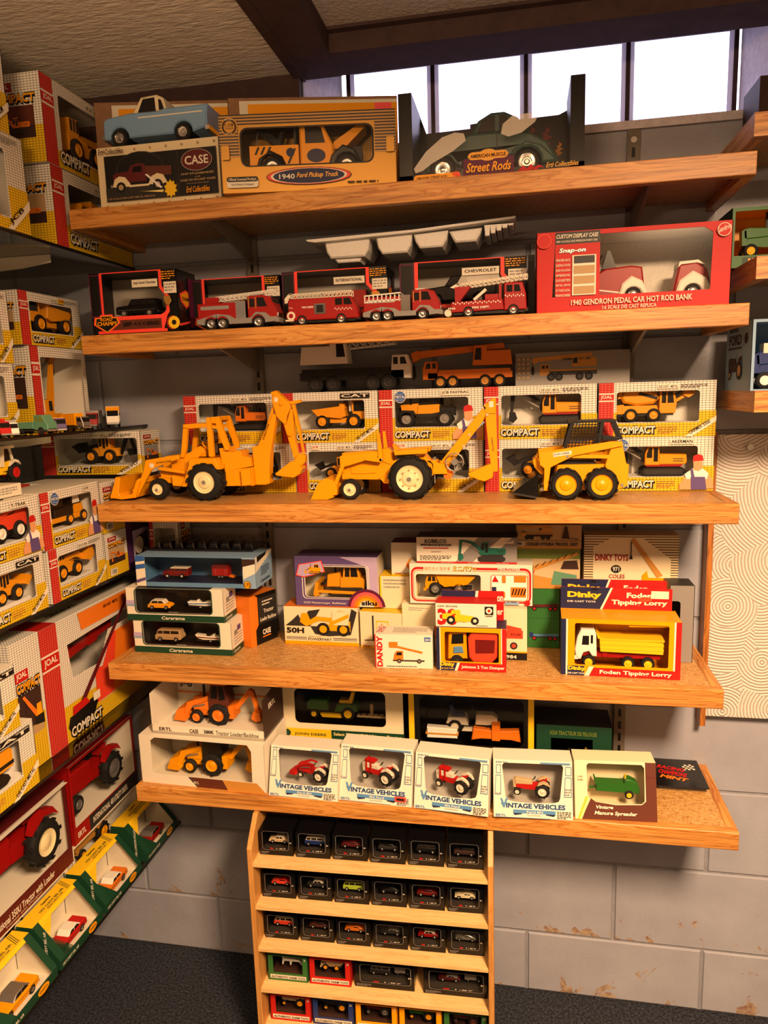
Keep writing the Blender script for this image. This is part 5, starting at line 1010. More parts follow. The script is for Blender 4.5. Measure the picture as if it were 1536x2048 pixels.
# red pedal car box
loc, w, h = fb(1073, 1463, -.243, Z2, 467, 540, 520)
h = at(1073, 467, Y=-.243).z-Z2; w = at(1463, 525, Y=-.243).x-loc[0]
wn = [(.085, .20), (.90, .20), (.905, .88), (.86, .945), (.26, .945), (.10, .945)]
b = Box('large red window box with a red and white pedal car bank', loc, w, h, .14, 0, 'red', wn, 'offwhite', name='window_box', cat='toy box', backcol='styro', floor='styro')
b.R(.10, .17, .335, .98, 'red').R(.10, .845, .335, .99, 'black'); b.text('CUSTOM DISPLAY CASE', .105, .915, .325, .965, 'offwhite', .02, .2).text('NEW 1:24 SCALE CRUZ PEDREGON FUNNY CARS', .105, .865, .32, .89, 'offwhite', .01, .2); b.text('Snap-on', .118, .72, .262, .80, 'black', .05, .2).text('Snap-on', .12, .725, .26, .795, 'silver', .02, .2)
for i, s in enumerate(('MIRRORED BACK', 'SLIDING DOOR', 'SNAP-ON LOGO', 'DIMENSIONS:', 'SUGGESTED', 'RETAIL: $99.95', 'AT YOUR LOCAL', 'FRANCHISEE')): b.text(s, .103, .635-i*.062, .18, .665-i*.062, 'offwhite', .01)
b.R(.19, .21, .315, .70, 'offwhite').R(.198, .60, .307, .69, 'darkgrey')
for i in range(3): b.R(.198, .225+i*.125, .307, .32+i*.125, 'tan')
b.text('1940 GENDRON PEDAL CAR HOT ROD BANK', .185, .085, .81, .155, 'offwhite', .015).text('1:6 SCALE DIE CAST REPLICA', .35, .02, .63, .065, 'offwhite', .01)
b.disc(.04, .89, .09, 'orangered').disc(.04, .89, .082, 'red').disc(.955, .89, .08, 'offwhite').disc(.955, .89, .072, 'red'); b.text('Gendron', .925, .85, .995, .91, 'offwhite', .01, .2, .35)
m = MB(); m.box(.09*w, .9*w, .03, .135, .0015, .10*h, 'styro'); m.prism([(.36*w, .3*h), (.44*w, .3*h), (.44*w, .42*h), (.36*w, .42*h)], .1, .13, 'styro'); b.extra('foam_insert', m)
b.done()
pc = [P('body', 'deepred', "0,8 0,34 12,40 40,42 52,40 56,10 30,6", 16, 2), P('body_line', 'white', "2,16 26,12 40,8 54,8 54,9.5 40,9.5 27,13.5 2,17.5", 16.3), P('windscreen', 'smoke', "8,40 14,60 17,60 24,41", 12), T('steering_wheel', 'black', [(6+5*math.cos(a*.7854)*.6, 7*math.sin(a*.7854), 50+7*math.cos(a*.7854)) for a in range(9)], 1.1), P('front_fender', 'white', hull("26,8 30,22 40,30 52,24 58,10", 6, [(42, 7, 10)]), 21, 2), P('rear_body', 'deepred', "86,10 92,40 110,42 122,34 128,10", 14, 2), P('rear_trim', 'white', "91,37 92,43 112,44 120,38 111,41 94,40", 14.3), P('rear_fender', 'white', hull("88,8 92,22 106,32 120,24 128,10", 6, [(106, 7, 10)]), 20, 2), Bar('floor_rail', 'offwhite', 50, 6, 92, 6, 3, 8), W(42, 9, 6, 21, 'chrome', .6), W(106, 9, 6, 21, 'chrome', .6)]
b.toy('toy_pedal_car', 'red and white toy pedal car with white fenders in the red box', 'toy car', pc, .62*w, .63, .062, .105*h)
# shelves along the wall at the picture edge
z = 1.6905
b = Box('open green and yellow box with a green farm tractor on the side shelf', (at(1462, 480, Y=-.14).x, -.14, z), .30, .105, .10, 0, {'*': 'dkgreen', 'front': 'jdgreen'}, [(.02, .20), (.98, .20), (.98, .94), (.02, .94)], 'toyyellow', None, name='window_box', cat='toy box', backcol='toyyellow')
b.text('John Deere', .30, .05, .60, .15, 'toyyellow', .02); b.R(.07, .03, .2, .17, 'dkgreen').text('JD', .09, .05, .18, .15, 'toyyellow', .02).done()
b.toy('toy_tractor', 'green toy tractor with yellow wheels on the side shelf', 'toy', [*tractor('jdgreen', 'yellow'), P('exhaust', 'black', "40,36 43,36 43,56 40,56", 1.2)], .125, .30, .045, .0205)
z = 1.468
x0 = at(1497, 780, Y=-.23).x
b = Box('pale blue open box with a blue farm tractor on the lower side shelf', (x0, -.235, z), .30, .122, .16, 0, {'*': 'skyblue', 'left': 'skyblue'}, [(.02, .02), (.98, .02), (.98, .96), (.02, .96)], 'skyblue', None, name='window_box', cat='toy box', backcol='skyblue')
e = b.onend('left'); e.text('FORD', .12, .68, .62, .84, 'darkbrown', .03).text('MODEL', .14, .88, .5, .94, 'darkbrown', .02).disc(.80, .76, .08, 'darkbrown'); e.lines(.1, .6, .9, .66, 1, 'darkbrown'); e.pic(tractor('darkbrown', 'tan'), .15, .16, .9, v1=.55); e.done(); b.done()
b.toy('toy_tractor', 'dark blue toy tractor with white wheel hubs in the pale blue box', 'toy', [*tractor('fordblue', 'white'), P('cab', 'fordblue', "52,28 54,52 82,52 84,28", 10), B('cab_roof', 'fordblue', 48, 88, 52, 56, 12), P('side_window', 'skyblue', "55,32 56,50 80,50 81,32", 10.3), P('side_window', 'offwhite', "20,36 20,46 50,46 50,36", 7)], .15, .32, .07, .0025)
z = 1.9155
b = Box('dark carton on the topmost side shelf against the window light', (at(1521, 150, Y=-.12).x, -.12, z), .3, .105, .1, 0, 'darkbrown', name='carton', cat='carton'); b.R(.05, .1, .9, .9, 'brown').done()
# ------------------------------------------------------------------ fourth shelf
Z4 = SH[4][0]
def pane_top(b, u0, u1, y1, m='cellophane'):
    mb = MB(); mb.add([(u0*b.w, .001, b.h+.0003), (u1*b.w, .001, b.h+.0003), (u1*b.w, y1, b.h+.0003), (u0*b.w, y1, b.h+.0003)], [(0, 1, 2, 3)], m); mb.obj('top_film', b.root)
def carar(label, loc, w, h, d, rz, toys, caption):
    wp = [(x/w, z/h) for x, z in rrect(.10*w, .25*h, .875*w, .985*h, .008)]
    b = Box(label, loc, w, h, d, rz, {'*': 'offwhite', 'top': 'smoke'}, wp, 'darkgrey', name='window_box', cat='toy box', backcol='smoke', floor='darkbrown', open_top=True)
    mb = MB(); mb.box(.0, .10*w, .0, d, h, h+.0008, 'offwhite'); mb.obj('top_flap', b.root); mb = MB(); mb.box(.875*w, w, .0, d, h, h+.0008, 'offwhite'); mb.obj('top_flap', b.root); pane_top(b, .1, .875, d)
    b.R(0, 0, 1, .19, 'dkgreen'); b.ring([(x/w, z/h) for x, z in rrect(.088*w, .225*h, .887*w, .998*h, .009)], wp, 'dkgreen'); b.R(0, .5, .088, .62, 'lilac').R(0, .44, .088, .5, 'skyblue')
    b.text('Cararama', .36, .05, .60, .15, 'offwhite', .02, .15); b.text(caption, .44, .275, .54, .30, 'offwhite')
    e = b.onend('right'); e.R(0, 0, 1, .19, 'dkgreen'); e.text('Cararama', .1, .05, .6, .15, 'offwhite', .01, .15)
    for i in range(4): e.R(.15, .3+i*.09, .8, .315+i*.09, 'darkgrey')
    e.R(.45, .66, .7, .82, 'violet').R(.2, .6, .42, .72, 'grey'); e.done(); b.done()
    for nm, lb_, sp, L, u, zz, fl in toys: b.toy(nm, lb_, 'toy', sp, L, u, d*.5, h*.25+zz, fl)
    return b
loc, w, h, rz = gb((271, 1303), (466, 1312), Z4, 1240)
D = .068; hc = h
b1 = carar('white and green window box with a beige minivan and speedboat, bottom of the stack', loc, w, hc, D, rz, [('toy_minivan', 'beige toy minivan in the bottom green-banded window box', car('tan', 'tan', 'silver', 'smoke', 'van'), .066, .30, 0, False), ('toy_speedboat', 'dark striped toy speedboat on trailer in the bottom window box', boat('offwhite', 'darkred'), .07, .72, 0, True)], 'VW Microbus')
loc2 = (loc[0]-.010, loc[1]-.003, loc[2]+hc+.0012)
b2 = carar('white and green window box with a yellow hatchback and blue speedboat, second of stack', loc2, w*.985, hc, D, rz+.01, [('toy_hatchback', 'yellow toy hatchback with cream roof in the second window box', car('toyyellow', 'offwhite', 'silver', 'window', 'mini'), .058, .28, 0, True), ('toy_speedboat', 'blue and white toy speedboat on trailer in the second window box', boat('white', 'blue'), .072, .72, .004, False)], 'Mini Cooper')
loc3 = (loc[0]+.012, loc[1]+.012, loc2[2]+hc+.0012)
w3 = at(512, 1140, Y=loc3[1]).x-loc3[0]; h3 = .069
wp = [(.08, .14), (.895, .14), (.895, .97), (.08, .97)]
b = Box('long pale blue window box with a red estate car, horse trailer and horse', loc3, w3, h3, .10, rz, {'*': 'skyblue', 'front': 'powderblue'}, wp, 'steelblue', name='window_box', cat='toy box', backcol='steelblue', floor='navy')
b.R(0, 0, .08, 1, 'offwhite').poly("0,0.55 0.08,0.6 0.08,0.75 0,0.7", 'blue').poly("0,0.8 0.08,0.84 0.08,1 0,1", 'blue').poly("0,0.1 0.08,0.2 0.08,0.3 0,0.2", 'violet'); b.R(.895, 0, 1, 1, 'skyblue').R(.895, .6, 1, .95, 'darkbrown').poly("0.9,0.3 1,0.5 1,0.8 0.9,0.7", 'offwhite'); b.disc(.93, .12, .13, 'black').disc(.93, .12, .115, 'toyyellow'); b.text('1:72', .905, .06, .955, .18, 'black', .02)
e = b.onend('right'); e.R(0, 0, 1, 1, 'skyblue').poly("0,0.5 0.5,0.7 1,0.9 1,1 0,1", 'offwhite').poly("0.1,0.8 0.6,0.9 0.7,1 0.1,1", 'black'); e.lines(.3, .3, .8, .6, 5, 'navy'); e.text('Cararama', .25, .1, .8, .2, 'navy', .02); e.done(); b.done()
b.toy('toy_estate_car', 'dark red toy estate car with white roof in the pale blue box', 'toy car', landrover(), .062, .27, .045, h3*.15); b.toy('toy_horse_trailer', 'red toy horse trailer with lowered ramp in the pale blue box', 'toy', horse_trailer(), .068, .635, .05, h3*.15)
hs = [P('horse_body', 'brown', "10,28 4,44 -6,50 -9,46 -2,40 2,26 4,0 7,0 8,18 26,18 27,0 30,0 31,20 34,27 30,31 14,31", 4, 1), P('mane', 'offwhite', "4,44 -2,50 0,52 6,46", 2)]
b.toy('toy_horse', 'small brown toy horse beside the red horse trailer', 'toy', hs, .017, .855, .05, h3*.15)
m = MB(); rr = empty('clear_tray', (loc[0]+.02, -.125, loc3[2]+h3+.001), 0, 'dark ribbed clear plastic tray lying on the pale blue box', 'tray')
m.box(0, .25, 0, .10, 0, .004, 'smoke'); m.obj('tray_base', rr)
for i in range(9):
    m = MB(); m.prism([(.004+i*.028, .004), (.026+i*.028, .004), (.023+i*.028, .019), (.007+i*.028, .019)], .004, .096, 'blister', .002); m.obj('tray_rib', rr)
# tractor carton lying behind the stack, long side towards the middle
xa = at(486, 1230, Y=-.122); xb = at(556, 1230, Y=-.045)
r4 = math.atan2(-.045+.122, at(555, 1275, Z=Z4).x-at(489, 1291, Z=Z4).x)
p0 = at(489, 1291, Z=Z4); L4 = math.hypot(at(555, 1272, Z=Z4).x-p0.x, .08)
xr = p0.x+.012
rc = -.42; pc_ = at(503, 1296, Z=Z4); wc = .06
b = Box('orange and black tractor carton standing behind the window box stack', (pc_.x-math.cos(rc)*wc, pc_.y-math.sin(rc)*wc, Z4), wc, .118, .088, rc, {'*': 'orange', 'right': 'black'}, name='carton', cat='toy box')
e = b.onend('right'); e.R(0, 0, .2, 1, 'orange').poly("0.2,0.3 0.3,0.4 0.3,0.95 0.2,1", 'orange').R(.32, .4, 1, .92, 'darkgrey'); e.text('Tractor', .5, .60, .88, .68, 'offwhite', .02).text('Loader Backhoe', .36, .45, .95, .53, 'offwhite', .02); e.lines(.45, .74, .85, .86, 2, 'offwhite'); e.text('CASE', .42, .17, .72, .28, 'offwhite', .04); e.R(.42, .12, .72, .145, 'orange'); e.done(); b.done()
# far left gridded box behind
b = joal('shadowed gridded toy box under the third shelf behind the clear tray', (-.868, -.075, Z4+.135), .075, .155, .06, 0, end='right', compact_on=False, capt=False)
m = MB(); m.box(-.868, -.79, -.075, -.02, Z4+.0005, Z4+.1345, 'kraft'); o = m.obj('spacer_carton'); tag(o, 'kraft carton hidden behind the stacked window boxes', 'carton')
# picture boxes in the middle
def pbox(label, bl, br, top, z=Z4, d=.07, mats='cream', **kw):
    loc, w, h, rz = gb(bl, br, z, top); return Box(label, loc, w, h, d, rz, mats, name=kw.pop('name', 'picture_box'), cat='toy box', **kw)
b = pbox('cream and orange picture box with a black outlined wheel loader', (571, 1287), (718, 1293), 1212, d=.075, mats={'*': 'cream', 'top': 'orange'}); b50 = b
b.R(0, 0, 1, .09, 'toyyellow'); b.R(.02, .165, .98, .178, 'navy').R(.02, .135, .98, .148, 'navy').R(.02, .195, .98, .205, 'navy').R(.30, .115, .66, .22, 'cream'); b.text('POWERPART', .32, .12, .64, .19, 'black', .02).text('50H', .03, .30, .27, .45, 'black', .04); b.text('BRITISH LEYLAND', .33, .21, .5, .235, 'black')
b.poly("0.02,0.5 0.1,0.62 0.2,0.8 0.24,0.62 0.34,0.9 0.5,0.95 0.36,0.5 0.42,0.3 0.6,0.25 0.9,0.3 0.99,0.9 0.92,0.98 0.86,0.5", 'darkgrey'); b.pic(shovel_loader('toyyellow'), .22, .26, .96, flip=True, v1=.92).R(.66, .55, .88, .9, 'cream').poly("0.66,0.55 0.88,0.75 0.88,0.85 0.66,0.65", 'toyyellow').done()
z = Z4+b50.h+.0006
loc, w, h, rz = gb((597, 1206), (746, 1215), z, 1113)
loc = (at(594, 1210, Y=-.085).x, -.092, z); w = at(757, 1214, Y=-.092).x-loc[0]; h = at(594, 1113, Y=-.092).z-z
wp = [(x/w, z_/h) for x, z_ in rrect(.13*w, .18*h, .87*w, .80*h, .008)]
b = Box('purple window box with a yellow bulldozer and rainbow arcs', loc, w, h, .075, 0, {'*': 'offwhite', 'front': 'violet', 'top': 'violet'}, wp, 'offwhite', name='window_box', cat='toy box', backcol='offwhite')
b.poly("0.72,0 1,0 1,1 0.55,1 0.86,0.82 0.88,0.2", 'lilac'); b.ring([(x/w, z_/h) for x, z_ in rrect(.09*w, .14*h, .90*w, .845*h, .010)], [(x/w, z_/h) for x, z_ in rrect(.1*w, .15*h, .89*w, .835*h, .010)], 'offwhite'); b.ring([(x/w, z_/h) for x, z_ in rrect(.12*w, .17*h, .88*w, .815*h, .009)], wp, 'offwhite')
def arc(c, r, m): b.poly([(c[0]+r*math.cos(a*.1571)*h/w, max(0, c[1]+r*math.sin(a*.1571))) for a in range(0, 21)], m)
for r_, mm in ((.38, 'plum'), (.32, 'pink'), (.26, 'orange'), (.2, 'toyyellow'), (.15, 'offwhite')): arc((.86, -.02), r_, mm)
b.text('siku', .80, .03, .985, .13, 'black', .04); b.text('2329 Planierraupe  Bulldozer', .1, .035, .62, .085, 'offwhite', .01)
b.poly("0.02,0.62 0.06,0.85 0.34,0.93 0.38,0.70 0.12,0.58", 'orangered').poly("0.035,0.635 0.07,0.835 0.33,0.91 0.365,0.71 0.12,0.6", 'lilac'); b.pic(dozer('toyyellow'), .13, .66, .33, v1=.93); b.done()
b.toy('toy_bulldozer', 'yellow toy bulldozer in the purple window box', 'toy', dozer(), w*.62, .52, .035, h*.165)
b = pbox('white and yellow picture box with a forklift truck picture', (722, 1294), (806, 1301), 1222, d=.08, mats={'*': 'yellow', 'front': 'cream', 'top': 'yellow'}); bf = b
b.R(0, 0, 1, .05, 'yellow'); b.pic(forklift(), .1, .16, .88, v1=.9); b.text('DINKY TOYS', .06, .02, .5, .08, 'deepred', .03).done()
z = Z4+bf.h+.0006
loc = (at(762, 1215, Y=-.075).x, -.08, z)
b = Box('white box with yellow edges stacked above the forklift box', loc, .085, at(762, 1152, Y=-.08).z-z, .06, 0, {'*': 'yellow', 'front': 'cream', 'top': 'yellow'}, name='picture_box', cat='toy box'); b.R(0, 0, .04, 1, 'yellow'); b.lines(.1, .6, .7, .92, 3, 'grey'); b.poly("0.6,0.1 0.6,0.3 1,0.45 1,0.1", 'yellow').poly("0.62,0.12 0.62,0.2 0.85,0.22 0.85,0.12", 'darkgrey').done(); bw = b
z2 = z+bw.h+.0006
loc = (at(784, 1140, Y=-.07).x, -.074, z2)
b = Box('cream box with dark red top and yellow digger bucket, uppermost of its stack', loc, .072, at(784, 1085, Y=-.074).z-z2, .055, 0, {'*': 'cream', 'top': 'maroon', 'front': 'offwhite'}, name='picture_box', cat='toy box'); b.R(0, 0, 1, .05, 'yellow'); b.poly("0.45,0.3 0.55,0.5 0.9,0.55 0.95,0.3 0.6,0.12", 'toyyellow').poly("0.45,0.3 0.5,0.42 0.62,0.28 0.6,0.12", 'orange'); b.text('DINKY TOYS', .1, .03, .6, .09, 'deepred', .03).done()
# tall plain cream boxes in the second row
loc = (at(806, 1280, Y=-.118).x, -.12, Z4); hA = at(806, 1206, Y=-.12).z-Z4
b = Box('plain cream picture box with an orange digger behind the small lift truck box', loc, .095, hA, .075, 0, 'cream', name='picture_box', cat='toy box'); b.lines(.15, .84, .6, .92, 2, 'grey'); b.poly("0.3,0.3 0.5,0.5 0.7,0.5 0.95,0.75 0.98,0.72 0.8,0.45 0.85,0.3", 'orange').poly("0.85,0.55 0.98,0.8 1,0.76 0.9,0.5", 'darkgrey').done()
loc = (at(972, 1300, Y=-.147).x, -.148, Z4); w = at(1054, 1300, Y=-.148).x-loc[0]; hB = at(1050, 1218, Y=-.148).z-Z4
b = Box('cream picture box with red excavator bucket and black yellow-lined base', loc, w, hB, .075, 0, 'cream', name='picture_box', cat='toy box'); b.R(0, 0, 1, .14, 'black').R(0, .14, 1, .17, 'toyyellow'); b.poly("0.5,0.42 0.52,0.62 0.9,0.58 0.9,0.42", 'orangered').poly("0.5,0.62 0.52,0.68 0.88,0.62 0.86,0.59", 'orangered'); b.disc(.68, .28, .07, 'darkgrey').disc(.68, .28, .04, 'orangered'); b.text('984', .5, .03, .75, .1, 'offwhite', .02); b.text('ATLAS', .6, .48, .85, .53, 'maroon', .01).done()
zB = Z4+max(hA, hB)+.0008
loc = (at(820, 1205, Y=-.125).x, -.128, zB); w = at(1066, 1212, Y=-.128).x-loc[0]; h = at(820, 1127, Y=-.128).z-zB
w1 = [(x/w, z_/h) for x, z_ in rrect(.055*w, .16*h, .585*w, .74*h, .006)]
b = Box('white and red window box with a yellow dump truck and small road signs', loc, w, h, .065, 0, 'offwhite', w1, 'offwhite', name='window_box', cat='toy box', backcol='white'); hm = h
b.ring([(x/w, z_/h) for x, z_ in rrect(.015*w, .05*h, .985*w, .92*h, .014)], [(x/w, z_/h) for x, z_ in rrect(.03*w, .09*h, .97*w, .86*h, .010)], 'red'); b.ring([(x/w, z_/h) for x, z_ in rrect(.035*w, .105*h, .965*w, .84*h, .009)], [(x/w, z_/h) for x, z_ in rrect(.04*w, .12*h, .96*w, .825*h, .008)], 'orange'); b.R(.12, .83, .52, .98, 'offwhite')
b.text('はたらくなかま', .13, .85, .34, .93, 'orange', .02).text('ミニパワー', .36, .82, .56, .96, 'black', .05).text('ミニパワー', .36, .83, .555, .95, 'yellow', .02).text('MINI POWER', .72, .87, .90, .93, 'offwhite', .03)
b.R(.67, .12, .955, .75, 'white').ring([(x/w, z_/h) for x, z_ in rrect(.665*w, .11*h, .96*w, .76*h, .006)], [(x/w, z_/h) for x, z_ in rrect(.672*w, .13*h, .953*w, .74*h, .006)], 'tan'); b.poly("0.675,0.58 0.70,0.74 0.73,0.58", 'red').R(.755, .56, .785, .74, 'orange').R(.85, .58, .945, .74, 'orange').R(.675, .2, .71, .46, 'navy').R(.755, .2, .78, .34, 'orange').R(.825, .22, .945, .46, 'orange')
for i in range(5): b.poly([(.83+i*.023, .27), (.84+i*.023, .27), (.855+i*.023, .43), (.845+i*.023, .43)], 'black')
b.R(.78, .03, .89, .1, 'skyblue').disc(.955, .08, .07, 'red'); b.text('1:90', .8, .08, .87, .12, 'navy', .01); b.done()
b.toy('toy_dump_truck', 'yellow toy dump truck with ribbed bed in the white and red window box', 'toy', hauler('toyyellow', 'silver'), w*.43, .325, .03, h*.165)
zk = zB+hm+.0008
loc = (at(834, 1125, Y=-.12).x, -.122, zk); w = at(1034, 1130, Y=-.122).x-loc[0]; h = at(834, 1074, Y=-.122).z-zk
b = Box('silver-grey picture box with a green excavator, highest of the middle stack', loc, w, h, .06, 0, {'*': 'silver', 'front': 'offwhite', 'top': 'darkgrey'}, name='picture_box', cat='toy box')
b.poly("0.38,0 0.62,1 1,1 1,0", 'grey').poly("0.55,0 0.85,1 0.95,1 0.68,0", 'offwhite').R(0, 0, 1, .06, 'red'); b.text('KOBELCO', .085, .77, .305, .92, 'black', .03).text('神钢国际机型挖掘机', .04, .65, .355, .75, 'black', .02); b.R(.07, .56, .325, .6, 'red'); b.lines(.035, .1, .35, .3, 4, 'darkgrey'); b.text('ACEWAY', .15, .42, .25, .47, 'darkgrey'); b.R(.885, .78, .97, .90, 'offwhite', .03).text('1/52', .9, .84, .955, .88, 'black', .01)
b.pic(excavator('kobgreen', 'kobgreen', 'darkgrey'), .42, .08, .94, v1=.92); b.text('SK210LC', .25, .015, .37, .045, 'offwhite').text('SK250LC', .52, .015, .64, .045, 'offwhite').text('SK330LC', .8, .015, .92, .045, 'offwhite').done()
# front row of the fourth shelf
b = pbox('white and red picture box with an orange lift truck, front of the middle group', (751, 1335), (866, 1338), 1268, d=.055, mats={'*': 'offwhite', 'left': 'red'}); b.R(0, 0, .02, 1, 'red'); b.text('DANDY', .135, .05, .97, .16, 'red', .04, 0, math.pi/2) if False else None
mb = MB(); put_text(mb, 'DANDY', 0, 0, b.h*.92, b.w*.10, 0, 'red', .04, 0, math.pi/2); mb.v = [(x+.135*b.w, -.0012, z+.04*b.h) for x, y, z in mb.v]; mb.obj('lettering', b.root)
b.R(.86, .80, .97, .93, 'blue').text('041', .875, .82, .96, .9, 'offwhite', .02); b.lines(.2, .03, .95, .08, 1, 'black'); lift = [*boxvan('orange', 'orange')[2:], B('chassis', 'darkgrey', 4, 98, 6, 10, 11), Bar('boom', 'orange', 90, 52, 10, 34, 6, 3), B('basket', 'orange', 84, 110, 48, 66, 6)]
b.pic([s for s in lift if s[1] != 'load_box'], .25, .16, .86, flip=True, v1=.86).done()
topface(b).text('DANDY', .02, .2, .15, .9, 'red', .02).lines(.3, .2, .9, .8, 4, 'grey').done()
# dumper box with header card
loc, w, h, rz = gb((874, 1339), (1012, 1345), Z4, 1254)
wn = [(x/w, z_/h) for x, z_ in rrect(.12*w, .21*h, .90*w, .90*h, .004)]
b = Box('yellow and red window box with an orange hopper dumper in front of middle stack', loc, w, h, .06, rz, {'*': 'navy', 'front': 'toyyellow', 'right': 'red'}, wn, 'toyyellow', name='window_box', cat='toy box', backcol='toyyellow'); bj = b
b.R(0, 0, .045, 1, 'navy').R(.045, 0, .06, 1, 'offwhite').R(.945, 0, 1, 1, 'red').R(.93, 0, .945, 1, 'offwhite').R(.06, 0, .3, .19, 'navy').poly("0.30,0 0.34,0.19 1,0.19 1,0", 'red').poly("0.26,0 0.30,0.19 0.34,0.19 0.30,0", 'offwhite'); b.text('Dinky', .055, .08, .26, .20, 'yellow', .05).text('DIE CAST TOYS', .055, .035, .25, .065, 'yellow', .02).text('Johnson 2 Ton Dumper', .36, .05, .98, .14, 'offwhite', .03).done()
dm = [P('hopper', 'orangered', "44,22 42,60 50,74 100,74 98,24 88,12 52,12", 24, 2), P('hopper_cavity', 'darkred', "56,30 56,58 94,58 92,32", (-24.4, -20)), P('cab_frame', 'toyyellow', "2,14 4,72 38,76 40,16", (-18, 18), 2), P('seat', 'black', "8,44 10,66 34,68 34,46", (-19, 19), 2), P('driver', 'steelblue', "10,24 12,42 32,44 36,26", (-20, 20), 4), W(20, 12, 8, 20, 'darkgrey'), W(76, 13, 8, 22, 'darkgrey')]
b.toy('toy_dumper', 'toy dumper with orange hopper and blue driver in the yellow window box', 'toy', dm, w*.74, .52, .033, .003)
r = bj.root; m = MB(); m.box(.04*w, .96*w, .056, .0572, h, h+.062, 'red'); o = m.obj('header_card', r); m = MB(); m.flatpoly([(.04*w, h), (.5*w, h), (.55*w, h+.062), (.04*w, h+.062)], .0555, 'navy'); m.flatpoly([(.5*w, h), (.54*w, h), (.59*w, h+.062), (.55*w, h+.062)], .0553, 'offwhite'); put_text(m, 'on', .86*w, h+.04, .95*w, h+.052, .0552, 'offwhite', .03); put_text(m, 'er', .86*w, h+.012, .95*w, h+.022, .0552, 'offwhite', .03); m.obj('header_print', o)
loc2 = (loc[0]-.001, loc[1]+.004, Z4+h+.0006); w2 = at(993, 1255, Y=loc2[1]).x-loc2[0]; h2 = at(874, 1206, Y=loc2[1]).z-loc2[2]
b = Box('white and red picture box with a yellow motor scraper on the dumper box', loc2, w2, h2, .05, 0, {'*': 'offwhite', 'right': 'red', 'top': 'red'}, name='picture_box', cat='toy box'); b.text('GRIP ZECHIN', .03, .84, .36, .91, 'black', .02).text('38', .03, .06, .36, .78, 'red', .05).R(.81, .55, .95, .9, 'black').disc(.88, .72, .13, 'offwhite').disc(.88, .72, .06, 'red').text('GRIP', .82, .47, .94, .53, 'black', .02); b.lines(.67, .05, .95, .1, 1, 'darkgrey'); b.pic(scraper(), .11, .12, .8, v1=.75).done()
# right half: crane boxes, green boxes
loc = (at(1034, 1270, Y=-.066).x, -.068, Z4); w = at(1118, 1290, Y=-.068).x-loc[0]; hg = at(1118, 1238, Y=-.068).z-Z4
def greenbox(label, z, bed, cabc):
    b = Box(label, (loc[0], -.068, z), w, hg, .06, 0, 'green', name='picture_box', cat='toy box'); fl = [B('frame', 'darkgrey', 0, 100, 10, 14, 8), P('bed', bed, "10,14 8,22 98,26 98,16", 10), P('cab', cabc, "0,10 0,28 12,28 14,10", 9), W(16, 8, 5, 10, 'red'), W(70, 8, 5, 10, 'red'), W(86, 8, 5, 10, 'red')]; b.pic(fl, .30, .25, 1.0, v1=.85); return b.done()
greenbox('dark green picture box with a blue-grey flat lorry, lower of two', Z4, 'steelblue', 'fordblue'); greenbox('dark green picture box with a maroon flat lorry, upper of two', Z4+hg+.0006, 'maroon', 'maroon')
zz = Z4+2*hg+.0018
xL = at(1060, 1140, Y=-.07).x; w = at(1160, 1140, Y=-.07).x-xL; hh = at(1160, 1098, Y=-.07).z-zz
b = Box('brown illustrated box with girder crane scene above the green boxes', (xL-.03, -.07, zz), w+.03, hh, .06, 0, {'*': 'tan', 'front': 'sand'}, name='picture_box', cat='toy box'); b.poly("0,0 0,0.45 0.4,0.3 1,0.15 1,0", 'caramel').R(.0, .75, 1, 1, 'olive').poly("0.25,0.55 0.95,0.92 0.98,0.86 0.3,0.45", 'caramel').poly("0.55,0.1 0.6,0.45 0.95,0.35 0.95,0.1", 'seagreen').poly("0.1,0.3 0.15,0.5 0.3,0.45 0.25,0.25", 'orangered').poly("0.7,0.5 0.75,0.7 0.95,0.72 0.98,0.5", 'darkbrown')
for i in range(6): b.poly([(.3+i*.11, .53+i*.06), (.31+i*.11, .52+i*.06), (.36+i*.11, .62+i*.06), (.35+i*.11, .63+i*.06)], 'darkbrown')
b.done()
zz = zz+hh+.0006; xL = at(1032, 1075, Y=-.072).x; w = at(1163, 1075, Y=-.072).x-xL; hh = min(at(1163, 1050, Y=-.072).z-zz, SH[3][0]-.04-zz)
b = Box('tan picture box with long crane truck drawing directly under the third shelf', (xL, -.072, zz), w, hh, .06, 0, {'*': 'kraft', 'front': 'tan'}, name='picture_box', cat='toy box'); b.R(0, 0, 1, .08, 'caramel'); b.R(0, .1, .12, .3, 'offwhite').text('980', .015, .13, .1, .27, 'black', .03); b.text('COLES HYDRA TRUCK 150T', .17, .12, .95, .26, 'black', .03); b.R(0, .33, 1, .345, 'darkbrown'); b.pic(crane('caramel', 'darkbrown', 'caramel', 'caramel'), .0, .38, .62, v1=1.0).poly("0.7,0.4 0.75,0.95 0.78,0.95 0.82,0.42 0.95,0.4 0.95,0.44 0.72,0.44", 'darkbrown').done()
xL = at(1167, 1170, Y=-.058).x; w = at(1355, 1170, Y=-.058).x-xL; hh = at(1167, 1070, Y=-.058).z-Z4
b = Box('striped beige picture box with a yellow mobile crane in the shelf corner', (xL, -.06, Z4), w, hh, .055, 0, {'*': 'cream', 'front': 'cream_stripes'}, name='picture_box', cat='toy box')
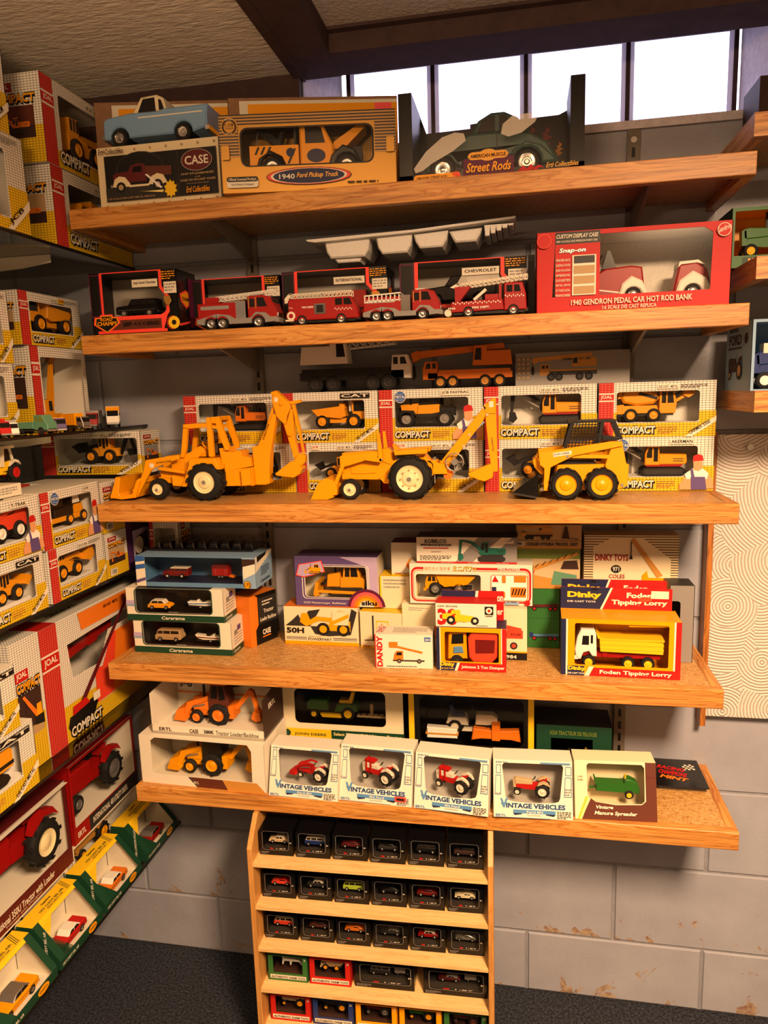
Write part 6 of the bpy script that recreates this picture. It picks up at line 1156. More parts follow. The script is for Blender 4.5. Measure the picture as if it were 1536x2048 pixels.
b.poly("0.10,0.40 0.10,0.90 0.30,0.98 0.62,0.98 0.92,0.8 0.92,0.36", 'cream'); b.text('DINKY TOYS', .12, .78, .475, .84, 'deepred', .04); b.ell(.345, .71, .055, .035, 'black').text('971', .31, .69, .38, .73, 'offwhite', .03); b.text('COLES', .27, .63, .44, .665, 'deepred', .02).text('MOBILE CRANE', .15, .57, .55, .61, 'deepred', .02); b.R(.12, .525, .58, .54, 'darkbrown'); b.poly("0.5,0.96 0.53,0.98 0.84,0.66 0.78,0.64", 'caramel').poly("0.62,0.52 0.62,0.66 0.67,0.70 0.69,0.64 0.88,0.64 0.9,0.54", 'toyyellow').poly("0.57,0.46 0.6,0.52 0.92,0.52 0.9,0.46", 'black').disc(.7, .465, .03, 'tan').disc(.85, .465, .03, 'tan').R(.495, .84, .505, .95, 'black').poly("0.48,0.80 0.5,0.85 0.52,0.80", 'black').done()
# two tipping lorry boxes with header cards
def foden(label, loc, w, h, rz, hc, front=True):
    wn = [(x/w, z_/h) for x, z_ in rrect(.115*w, .19*h, .90*w, .93*h, .004)]
    b = Box(label, loc, w, h, .075 if front else .02, rz, {'*': 'navy', 'front': 'toyyellow', 'right': 'red', 'top': 'toyyellow'}, wn if front else None, 'toyyellow', name='window_box', cat='toy box', backcol='toyyellow')
    if front:
        b.R(0, 0, .04, 1, 'navy').R(.04, 0, .055, 1, 'offwhite').R(.955, 0, 1, 1, 'red').R(.94, 0, .955, 1, 'offwhite').R(.055, 0, .2, .17, 'navy').poly("0.24,0 0.28,0.15 1,0.15 1,0", 'red').poly("0.20,0 0.24,0.17 0.28,0.17 0.24,0", 'offwhite'); b.text('Dinky', .06, .075, .21, .165, 'yellow', .05).text('DIE CAST TOYS', .06, .025, .2, .055, 'offwhite', .02).text('Foden Tipping Lorry', .33, .03, .93, .12, 'offwhite', .03)
    dd = .072 if front else .018
    m = MB(); m.box(.0, w*.97, dd, dd+.0012, h, h+hc, 'red'); o = m.obj('header_card', b.root)
    m = MB(); y = dd-.0005; m.flatpoly([(0, h), (.36*w, h), (.45*w, h+hc), (0, h+hc)], y, 'navy'); m.flatpoly([(.35*w, h), (.37*w, h), (.46*w, h+hc), (.44*w, h+hc)], y-.0002, 'offwhite'); put_text(m, 'Dinky', .06*w, h+.45*hc, .36*w, h+.8*hc, y-.0004, 'yellow', .05); put_text(m, 'DIE CAST TOYS', .06*w, h+.3*hc, .31*w, h+.38*hc, y-.0004, 'offwhite', .02); put_text(m, 'Foden', .58*w, h+.55*hc, .80*w, h+.8*hc, y-.0004, 'offwhite', .04); put_text(m, 'Tipping Lorry', .45*w, h+.18*hc, .93*w, h+.46*hc, y-.0004, 'offwhite', .04)
    if front: m.flatpoly(rect(.79*w, h+.55*hc, .94*w, h+.9*hc), y-.0006, 'offwhite'); m.flatpoly(ellipse(.74*w, h+.5*hc, .06*w, .12*hc), y-.0005, 'orangered')
    m.flatpoly(ellipse(.3*w, h+.92*hc, .03*w, .05*hc), y-.0003, 'black'); m.obj('header_print', o)
    return b.done()
loc, w, h, rz = gb((1122, 1348), (1360, 1360), Z4, 1237)
fy = foden('red, navy and yellow window box with a white and yellow tipping lorry', loc, w, h, rz, at(1120, 1173, Y=loc[1]+.072).z-Z4-h)
fy.toy('toy_tipping_lorry', 'toy tipping lorry with white cab, yellow tipper body and red chassis', 'toy', lorry(), w*.76, .49, .032, h*.175-.008)
m = MB(); m.prism([(.14*w, .62*h), (.9*w, .62*h), (.9*w, .80*h), (.14*w, .88*h)], .060, .0612, 'toyyellow'); m.prism([(.55*w, .93*h), (.92*w, .93*h), (.92*w, .90*h), (.58*w, .88*h)], .004, .005, 'toyyellow'); fy.extra('torn_flap', m)
l2 = (loc[0]+.004, loc[1]+.082, Z4)
foden('second red and navy tipping lorry box, only its header card showing', l2, w*.96, h, rz, at(1120, 1157, Y=loc[1]+.1).z-Z4-h, False)
xL = at(1338, 1230, Y=-.125).x; w = at(1388, 1230, Y=-.125).x-xL; hh = at(1388, 1172, Y=-.125).z-Z4
b = Box('grey window box with dark rounded window at the plaster panel end', (xL, -.125, Z4), w, hh, .06, 0, {'*': 'grey', 'top': 'darkgrey'}, [(x/w, z_/hh) for x, z_ in rrect(-.0+.02*w, .25*hh, .45*w, .80*hh, .006)], 'black', name='window_box', cat='toy box'); b.done()
# ------------------------------------------------------------------ fifth shelf
Z5 = SH[5][0]
loc, w, h, rz = gb((285, 1563), (533, 1588), Z5, 1462)
h = at(285, 1470, Y=loc[1]).z-Z5
wn = [(.095, .26), (.10, .22), (.15, .205), (.895, .205), (.90, .84), (.87, .97), (.13, .97), (.095, .9)]
b = Box('plain white window box with a yellow backhoe loader and brown stripe', loc, w, h, .135, rz, 'offwhite', wn, 'offwhite', name='window_box', cat='toy box', floor='offwhite'); bw = b
b.poly("0.40,0.20 0.47,0 0.70,0 0.66,0.20", 'brown').poly("0.66,0.20 0.70,0 1,0 0.93,0.2", 'caramel').poly("0.385,0.2 0.40,0.2 0.47,0 0.455,0", 'black'); b.text('ERTL', .43, .07, .47, .12, 'offwhite', .01); b.done()
yb = 'toyyellow'
b.toy('toy_backhoe_loader', 'yellow toy backhoe loader with dark cab glass in the plain white box', 'toy', backhoe_small(yb, yb, yb, 'smoke', yb), w*.70, .49, .062, h*.06)
z6 = Z5+h+.0008
l2 = (at(309, 1470, Y=-.225).x, -.232, z6); w2 = at(536, 1480, Y=-.22).x-l2[0]
r = empty('display_box', l2, rz*.7, 'open cardboard display box with an orange backhoe loader, stacked on white box', 'toy box')
hb = at(309, 1385, Y=-.225).z-z6; d2 = .12
m = MB(); m.box(0, w2, 0, d2, 0, .006, 'offwhite'); m.obj('base_tray', r)
m = MB(); m.box(0, w2, d2-.0015, d2, 0, hb*1.1, {'*': 'offwhite', 'front': 'offwhite'}); m.obj('back_panel', r)
for sx in (0, 1):
    m = MB(); x = 0 if not sx else w2-.0015; m.add([(x, 0, 0), (x+.0015, 0, 0), (x+.0015, d2, 0), (x, d2, 0), (x, 0, hb), (x+.0015, 0, hb), (x+.0015, d2, hb*1.1), (x, d2, hb*1.1)], [(0, 1, 5, 4), (1, 2, 6, 5), (2, 3, 7, 6), (3, 0, 4, 7), (4, 5, 6, 7)], 'darkbrown' if sx else 'offwhite'); m.obj('side_panel', r)
m = MB(); m.box(0, w2, 0, .0015, 0, hb*.24, 'offwhite'); m.obj('front_lip', r)
m = MB(); put_text(m, '580K', .47*w2, .08*hb, .56*w2, .17*hb, -.0004, 'black', .04); put_text(m, 'Tractor Loader/Backhoe', .575*w2, .07*hb, .95*w2, .175*hb, -.0004, 'black', .01); put_text(m, 'ERTL', .065*w2, .08*hb, .18*w2, .165*hb, -.0004, 'darkbrown', .03); put_text(m, 'CASE', .34*w2, .07*hb, .42*w2, .17*hb, -.0004, 'darkbrown', .03); m.obj('lettering', r)
m = MB(); m.flatpoly(rect(.01*w2, .50*hb, .985*w2, .54*hb), d2-.0022, 'orange'); m.flatpoly([(.35*w2, .6*hb), (.35*w2, 1.08*hb), (.98*w2, 1.08*hb), (.98*w2, .75*hb), (.7*w2, .8*hb)], d2-.0020, 'darkbrown'); m.flatpoly(rect(.03*w2, .6*hb, .17*w2, 1.02*hb), d2-.0024, 'white'); flat(m, tractor('grey', 'grey', 'grey'), .04*w2, .66*hb, .12*w2, d2-.0026); flat(m, wheel_loader('grey', 'grey'), .5*w2, .85*hb, .3*w2, d2-.0026); m.obj('back_print', r)
m = MB(); put_text(m, 'ERTL', 0, 0, .04, .012, 0, 'offwhite', .03); m.v = [(w2+.0005, .03+x, .65*hb+z) for x, y, z in m.v]; m.obj('side_lettering', r)
vehicle('toy_backhoe_loader', 'orange toy backhoe loader with brown cab in the open display box', 'toy', backhoe_small('orange', 'orange', 'orange', 'brown', 'orange'), w2*.77, (l2[0]+w2*.5+.002, l2[1]+.062, z6+.0062), rz*.7)
# dark tractor boxes at the back
def backbox(label, pl, pr, ptop, Y, d=.10, **kw):
    xL = at(pl, 1450, Y=Y).x; w = at(pr, 1450, Y=Y).x-xL; h = min(at(pl, ptop, Y=Y).z, SH[4][0]-.04)-Z5; return (xL, Y, Z5), w, h
loc, w, h = backbox('', 560, 808, 1370, -.118)
wn = [(x/w, z_/h) for x, z_ in rrect(.13*w, .53*h, .86*w, .965*h, .012)]
b = Box('cream and green window box with a shadowed green garden tractor and mower', loc, w, h, .10, 0, {'*': 'black', 'front': 'cream'}, wn, 'darkbrown', name='window_box', cat='toy box', backcol='black')
b.R(0, .34, .42, .46, 'yellow').R(.42, .30, 1, .46, 'dkgreen').R(0, 0, 1, .34, 'black').R(0, .05, .15, .33, 'yellow').R(.81, .0, 1, .30, 'paleyellow'); b.text('JOHN DEERE', .12, .37, .38, .41, 'dkgreen', .01).disc(.06, .40, .045, 'dkgreen').text('Select Series X748 Ultimate Tractor', .44, .395, .98, .435, 'paleyellow', .02).text('Tracteur - Tractor', .6, .335, .8, .365, 'paleyellow', .01).text('14+', .86, .19, .94, .23, 'darkbrown').text('ERTL', .03, .24, .12, .29, 'dkgreen', .02).done()
b.toy('toy_garden_tractor', 'dark green toy garden tractor in the cream and green box', 'toy', lawn(), w*.42, .40, .045, h*.525); b.toy('toy_tiller', 'cream toy tiller attachment in the cream and green box', 'toy', [P('frame', 'sand', "0,6 0,12 100,12 100,6", 10), *[P('tine', 'darkgrey', [(10+i*20, 0), (14+i*20, 0), (14+i*20, 14), (10+i*20, 14)], 8) for i in range(5)], B('mast', 'sand', 44, 54, 12, 50, 4)], w*.24, .72, .045, h*.525)
loc, w, h = backbox('', 818, 1068, 1385, -.13)
wn = [(x/w, z_/h) for x, z_ in rrect(.09*w, .40*h, .92*w, .975*h, .016)]
b = Box('black and yellow window box with a white garden tractor and orange plough', loc, w, h, .10, 0, {'*': 'black'}, wn, 'darkbrown', name='window_box', cat='toy box', backcol='black')
b.R(0, .36, .045, 1, 'yellow').R(.955, .2, 1, 1, 'yellow').R(.04, .05, .105, .2, 'yellow').R(.87, 0, .93, .17, 'yellow'); b.text('Cub Cadet', .06, .27, .24, .34, 'offwhite', .03, .2).text('COLLECTOR EDITION', .33, .285, .60, .325, 'offwhite', .03).text('Lawn and Garden Tractor Set', .325, .215, .78, .265, 'toyyellow', .03); b.R(.06, .25, .24, .257, 'offwhite').poly("0.24,0.26 0.245,0.36 0.255,0.30 0.27,0.37 0.28,0.30 0.30,0.34 0.285,0.26", 'offwhite').text('ERTL', .88, .195, .96, .23, 'offwhite', .02).done()
b.toy('toy_garden_tractor', 'white toy garden tractor in the black and yellow box', 'toy', lawn('offwhite', 'offwhite', 'fordblue'), w*.42, .50, .05, h*.46, True); b.toy('toy_roller', 'white toy lawn roller in the black and yellow box', 'toy', [P('roller', 'white', "0,0 100,2 100,36 0,38", 14, 3), B('roller_frame', 'caramel', -4, 104, 14, 20, 15)], w*.27, .26, .03, h*.405); b.toy('toy_plough', 'orange toy plough blade in the black and yellow box', 'toy', [P('blade', 'orange', "0,0 4,26 50,22 96,26 100,0 80,4 20,4", 8, 2), B('bracket', 'orange', 42, 58, 4, 36, 12)], w*.40, .70, .03, h*.405)
loc, w, h = backbox('', 1072, 1225, 1448, -.125)
wn = [(.20, .25), (.75, .25), (.75, .78), (.20, .78)]
b = Box('green and yellow window box with a lawn tractor beside the metal upright', loc, w, h, .09, 0, {'*': 'black', 'front': 'dkgreen', 'top': 'black'}, wn, 'black', None, name='window_box', cat='toy box')
b.R(0, .12, .19, .42, 'lilac').R(0, .46, .19, .56, 'yellow').R(.77, .42, 1, .54, 'yellow').R(.77, .05, 1, .42, 'jdgreen'); b.text('X324 TRACTEUR DE PELOUSE', .18, .84, .80, .91, 'olive', .02).text('3+', .85, .2, .92, .3, 'yellow', .03).text('ERTL', .04, .48, .16, .54, 'black', .03).done()
b.toy('toy_lawn_tractor', 'green toy lawn tractor with yellow seat in the green and yellow box', 'toy', lawn(), w*.56, .46, .045, h*.10)
m = MB(); xL = at(1228, 1500, Y=-.10).x; r = empty('blister_pack', (xL, -.10, Z5), 0, 'clear blister pack with a small red car behind the manure spreader box', 'blister pack'); m.box(0, .05, 0, .06, 0, .003, 'black'); m.obj('backing_card', r); m = MB(); m.prism([(.004, .0035), (.046, .0035), (.042, .03), (.028, .042), (.012, .038), (.006, .026)], .006, .05, 'blister', .004); m.obj('blister_dome', r)
vehicle('toy_car', 'tiny red toy car inside the clear blister behind the spreader box', 'toy car', car('red'), .034, (xL+.025, -.072, Z5+.0042))
# vintage vehicle boxes
def vintage(label, bl, br, top, toyspec, tlab, cap, L=.52, sticker=False, dr=.0, d=.078, flip=False):
    loc, w, h, rz = gb(bl, br, Z5, top); ln = .030; h = at(bl[0], top, Y=loc[1]+ln).z-Z5
    wn = [(.155, .36), (.175, .30), (.24, .275), (.50, .255), (.76, .275), (.82, .30), (.84, .36), (.885, .90), (.86, .945), (.14, .945), (.115, .90)]
    b = Box(label, loc, w, h, d, rz, {'*': 'offwhite'}, wn, 'silverboard', name='window_box', cat='toy box', backcol='silverboard', floor='silverboard', group='vintage tractor boxes')
    b.text('VINTAGE VEHICLES', .095, .165, .905, .255, 'steelblue', .055).text('VINTAGE VEHICLES', .10, .17, .90, .25, 'navy', .012); b.text('V', .085, .165, .185, .33, 'steelblue', .05)
    b.R(.25, .085, .78, .145, 'steelblue').poly("0.25,0.085 0.27,0.05 0.36,0.07 0.36,0.085", 'navy').poly("0.78,0.085 0.76,0.05 0.66,0.07 0.66,0.085", 'navy'); b.text(cap, .42, .095, .62, .135, 'offwhite', .02); b.text('Die-Cast Metal Replica', .43, .045, .6, .07, 'darkgrey'); b.text('ERTL', .03, .03, .16, .065, 'steelblue', .03); b.R(.03, .012, .72, .018, 'steelblue'); b.lines(.80, .02, .97, .15, 5, 'darkgrey')
    for u0, u1 in ((.02, .1), (.89, .985)):
        b.ring([(u0, .40), (u1, .40), (u1, .74), (u0+.015, .74)], [(u0+.006, .41), (u1-.006, .41), (u1-.006, .73), (u0+.02, .73)], 'powderblue'); b.ring([(u0+.02, .77), (u1, .77), (u1, .92), (u0+.02, .92)], [(u0+.026, .78), (u1-.006, .78), (u1-.006, .91), (u0+.026, .91)], 'powderblue')
    b.lines(.90, .42, .98, .55, 3, 'grey'); b.text('1/43 scale', .03, .42, .09, .445, 'darkgrey')
    if sticker: b.R(.77, .09, .92, .18, 'neon').R(.79, .11, .9, .15, 'black')
    b.text('ERTL', .04, .955, .2, .98, 'powderblue', .02).R(.6, .955, .97, .985, 'powderblue'); b.done(); b.lean(ln)
    b.toy(*tlab, 'toy', toyspec, w*L, .5, d*.60, h*.275-.004, flip, dr); return b
vintage('blue-lettered white window box with a red loader tractor, first of the vintage row', (537, 1590), (676, 1604), 1489, tractor('red', 'offwhite', 'red', 'red', 'offwhite', True), ('toy_tractor', 'red toy tractor with front loader in the first vintage box'), 'Ford 8N', .60, dr=-.25)
vintage('blue-lettered white window box with small neon price sticker and red-white tractor', (678, 1599), (824, 1615), 1487, tractor('red', 'offwhite', 'offwhite', 'offwhite', 'offwhite', narrow=True), ('toy_tractor', 'red and white toy tractor in the box with neon sticker'), '9N Ford', .52, True, dr=-.35)
vintage('blue-lettered cream window box with handwritten price and red-white tractor, third in row', (827, 1615), (977, 1634), 1503, tractor('red', 'offwhite', 'offwhite', 'offwhite', 'offwhite', narrow=True), ('toy_tractor', 'red and white toy tractor in the third vintage box'), '9N Ford', .52, dr=-.35)
vintage('blue-lettered white window box with a beige-hooded tractor, next to the brown box', (987, 1633), (1147, 1641), 1518, tractor('red', 'offwhite', 'sand', 'sand', 'sand'), ('toy_tractor', 'red toy tractor with beige hood in the fourth vintage box'), 'Ford 8N', .48, dr=-.12)
loc, w, h, rz = gb((1150, 1637), (1315, 1645), Z5, 1520); h = at(1150, 1520, Y=loc[1]+.03).z-Z5
wn = [(.16, .40), (.19, .33), (.25, .30), (.50, .27), (.82, .29), (.855, .34), (.86, .90), (.83, .955), (.18, .955), (.155, .92)]
b = Box('cream and brown window box with a green manure spreader', loc, w, h, .075, rz, {'*': 'cream', 'right': 'brown'}, wn, 'cream', name='window_box', cat='toy box', backcol='cream')
b.poly("0.08,0 0.20,0.36 0.26,0.30 0.50,0.26 0.82,0.28 0.87,0.34 0.87,1 1,1 1,0", 'brown').poly("0.03,0 0.14,0.40 0.165,0.37 0.06,0", 'lime').poly("0.065,0 0.17,0.36 0.19,0.36 0.085,0", 'paleyellow'); b.R(.87, .74, 1, .755, 'maroon'); b.text('Vintage', .26, .175, .47, .25, 'offwhite', .03, .2).text('Manure Spreader', .24, .075, .76, .155, 'offwhite', .03, .2).text('1:43', .045, .71, .10, .745, 'darkbrown').text('Scale', .04, .66, .105, .695, 'darkbrown').done(); b.lean(.03)
b.toy('toy_manure_spreader', 'green toy manure spreader with yellow wheels in the brown box', 'toy', spreader(), w*.62, .52, .048, h*.24)
# flat carded blister on the shelf
r = empty('blister_card', (at(1312, 1578, Z=Z5).x, -.128, Z5), 0, 'black toy card with red lettering lying flat near the shelf end', 'blister pack')
m = MB(); m.box(0, .105, 0, .118, .010, .012, 'gloss_black'); m.obj('backing_card', r)
m = MB(); m.box(.004, .101, .006, .112, .0003, .0098, 'blister'); m.obj('blister_dome', r)
m = MB(); y = 0
for s, v0, v1, mm in (('RACING', .070, .086, 'red'), ('CHAMPIONS', .048, .066, 'red'), ('MINT', .030, .044, 'orange')):
    t = MB(); put_text(t, s, 0, 0, .058, v1-v0, 0, mm, .05, .2, -.25)
    m.add([(x+.012, z+v0+.005, .0124) for x, _, z in t.v], t.f, mm)
m.obj('lettering', r); m = MB()
for i in range(5):
    for j in range(4):
        if (i+j) % 2 == 0: m.add([(.068+i*.005, .07+j*.006+i*.001, .0123), (.073+i*.005, .07+j*.006+i*.001, .0123), (.073+i*.005, .076+j*.006+i*.001, .0123), (.068+i*.005, .076+j*.006+i*.001, .0123)], [(0, 1, 2, 3)], 'offwhite')
m.obj('chequer_print', r)
# ------------------------------------------------------------------ small display rack on the floor
ra = math.atan2(.018, .53)
RX0 = at(500, 1716, Y=-.318).x; RX1 = at(981, 1750, Y=-.30).x; RW = RX1-RX0+.012
rack = empty('display_rack', (RX0-.006, -.320, 0), ra, 'slim birch display rack with sloping ledges standing under the lowest shelf', 'display rack')
RD = .14
for sx in (0, 1):
    m = MB(); x = 0 if not sx else RW-.011
    pts = [(0, 0), (RD, 0), (RD, .598), (.05, .598), (.012, .560), (0, .545)]
    m.prism(pts, x, x+.011, 'birch_z', .001); o = m.obj('side_panel', rack); o.data.transform(Matrix(((0, 1, 0, 0), (1, 0, 0, 0), (0, 0, 1, 0), (0, 0, 0, 1)))); o.data.flip_normals()
m = MB(); m.box(.011, RW-.011, RD-.005, RD, .0, .595, 'birch_x'); m.obj('back_panel', rack)
RZ = [.512-.1005*i for i in range(6)]
for z in RZ:
    m = MB(); m.box(.011, RW-.011, .002, RD-.005, max(z-.008, .001), z, 'birch_x'); m.obj('ledge', rack)
cr, sr = math.cos(ra), math.sin(ra)
def rk(x, y): return (rack.location.x+x*cr-y*sr, rack.location.y+x*sr+y*cr)
def black_box(label, x, z, w, spec, tl, capt='1:87', row=0, wide=False, h=.056):
    lx, ly = rk(x, .034+.002*random.random())
    wn = [(x_/w, z_/h) for x_, z_ in rrect(.10*w, .24*h, .86*w if not wide else .93*w, .97*h, .005)]
    b = Box(label, (lx, ly, z+.0003), w, h, .062, ra, 'gloss_black', wn, 'black', name='small_window_box', cat='toy box', backcol='darkgrey', floor='darkgrey', group='small black car boxes')
    b.ring([(x_/w, z_/h) for x_, z_ in rrect(.085*w, .215*h, (.875 if not wide else .945)*w, .985*h, .006)], [(x_/w, z_/h) for x_, z_ in rrect(.093*w, .227*h, (.867 if not wide else .937)*w, .978*h, .0055)], 'grey'); b.text('8+', .90, .52, .96, .58, 'offwhite', .01); b.text(capt, .5, .27, .78, .31, 'offwhite').lines(.03, .04, .28, .16, 3, 'grey'); b.poly("0.3,0.27 0.33,0.33 0.42,0.31 0.4,0.26", 'deepred').done()
    b.toy('toy_car', tl, 'toy car', spec, w*(.62 if not wide else .36), .48 if not wide else .4, .030, h*.245, group='cars in the small black boxes')
    if wide: b.toy('toy_trailer', tl.replace('toy', 'toy trailer beside the'), 'toy', boxvan('darkgrey', 'grey'), w*.28, .78, .032, h*.245)
    return b
cols_ = [[('sand', 'offwhite', 'sedan', 'cream two-tone sedan'), ('fordblue', 'offwhite', 'van', 'blue and white minibus'), ('maroon', 'maroon', 'fast', 'maroon coupe'), ('darkgrey', 'black', 'fin', 'dark grey saloon'), ('black', 'darkgrey', 'van', 'black van'), ('darkbrown', 'black', 'suv', 'dark brown wagon')],
         [('orangered', 'red', 'fast', 'orange-red coupe'), ('darkgrey', 'offwhite', 'sedan', 'dark saloon with white roof'), ('lime', 'lime', 'van', 'lime green minibus'), ('black', 'black', 'fast', 'black sports car'), ('darkred', 'maroon', 'fin', 'dark red convertible'), ('cream', 'cream', 'fast', 'cream sports coupe')],
         [('orangered', 'cream', 'van', 'orange minibus'), ('brown', 'darkbrown', 'fast', 'brown sports car'), ('orange', 'orange', 'fast', 'orange sports car'), ('darkgrey', 'grey', 'fast', 'grey coupe under loose film'), ('deepred', 'offwhite', 'sedan', 'red saloon with white roof'), ('grey', 'silver', 'fast', 'silver sports car under loose film')]]
ordn = ['top', 'second', 'third']
bw_ = (RW-.022-.014)/6-.004
for r_ in range(3):
    for c_ in range(6):
        body, roof, kd, nm = cols_[r_][c_]
        b = black_box(f'small black window box with a {nm}, {ordn[r_]} rack ledge', .013+c_*(bw_+.0048)+.004, RZ[r_], bw_-.0015, car(body, roof, 'silver', 'window', kd), f'tiny toy {nm} in the {ordn[r_]} rack ledge', row=r_)
        if r_ == 2 and c_ in (3, 5):
            m = MB(); m.add([(.02*b.w, -.002, b.h*.62), (b.w*1.1, -.006, b.h*.75), (b.w*1.1, .008, b.h*1.12), (.02*b.w, .01, b.h*1.02)], [(0, 1, 2, 3)], 'blister'); m.obj('loose_film', b.root)
def color_box(label, x, z, w, cm, spec, tl, h=.062):
    lx, ly = rk(x, .030)
    wn = [(.13, .30), (.87, .30), (.87, .97), (.13, .97)]
    b = Box(label, (lx, ly, z+.0003), w, h, .06, ra, cm, wn, 'black', name='small_window_box', cat='toy box', backcol='black', floor='darkbrown', group='small bright farm toy boxes')
    b.R(.05, .08, .95, .23, 'offwhite').text('AUTHENTIC FARM TOYS', .07, .10, .93, .19, 'black', .03); b.text('3', .9, .85, .96, .93, 'offwhite').done()
    b.toy('toy_machine', tl, 'toy', spec, w*.6, .5, .028, h*.305); return b
cw = .088
x = .016
color_box('small green-framed window box with a white animal figure on fourth rack ledge', x+.004, RZ[3], .09, 'green', [P('animal_body', 'white', "0,30 4,34 10,22 40,20 60,16 66,2 62,2 54,12 34,12 30,0 26,0 26,12 10,12 6,0 2,0 4,20", 6, 1), P('animal_head', 'white', "-6,36 2,44 8,36 4,28", 4)], 'small white toy animal in the green-framed box')
color_box('small red-framed window box with a tan wagon on fourth rack ledge', x+.098, RZ[3], .092, 'red', hauler('sand', 'toyyellow', 'tan'), 'tan toy wagon in the red-framed box of fourth ledge')
black_box('wide black window box with a dark bus, fourth rack ledge middle', x+.198, RZ[3], .13, car('darkgrey', 'grey', 'silver', 'window', 'van'), 'tiny dark toy bus in a wide black box', wide=True)
black_box('wide black window box with a dark red coupe, fourth rack ledge end', x+.348, RZ[3], .135, car('maroon', 'grey', 'silver', 'window', 'fast'), 'tiny dark red toy coupe in a wide black box', wide=True)
five = [('red', tractor('sand', 'toyyellow'), 'small red-framed window box with a tan tractor on lowest visible ledge', 'tan toy tractor in the red-framed box of lowest ledge'), ('fordblue', tractor('darkgrey', 'toyyellow'), 'small blue-framed window box with a dark tractor', 'dark toy tractor in the blue-framed box'), ('toyyellow', tractor('maroon', 'silver'), 'small yellow-framed window box with a maroon tractor', 'maroon toy tractor in a yellow-framed box'), ('toyyellow', tractor('jdgreen', 'toyyellow'), 'small yellow-framed window box with a green tractor', 'green toy tractor in a yellow-framed box'), ('green', tractor('brown', 'brown'), 'small green-framed window box with a brown implement on lowest ledge', 'brown toy implement in the green-framed box of lowest ledge')]
for i, (cm, sp, lb1, lb2) in enumerate(five): color_box(lb1, x+.004+i*.0965, RZ[4], .0925, cm, sp, lb2)
for i, (cm, nm) in enumerate((('red', 'red'), ('toyyellow', 'yellow'), ('red', 'scarlet'), ('green', 'green'), ('fordblue', 'blue'))): color_box(f'{nm}-framed farm toy box near floor level of the rack, box {["nearest the glass shelves", "next to it", "in the middle", "right of the middle", "at the far end"][i]}', x+.004+i*.0965, RZ[5], .0925, cm, tractor('darkgrey'), f'dark toy tractor in the {nm}-framed box near floor level')
# ------------------------------------------------------------------ side wall: glass shelves with boxes facing into the room
HP = math.pi/2
def jl(label, y0, y1, z0, z1, X=GX-.002, d=.105, **kw): return joal(label, (X, y0, z0+.0004), y1-y0-.0006, z1-z0-.0006, d, HP, **kw)
g1, g2, g3, g4, g5 = (GL[i][0] for i in (1, 2, 3, 4, 5))
jy = 'joalyellow'
# topmost glass shelf
b = jl('tall gridded toy box under the ceiling with a photo of a digger on its end', -.297, -.012, 1.938, 2.098, d=.12, yb=.2, win=(.19, .2, .93, .86), endpic='brown'); b.toy('toy_grader', 'yellow toy wheel loader high under the ceiling', 'toy', shovel_loader(), .17, 0.66, .034, .036)
b = jl('gridded toy box with a haul truck photo on its end, lower of the tall pair', -.290, -.008, g1, 1.937, d=.12, yb=.3, win=(.19, .24, .93, .84), endpic='tan'); b.toy('toy_haul_truck', 'yellow toy haul truck in the lower box on top glass shelf', 'toy', hauler(jy), .17, 0.66, .034, .036)
b = jl('gridded toy box with large clear window cut by the picture edge, top glass shelf', -.62, -.370, g1, 1.952, X=GX+.0, d=.11, end=None, win=(.10, .13, .80, .82), tag='JCB'); b.toy('toy_loader', 'yellow toy loader in the cropped box on the top glass shelf', 'toy', wheel_loader(jy), .15, 0.50, .034, .022)
b = jl('gridded toy box stacked on the cropped box near the ceiling', -.64, -.395, 1.953, 2.10, X=GX-.004, d=.11, end=None, tag='VOLVO BM'); b.toy('toy_loader', 'yellow toy loader in the cropped box near the ceiling', 'toy', wheel_loader(jy), .15, 0.60, .034, .036)
# second glass shelf: tiny trucks in front, boxes behind
X2 = -.955
def y2(px, py, X=X2): return at(px, py, X=X).y
b = jl('gridded toy box with a yellow articulated dumper, stacked above the tiny trucks', y2(38, 620), y2(161, 640), 1.598, 1.702, X=X2, d=.10, tag='JCB', brand=('JCB', .60, .10, 'grid_yellow', 'deepred')); b.toy('toy_dumper', 'yellow toy articulated dumper in the gridded box above the tiny trucks', 'toy', adt(jy), .14, 0.62, .034, .028)
b = jl('tall gridded toy box with a cable crane behind the tiny trucks', y2(62, 760), y2(172, 760), g2, 1.597, X=X2+.003, d=.11, win=(.16, .10, .93, .88), yb=.22, compact_on=False, capt=False, endpic='darkbrown'); b.R(.70, .02, .99, .40, 'darkbrown').R(.695, .0, .70, .42, 'toyyellow') if False else None
cr = [P('cab', jy, "10,14 10,44 36,46 40,14", 12, 1), P('side_window', 'window', "22,22 22,42 32,42 34,22", 12.3), P('deck', jy, "0,8 0,18 60,16 64,8", 14), Bar('jib', jy, 36, 30, 58, 130, 5, 3), Bar('jib', jy, 50, 30, 60, 130, 5, 3), P('jib_head', 'caramel', "46,122 52,134 66,132 64,120", 5), T('cable', 'darkgrey', [(0, 0, 95), (54, 0, 128)], .8), T('cable', 'darkgrey', [(0, 0, 88), (56, 0, 126)], .8), T('hook', 'black', [(66, 0, 118), (66, 0, 96), (62, 0, 92)], 1), W(14, 8, 6, 14, jy), W(50, 8, 6, 14, jy)]
b.toy('toy_cable_crane', 'yellow toy cable crane with tall jib in the gridded box', 'toy', cr, .068, 0.46, .034, .018)
b = jl('gridded toy box at the picture edge with slanted caption, second glass shelf upper', y2(-120, 640), y2(9, 640), 1.56, 1.69, X=X2+.01, d=.10, end=None, tag='DIE CAST-METAL')
b = jl('gridded toy box at the picture edge above the red tiny truck', y2(-140, 800), y2(25, 810), g2, 1.559, X=X2+.01, d=.10, end=None, tag='DIE CAST-METAL')
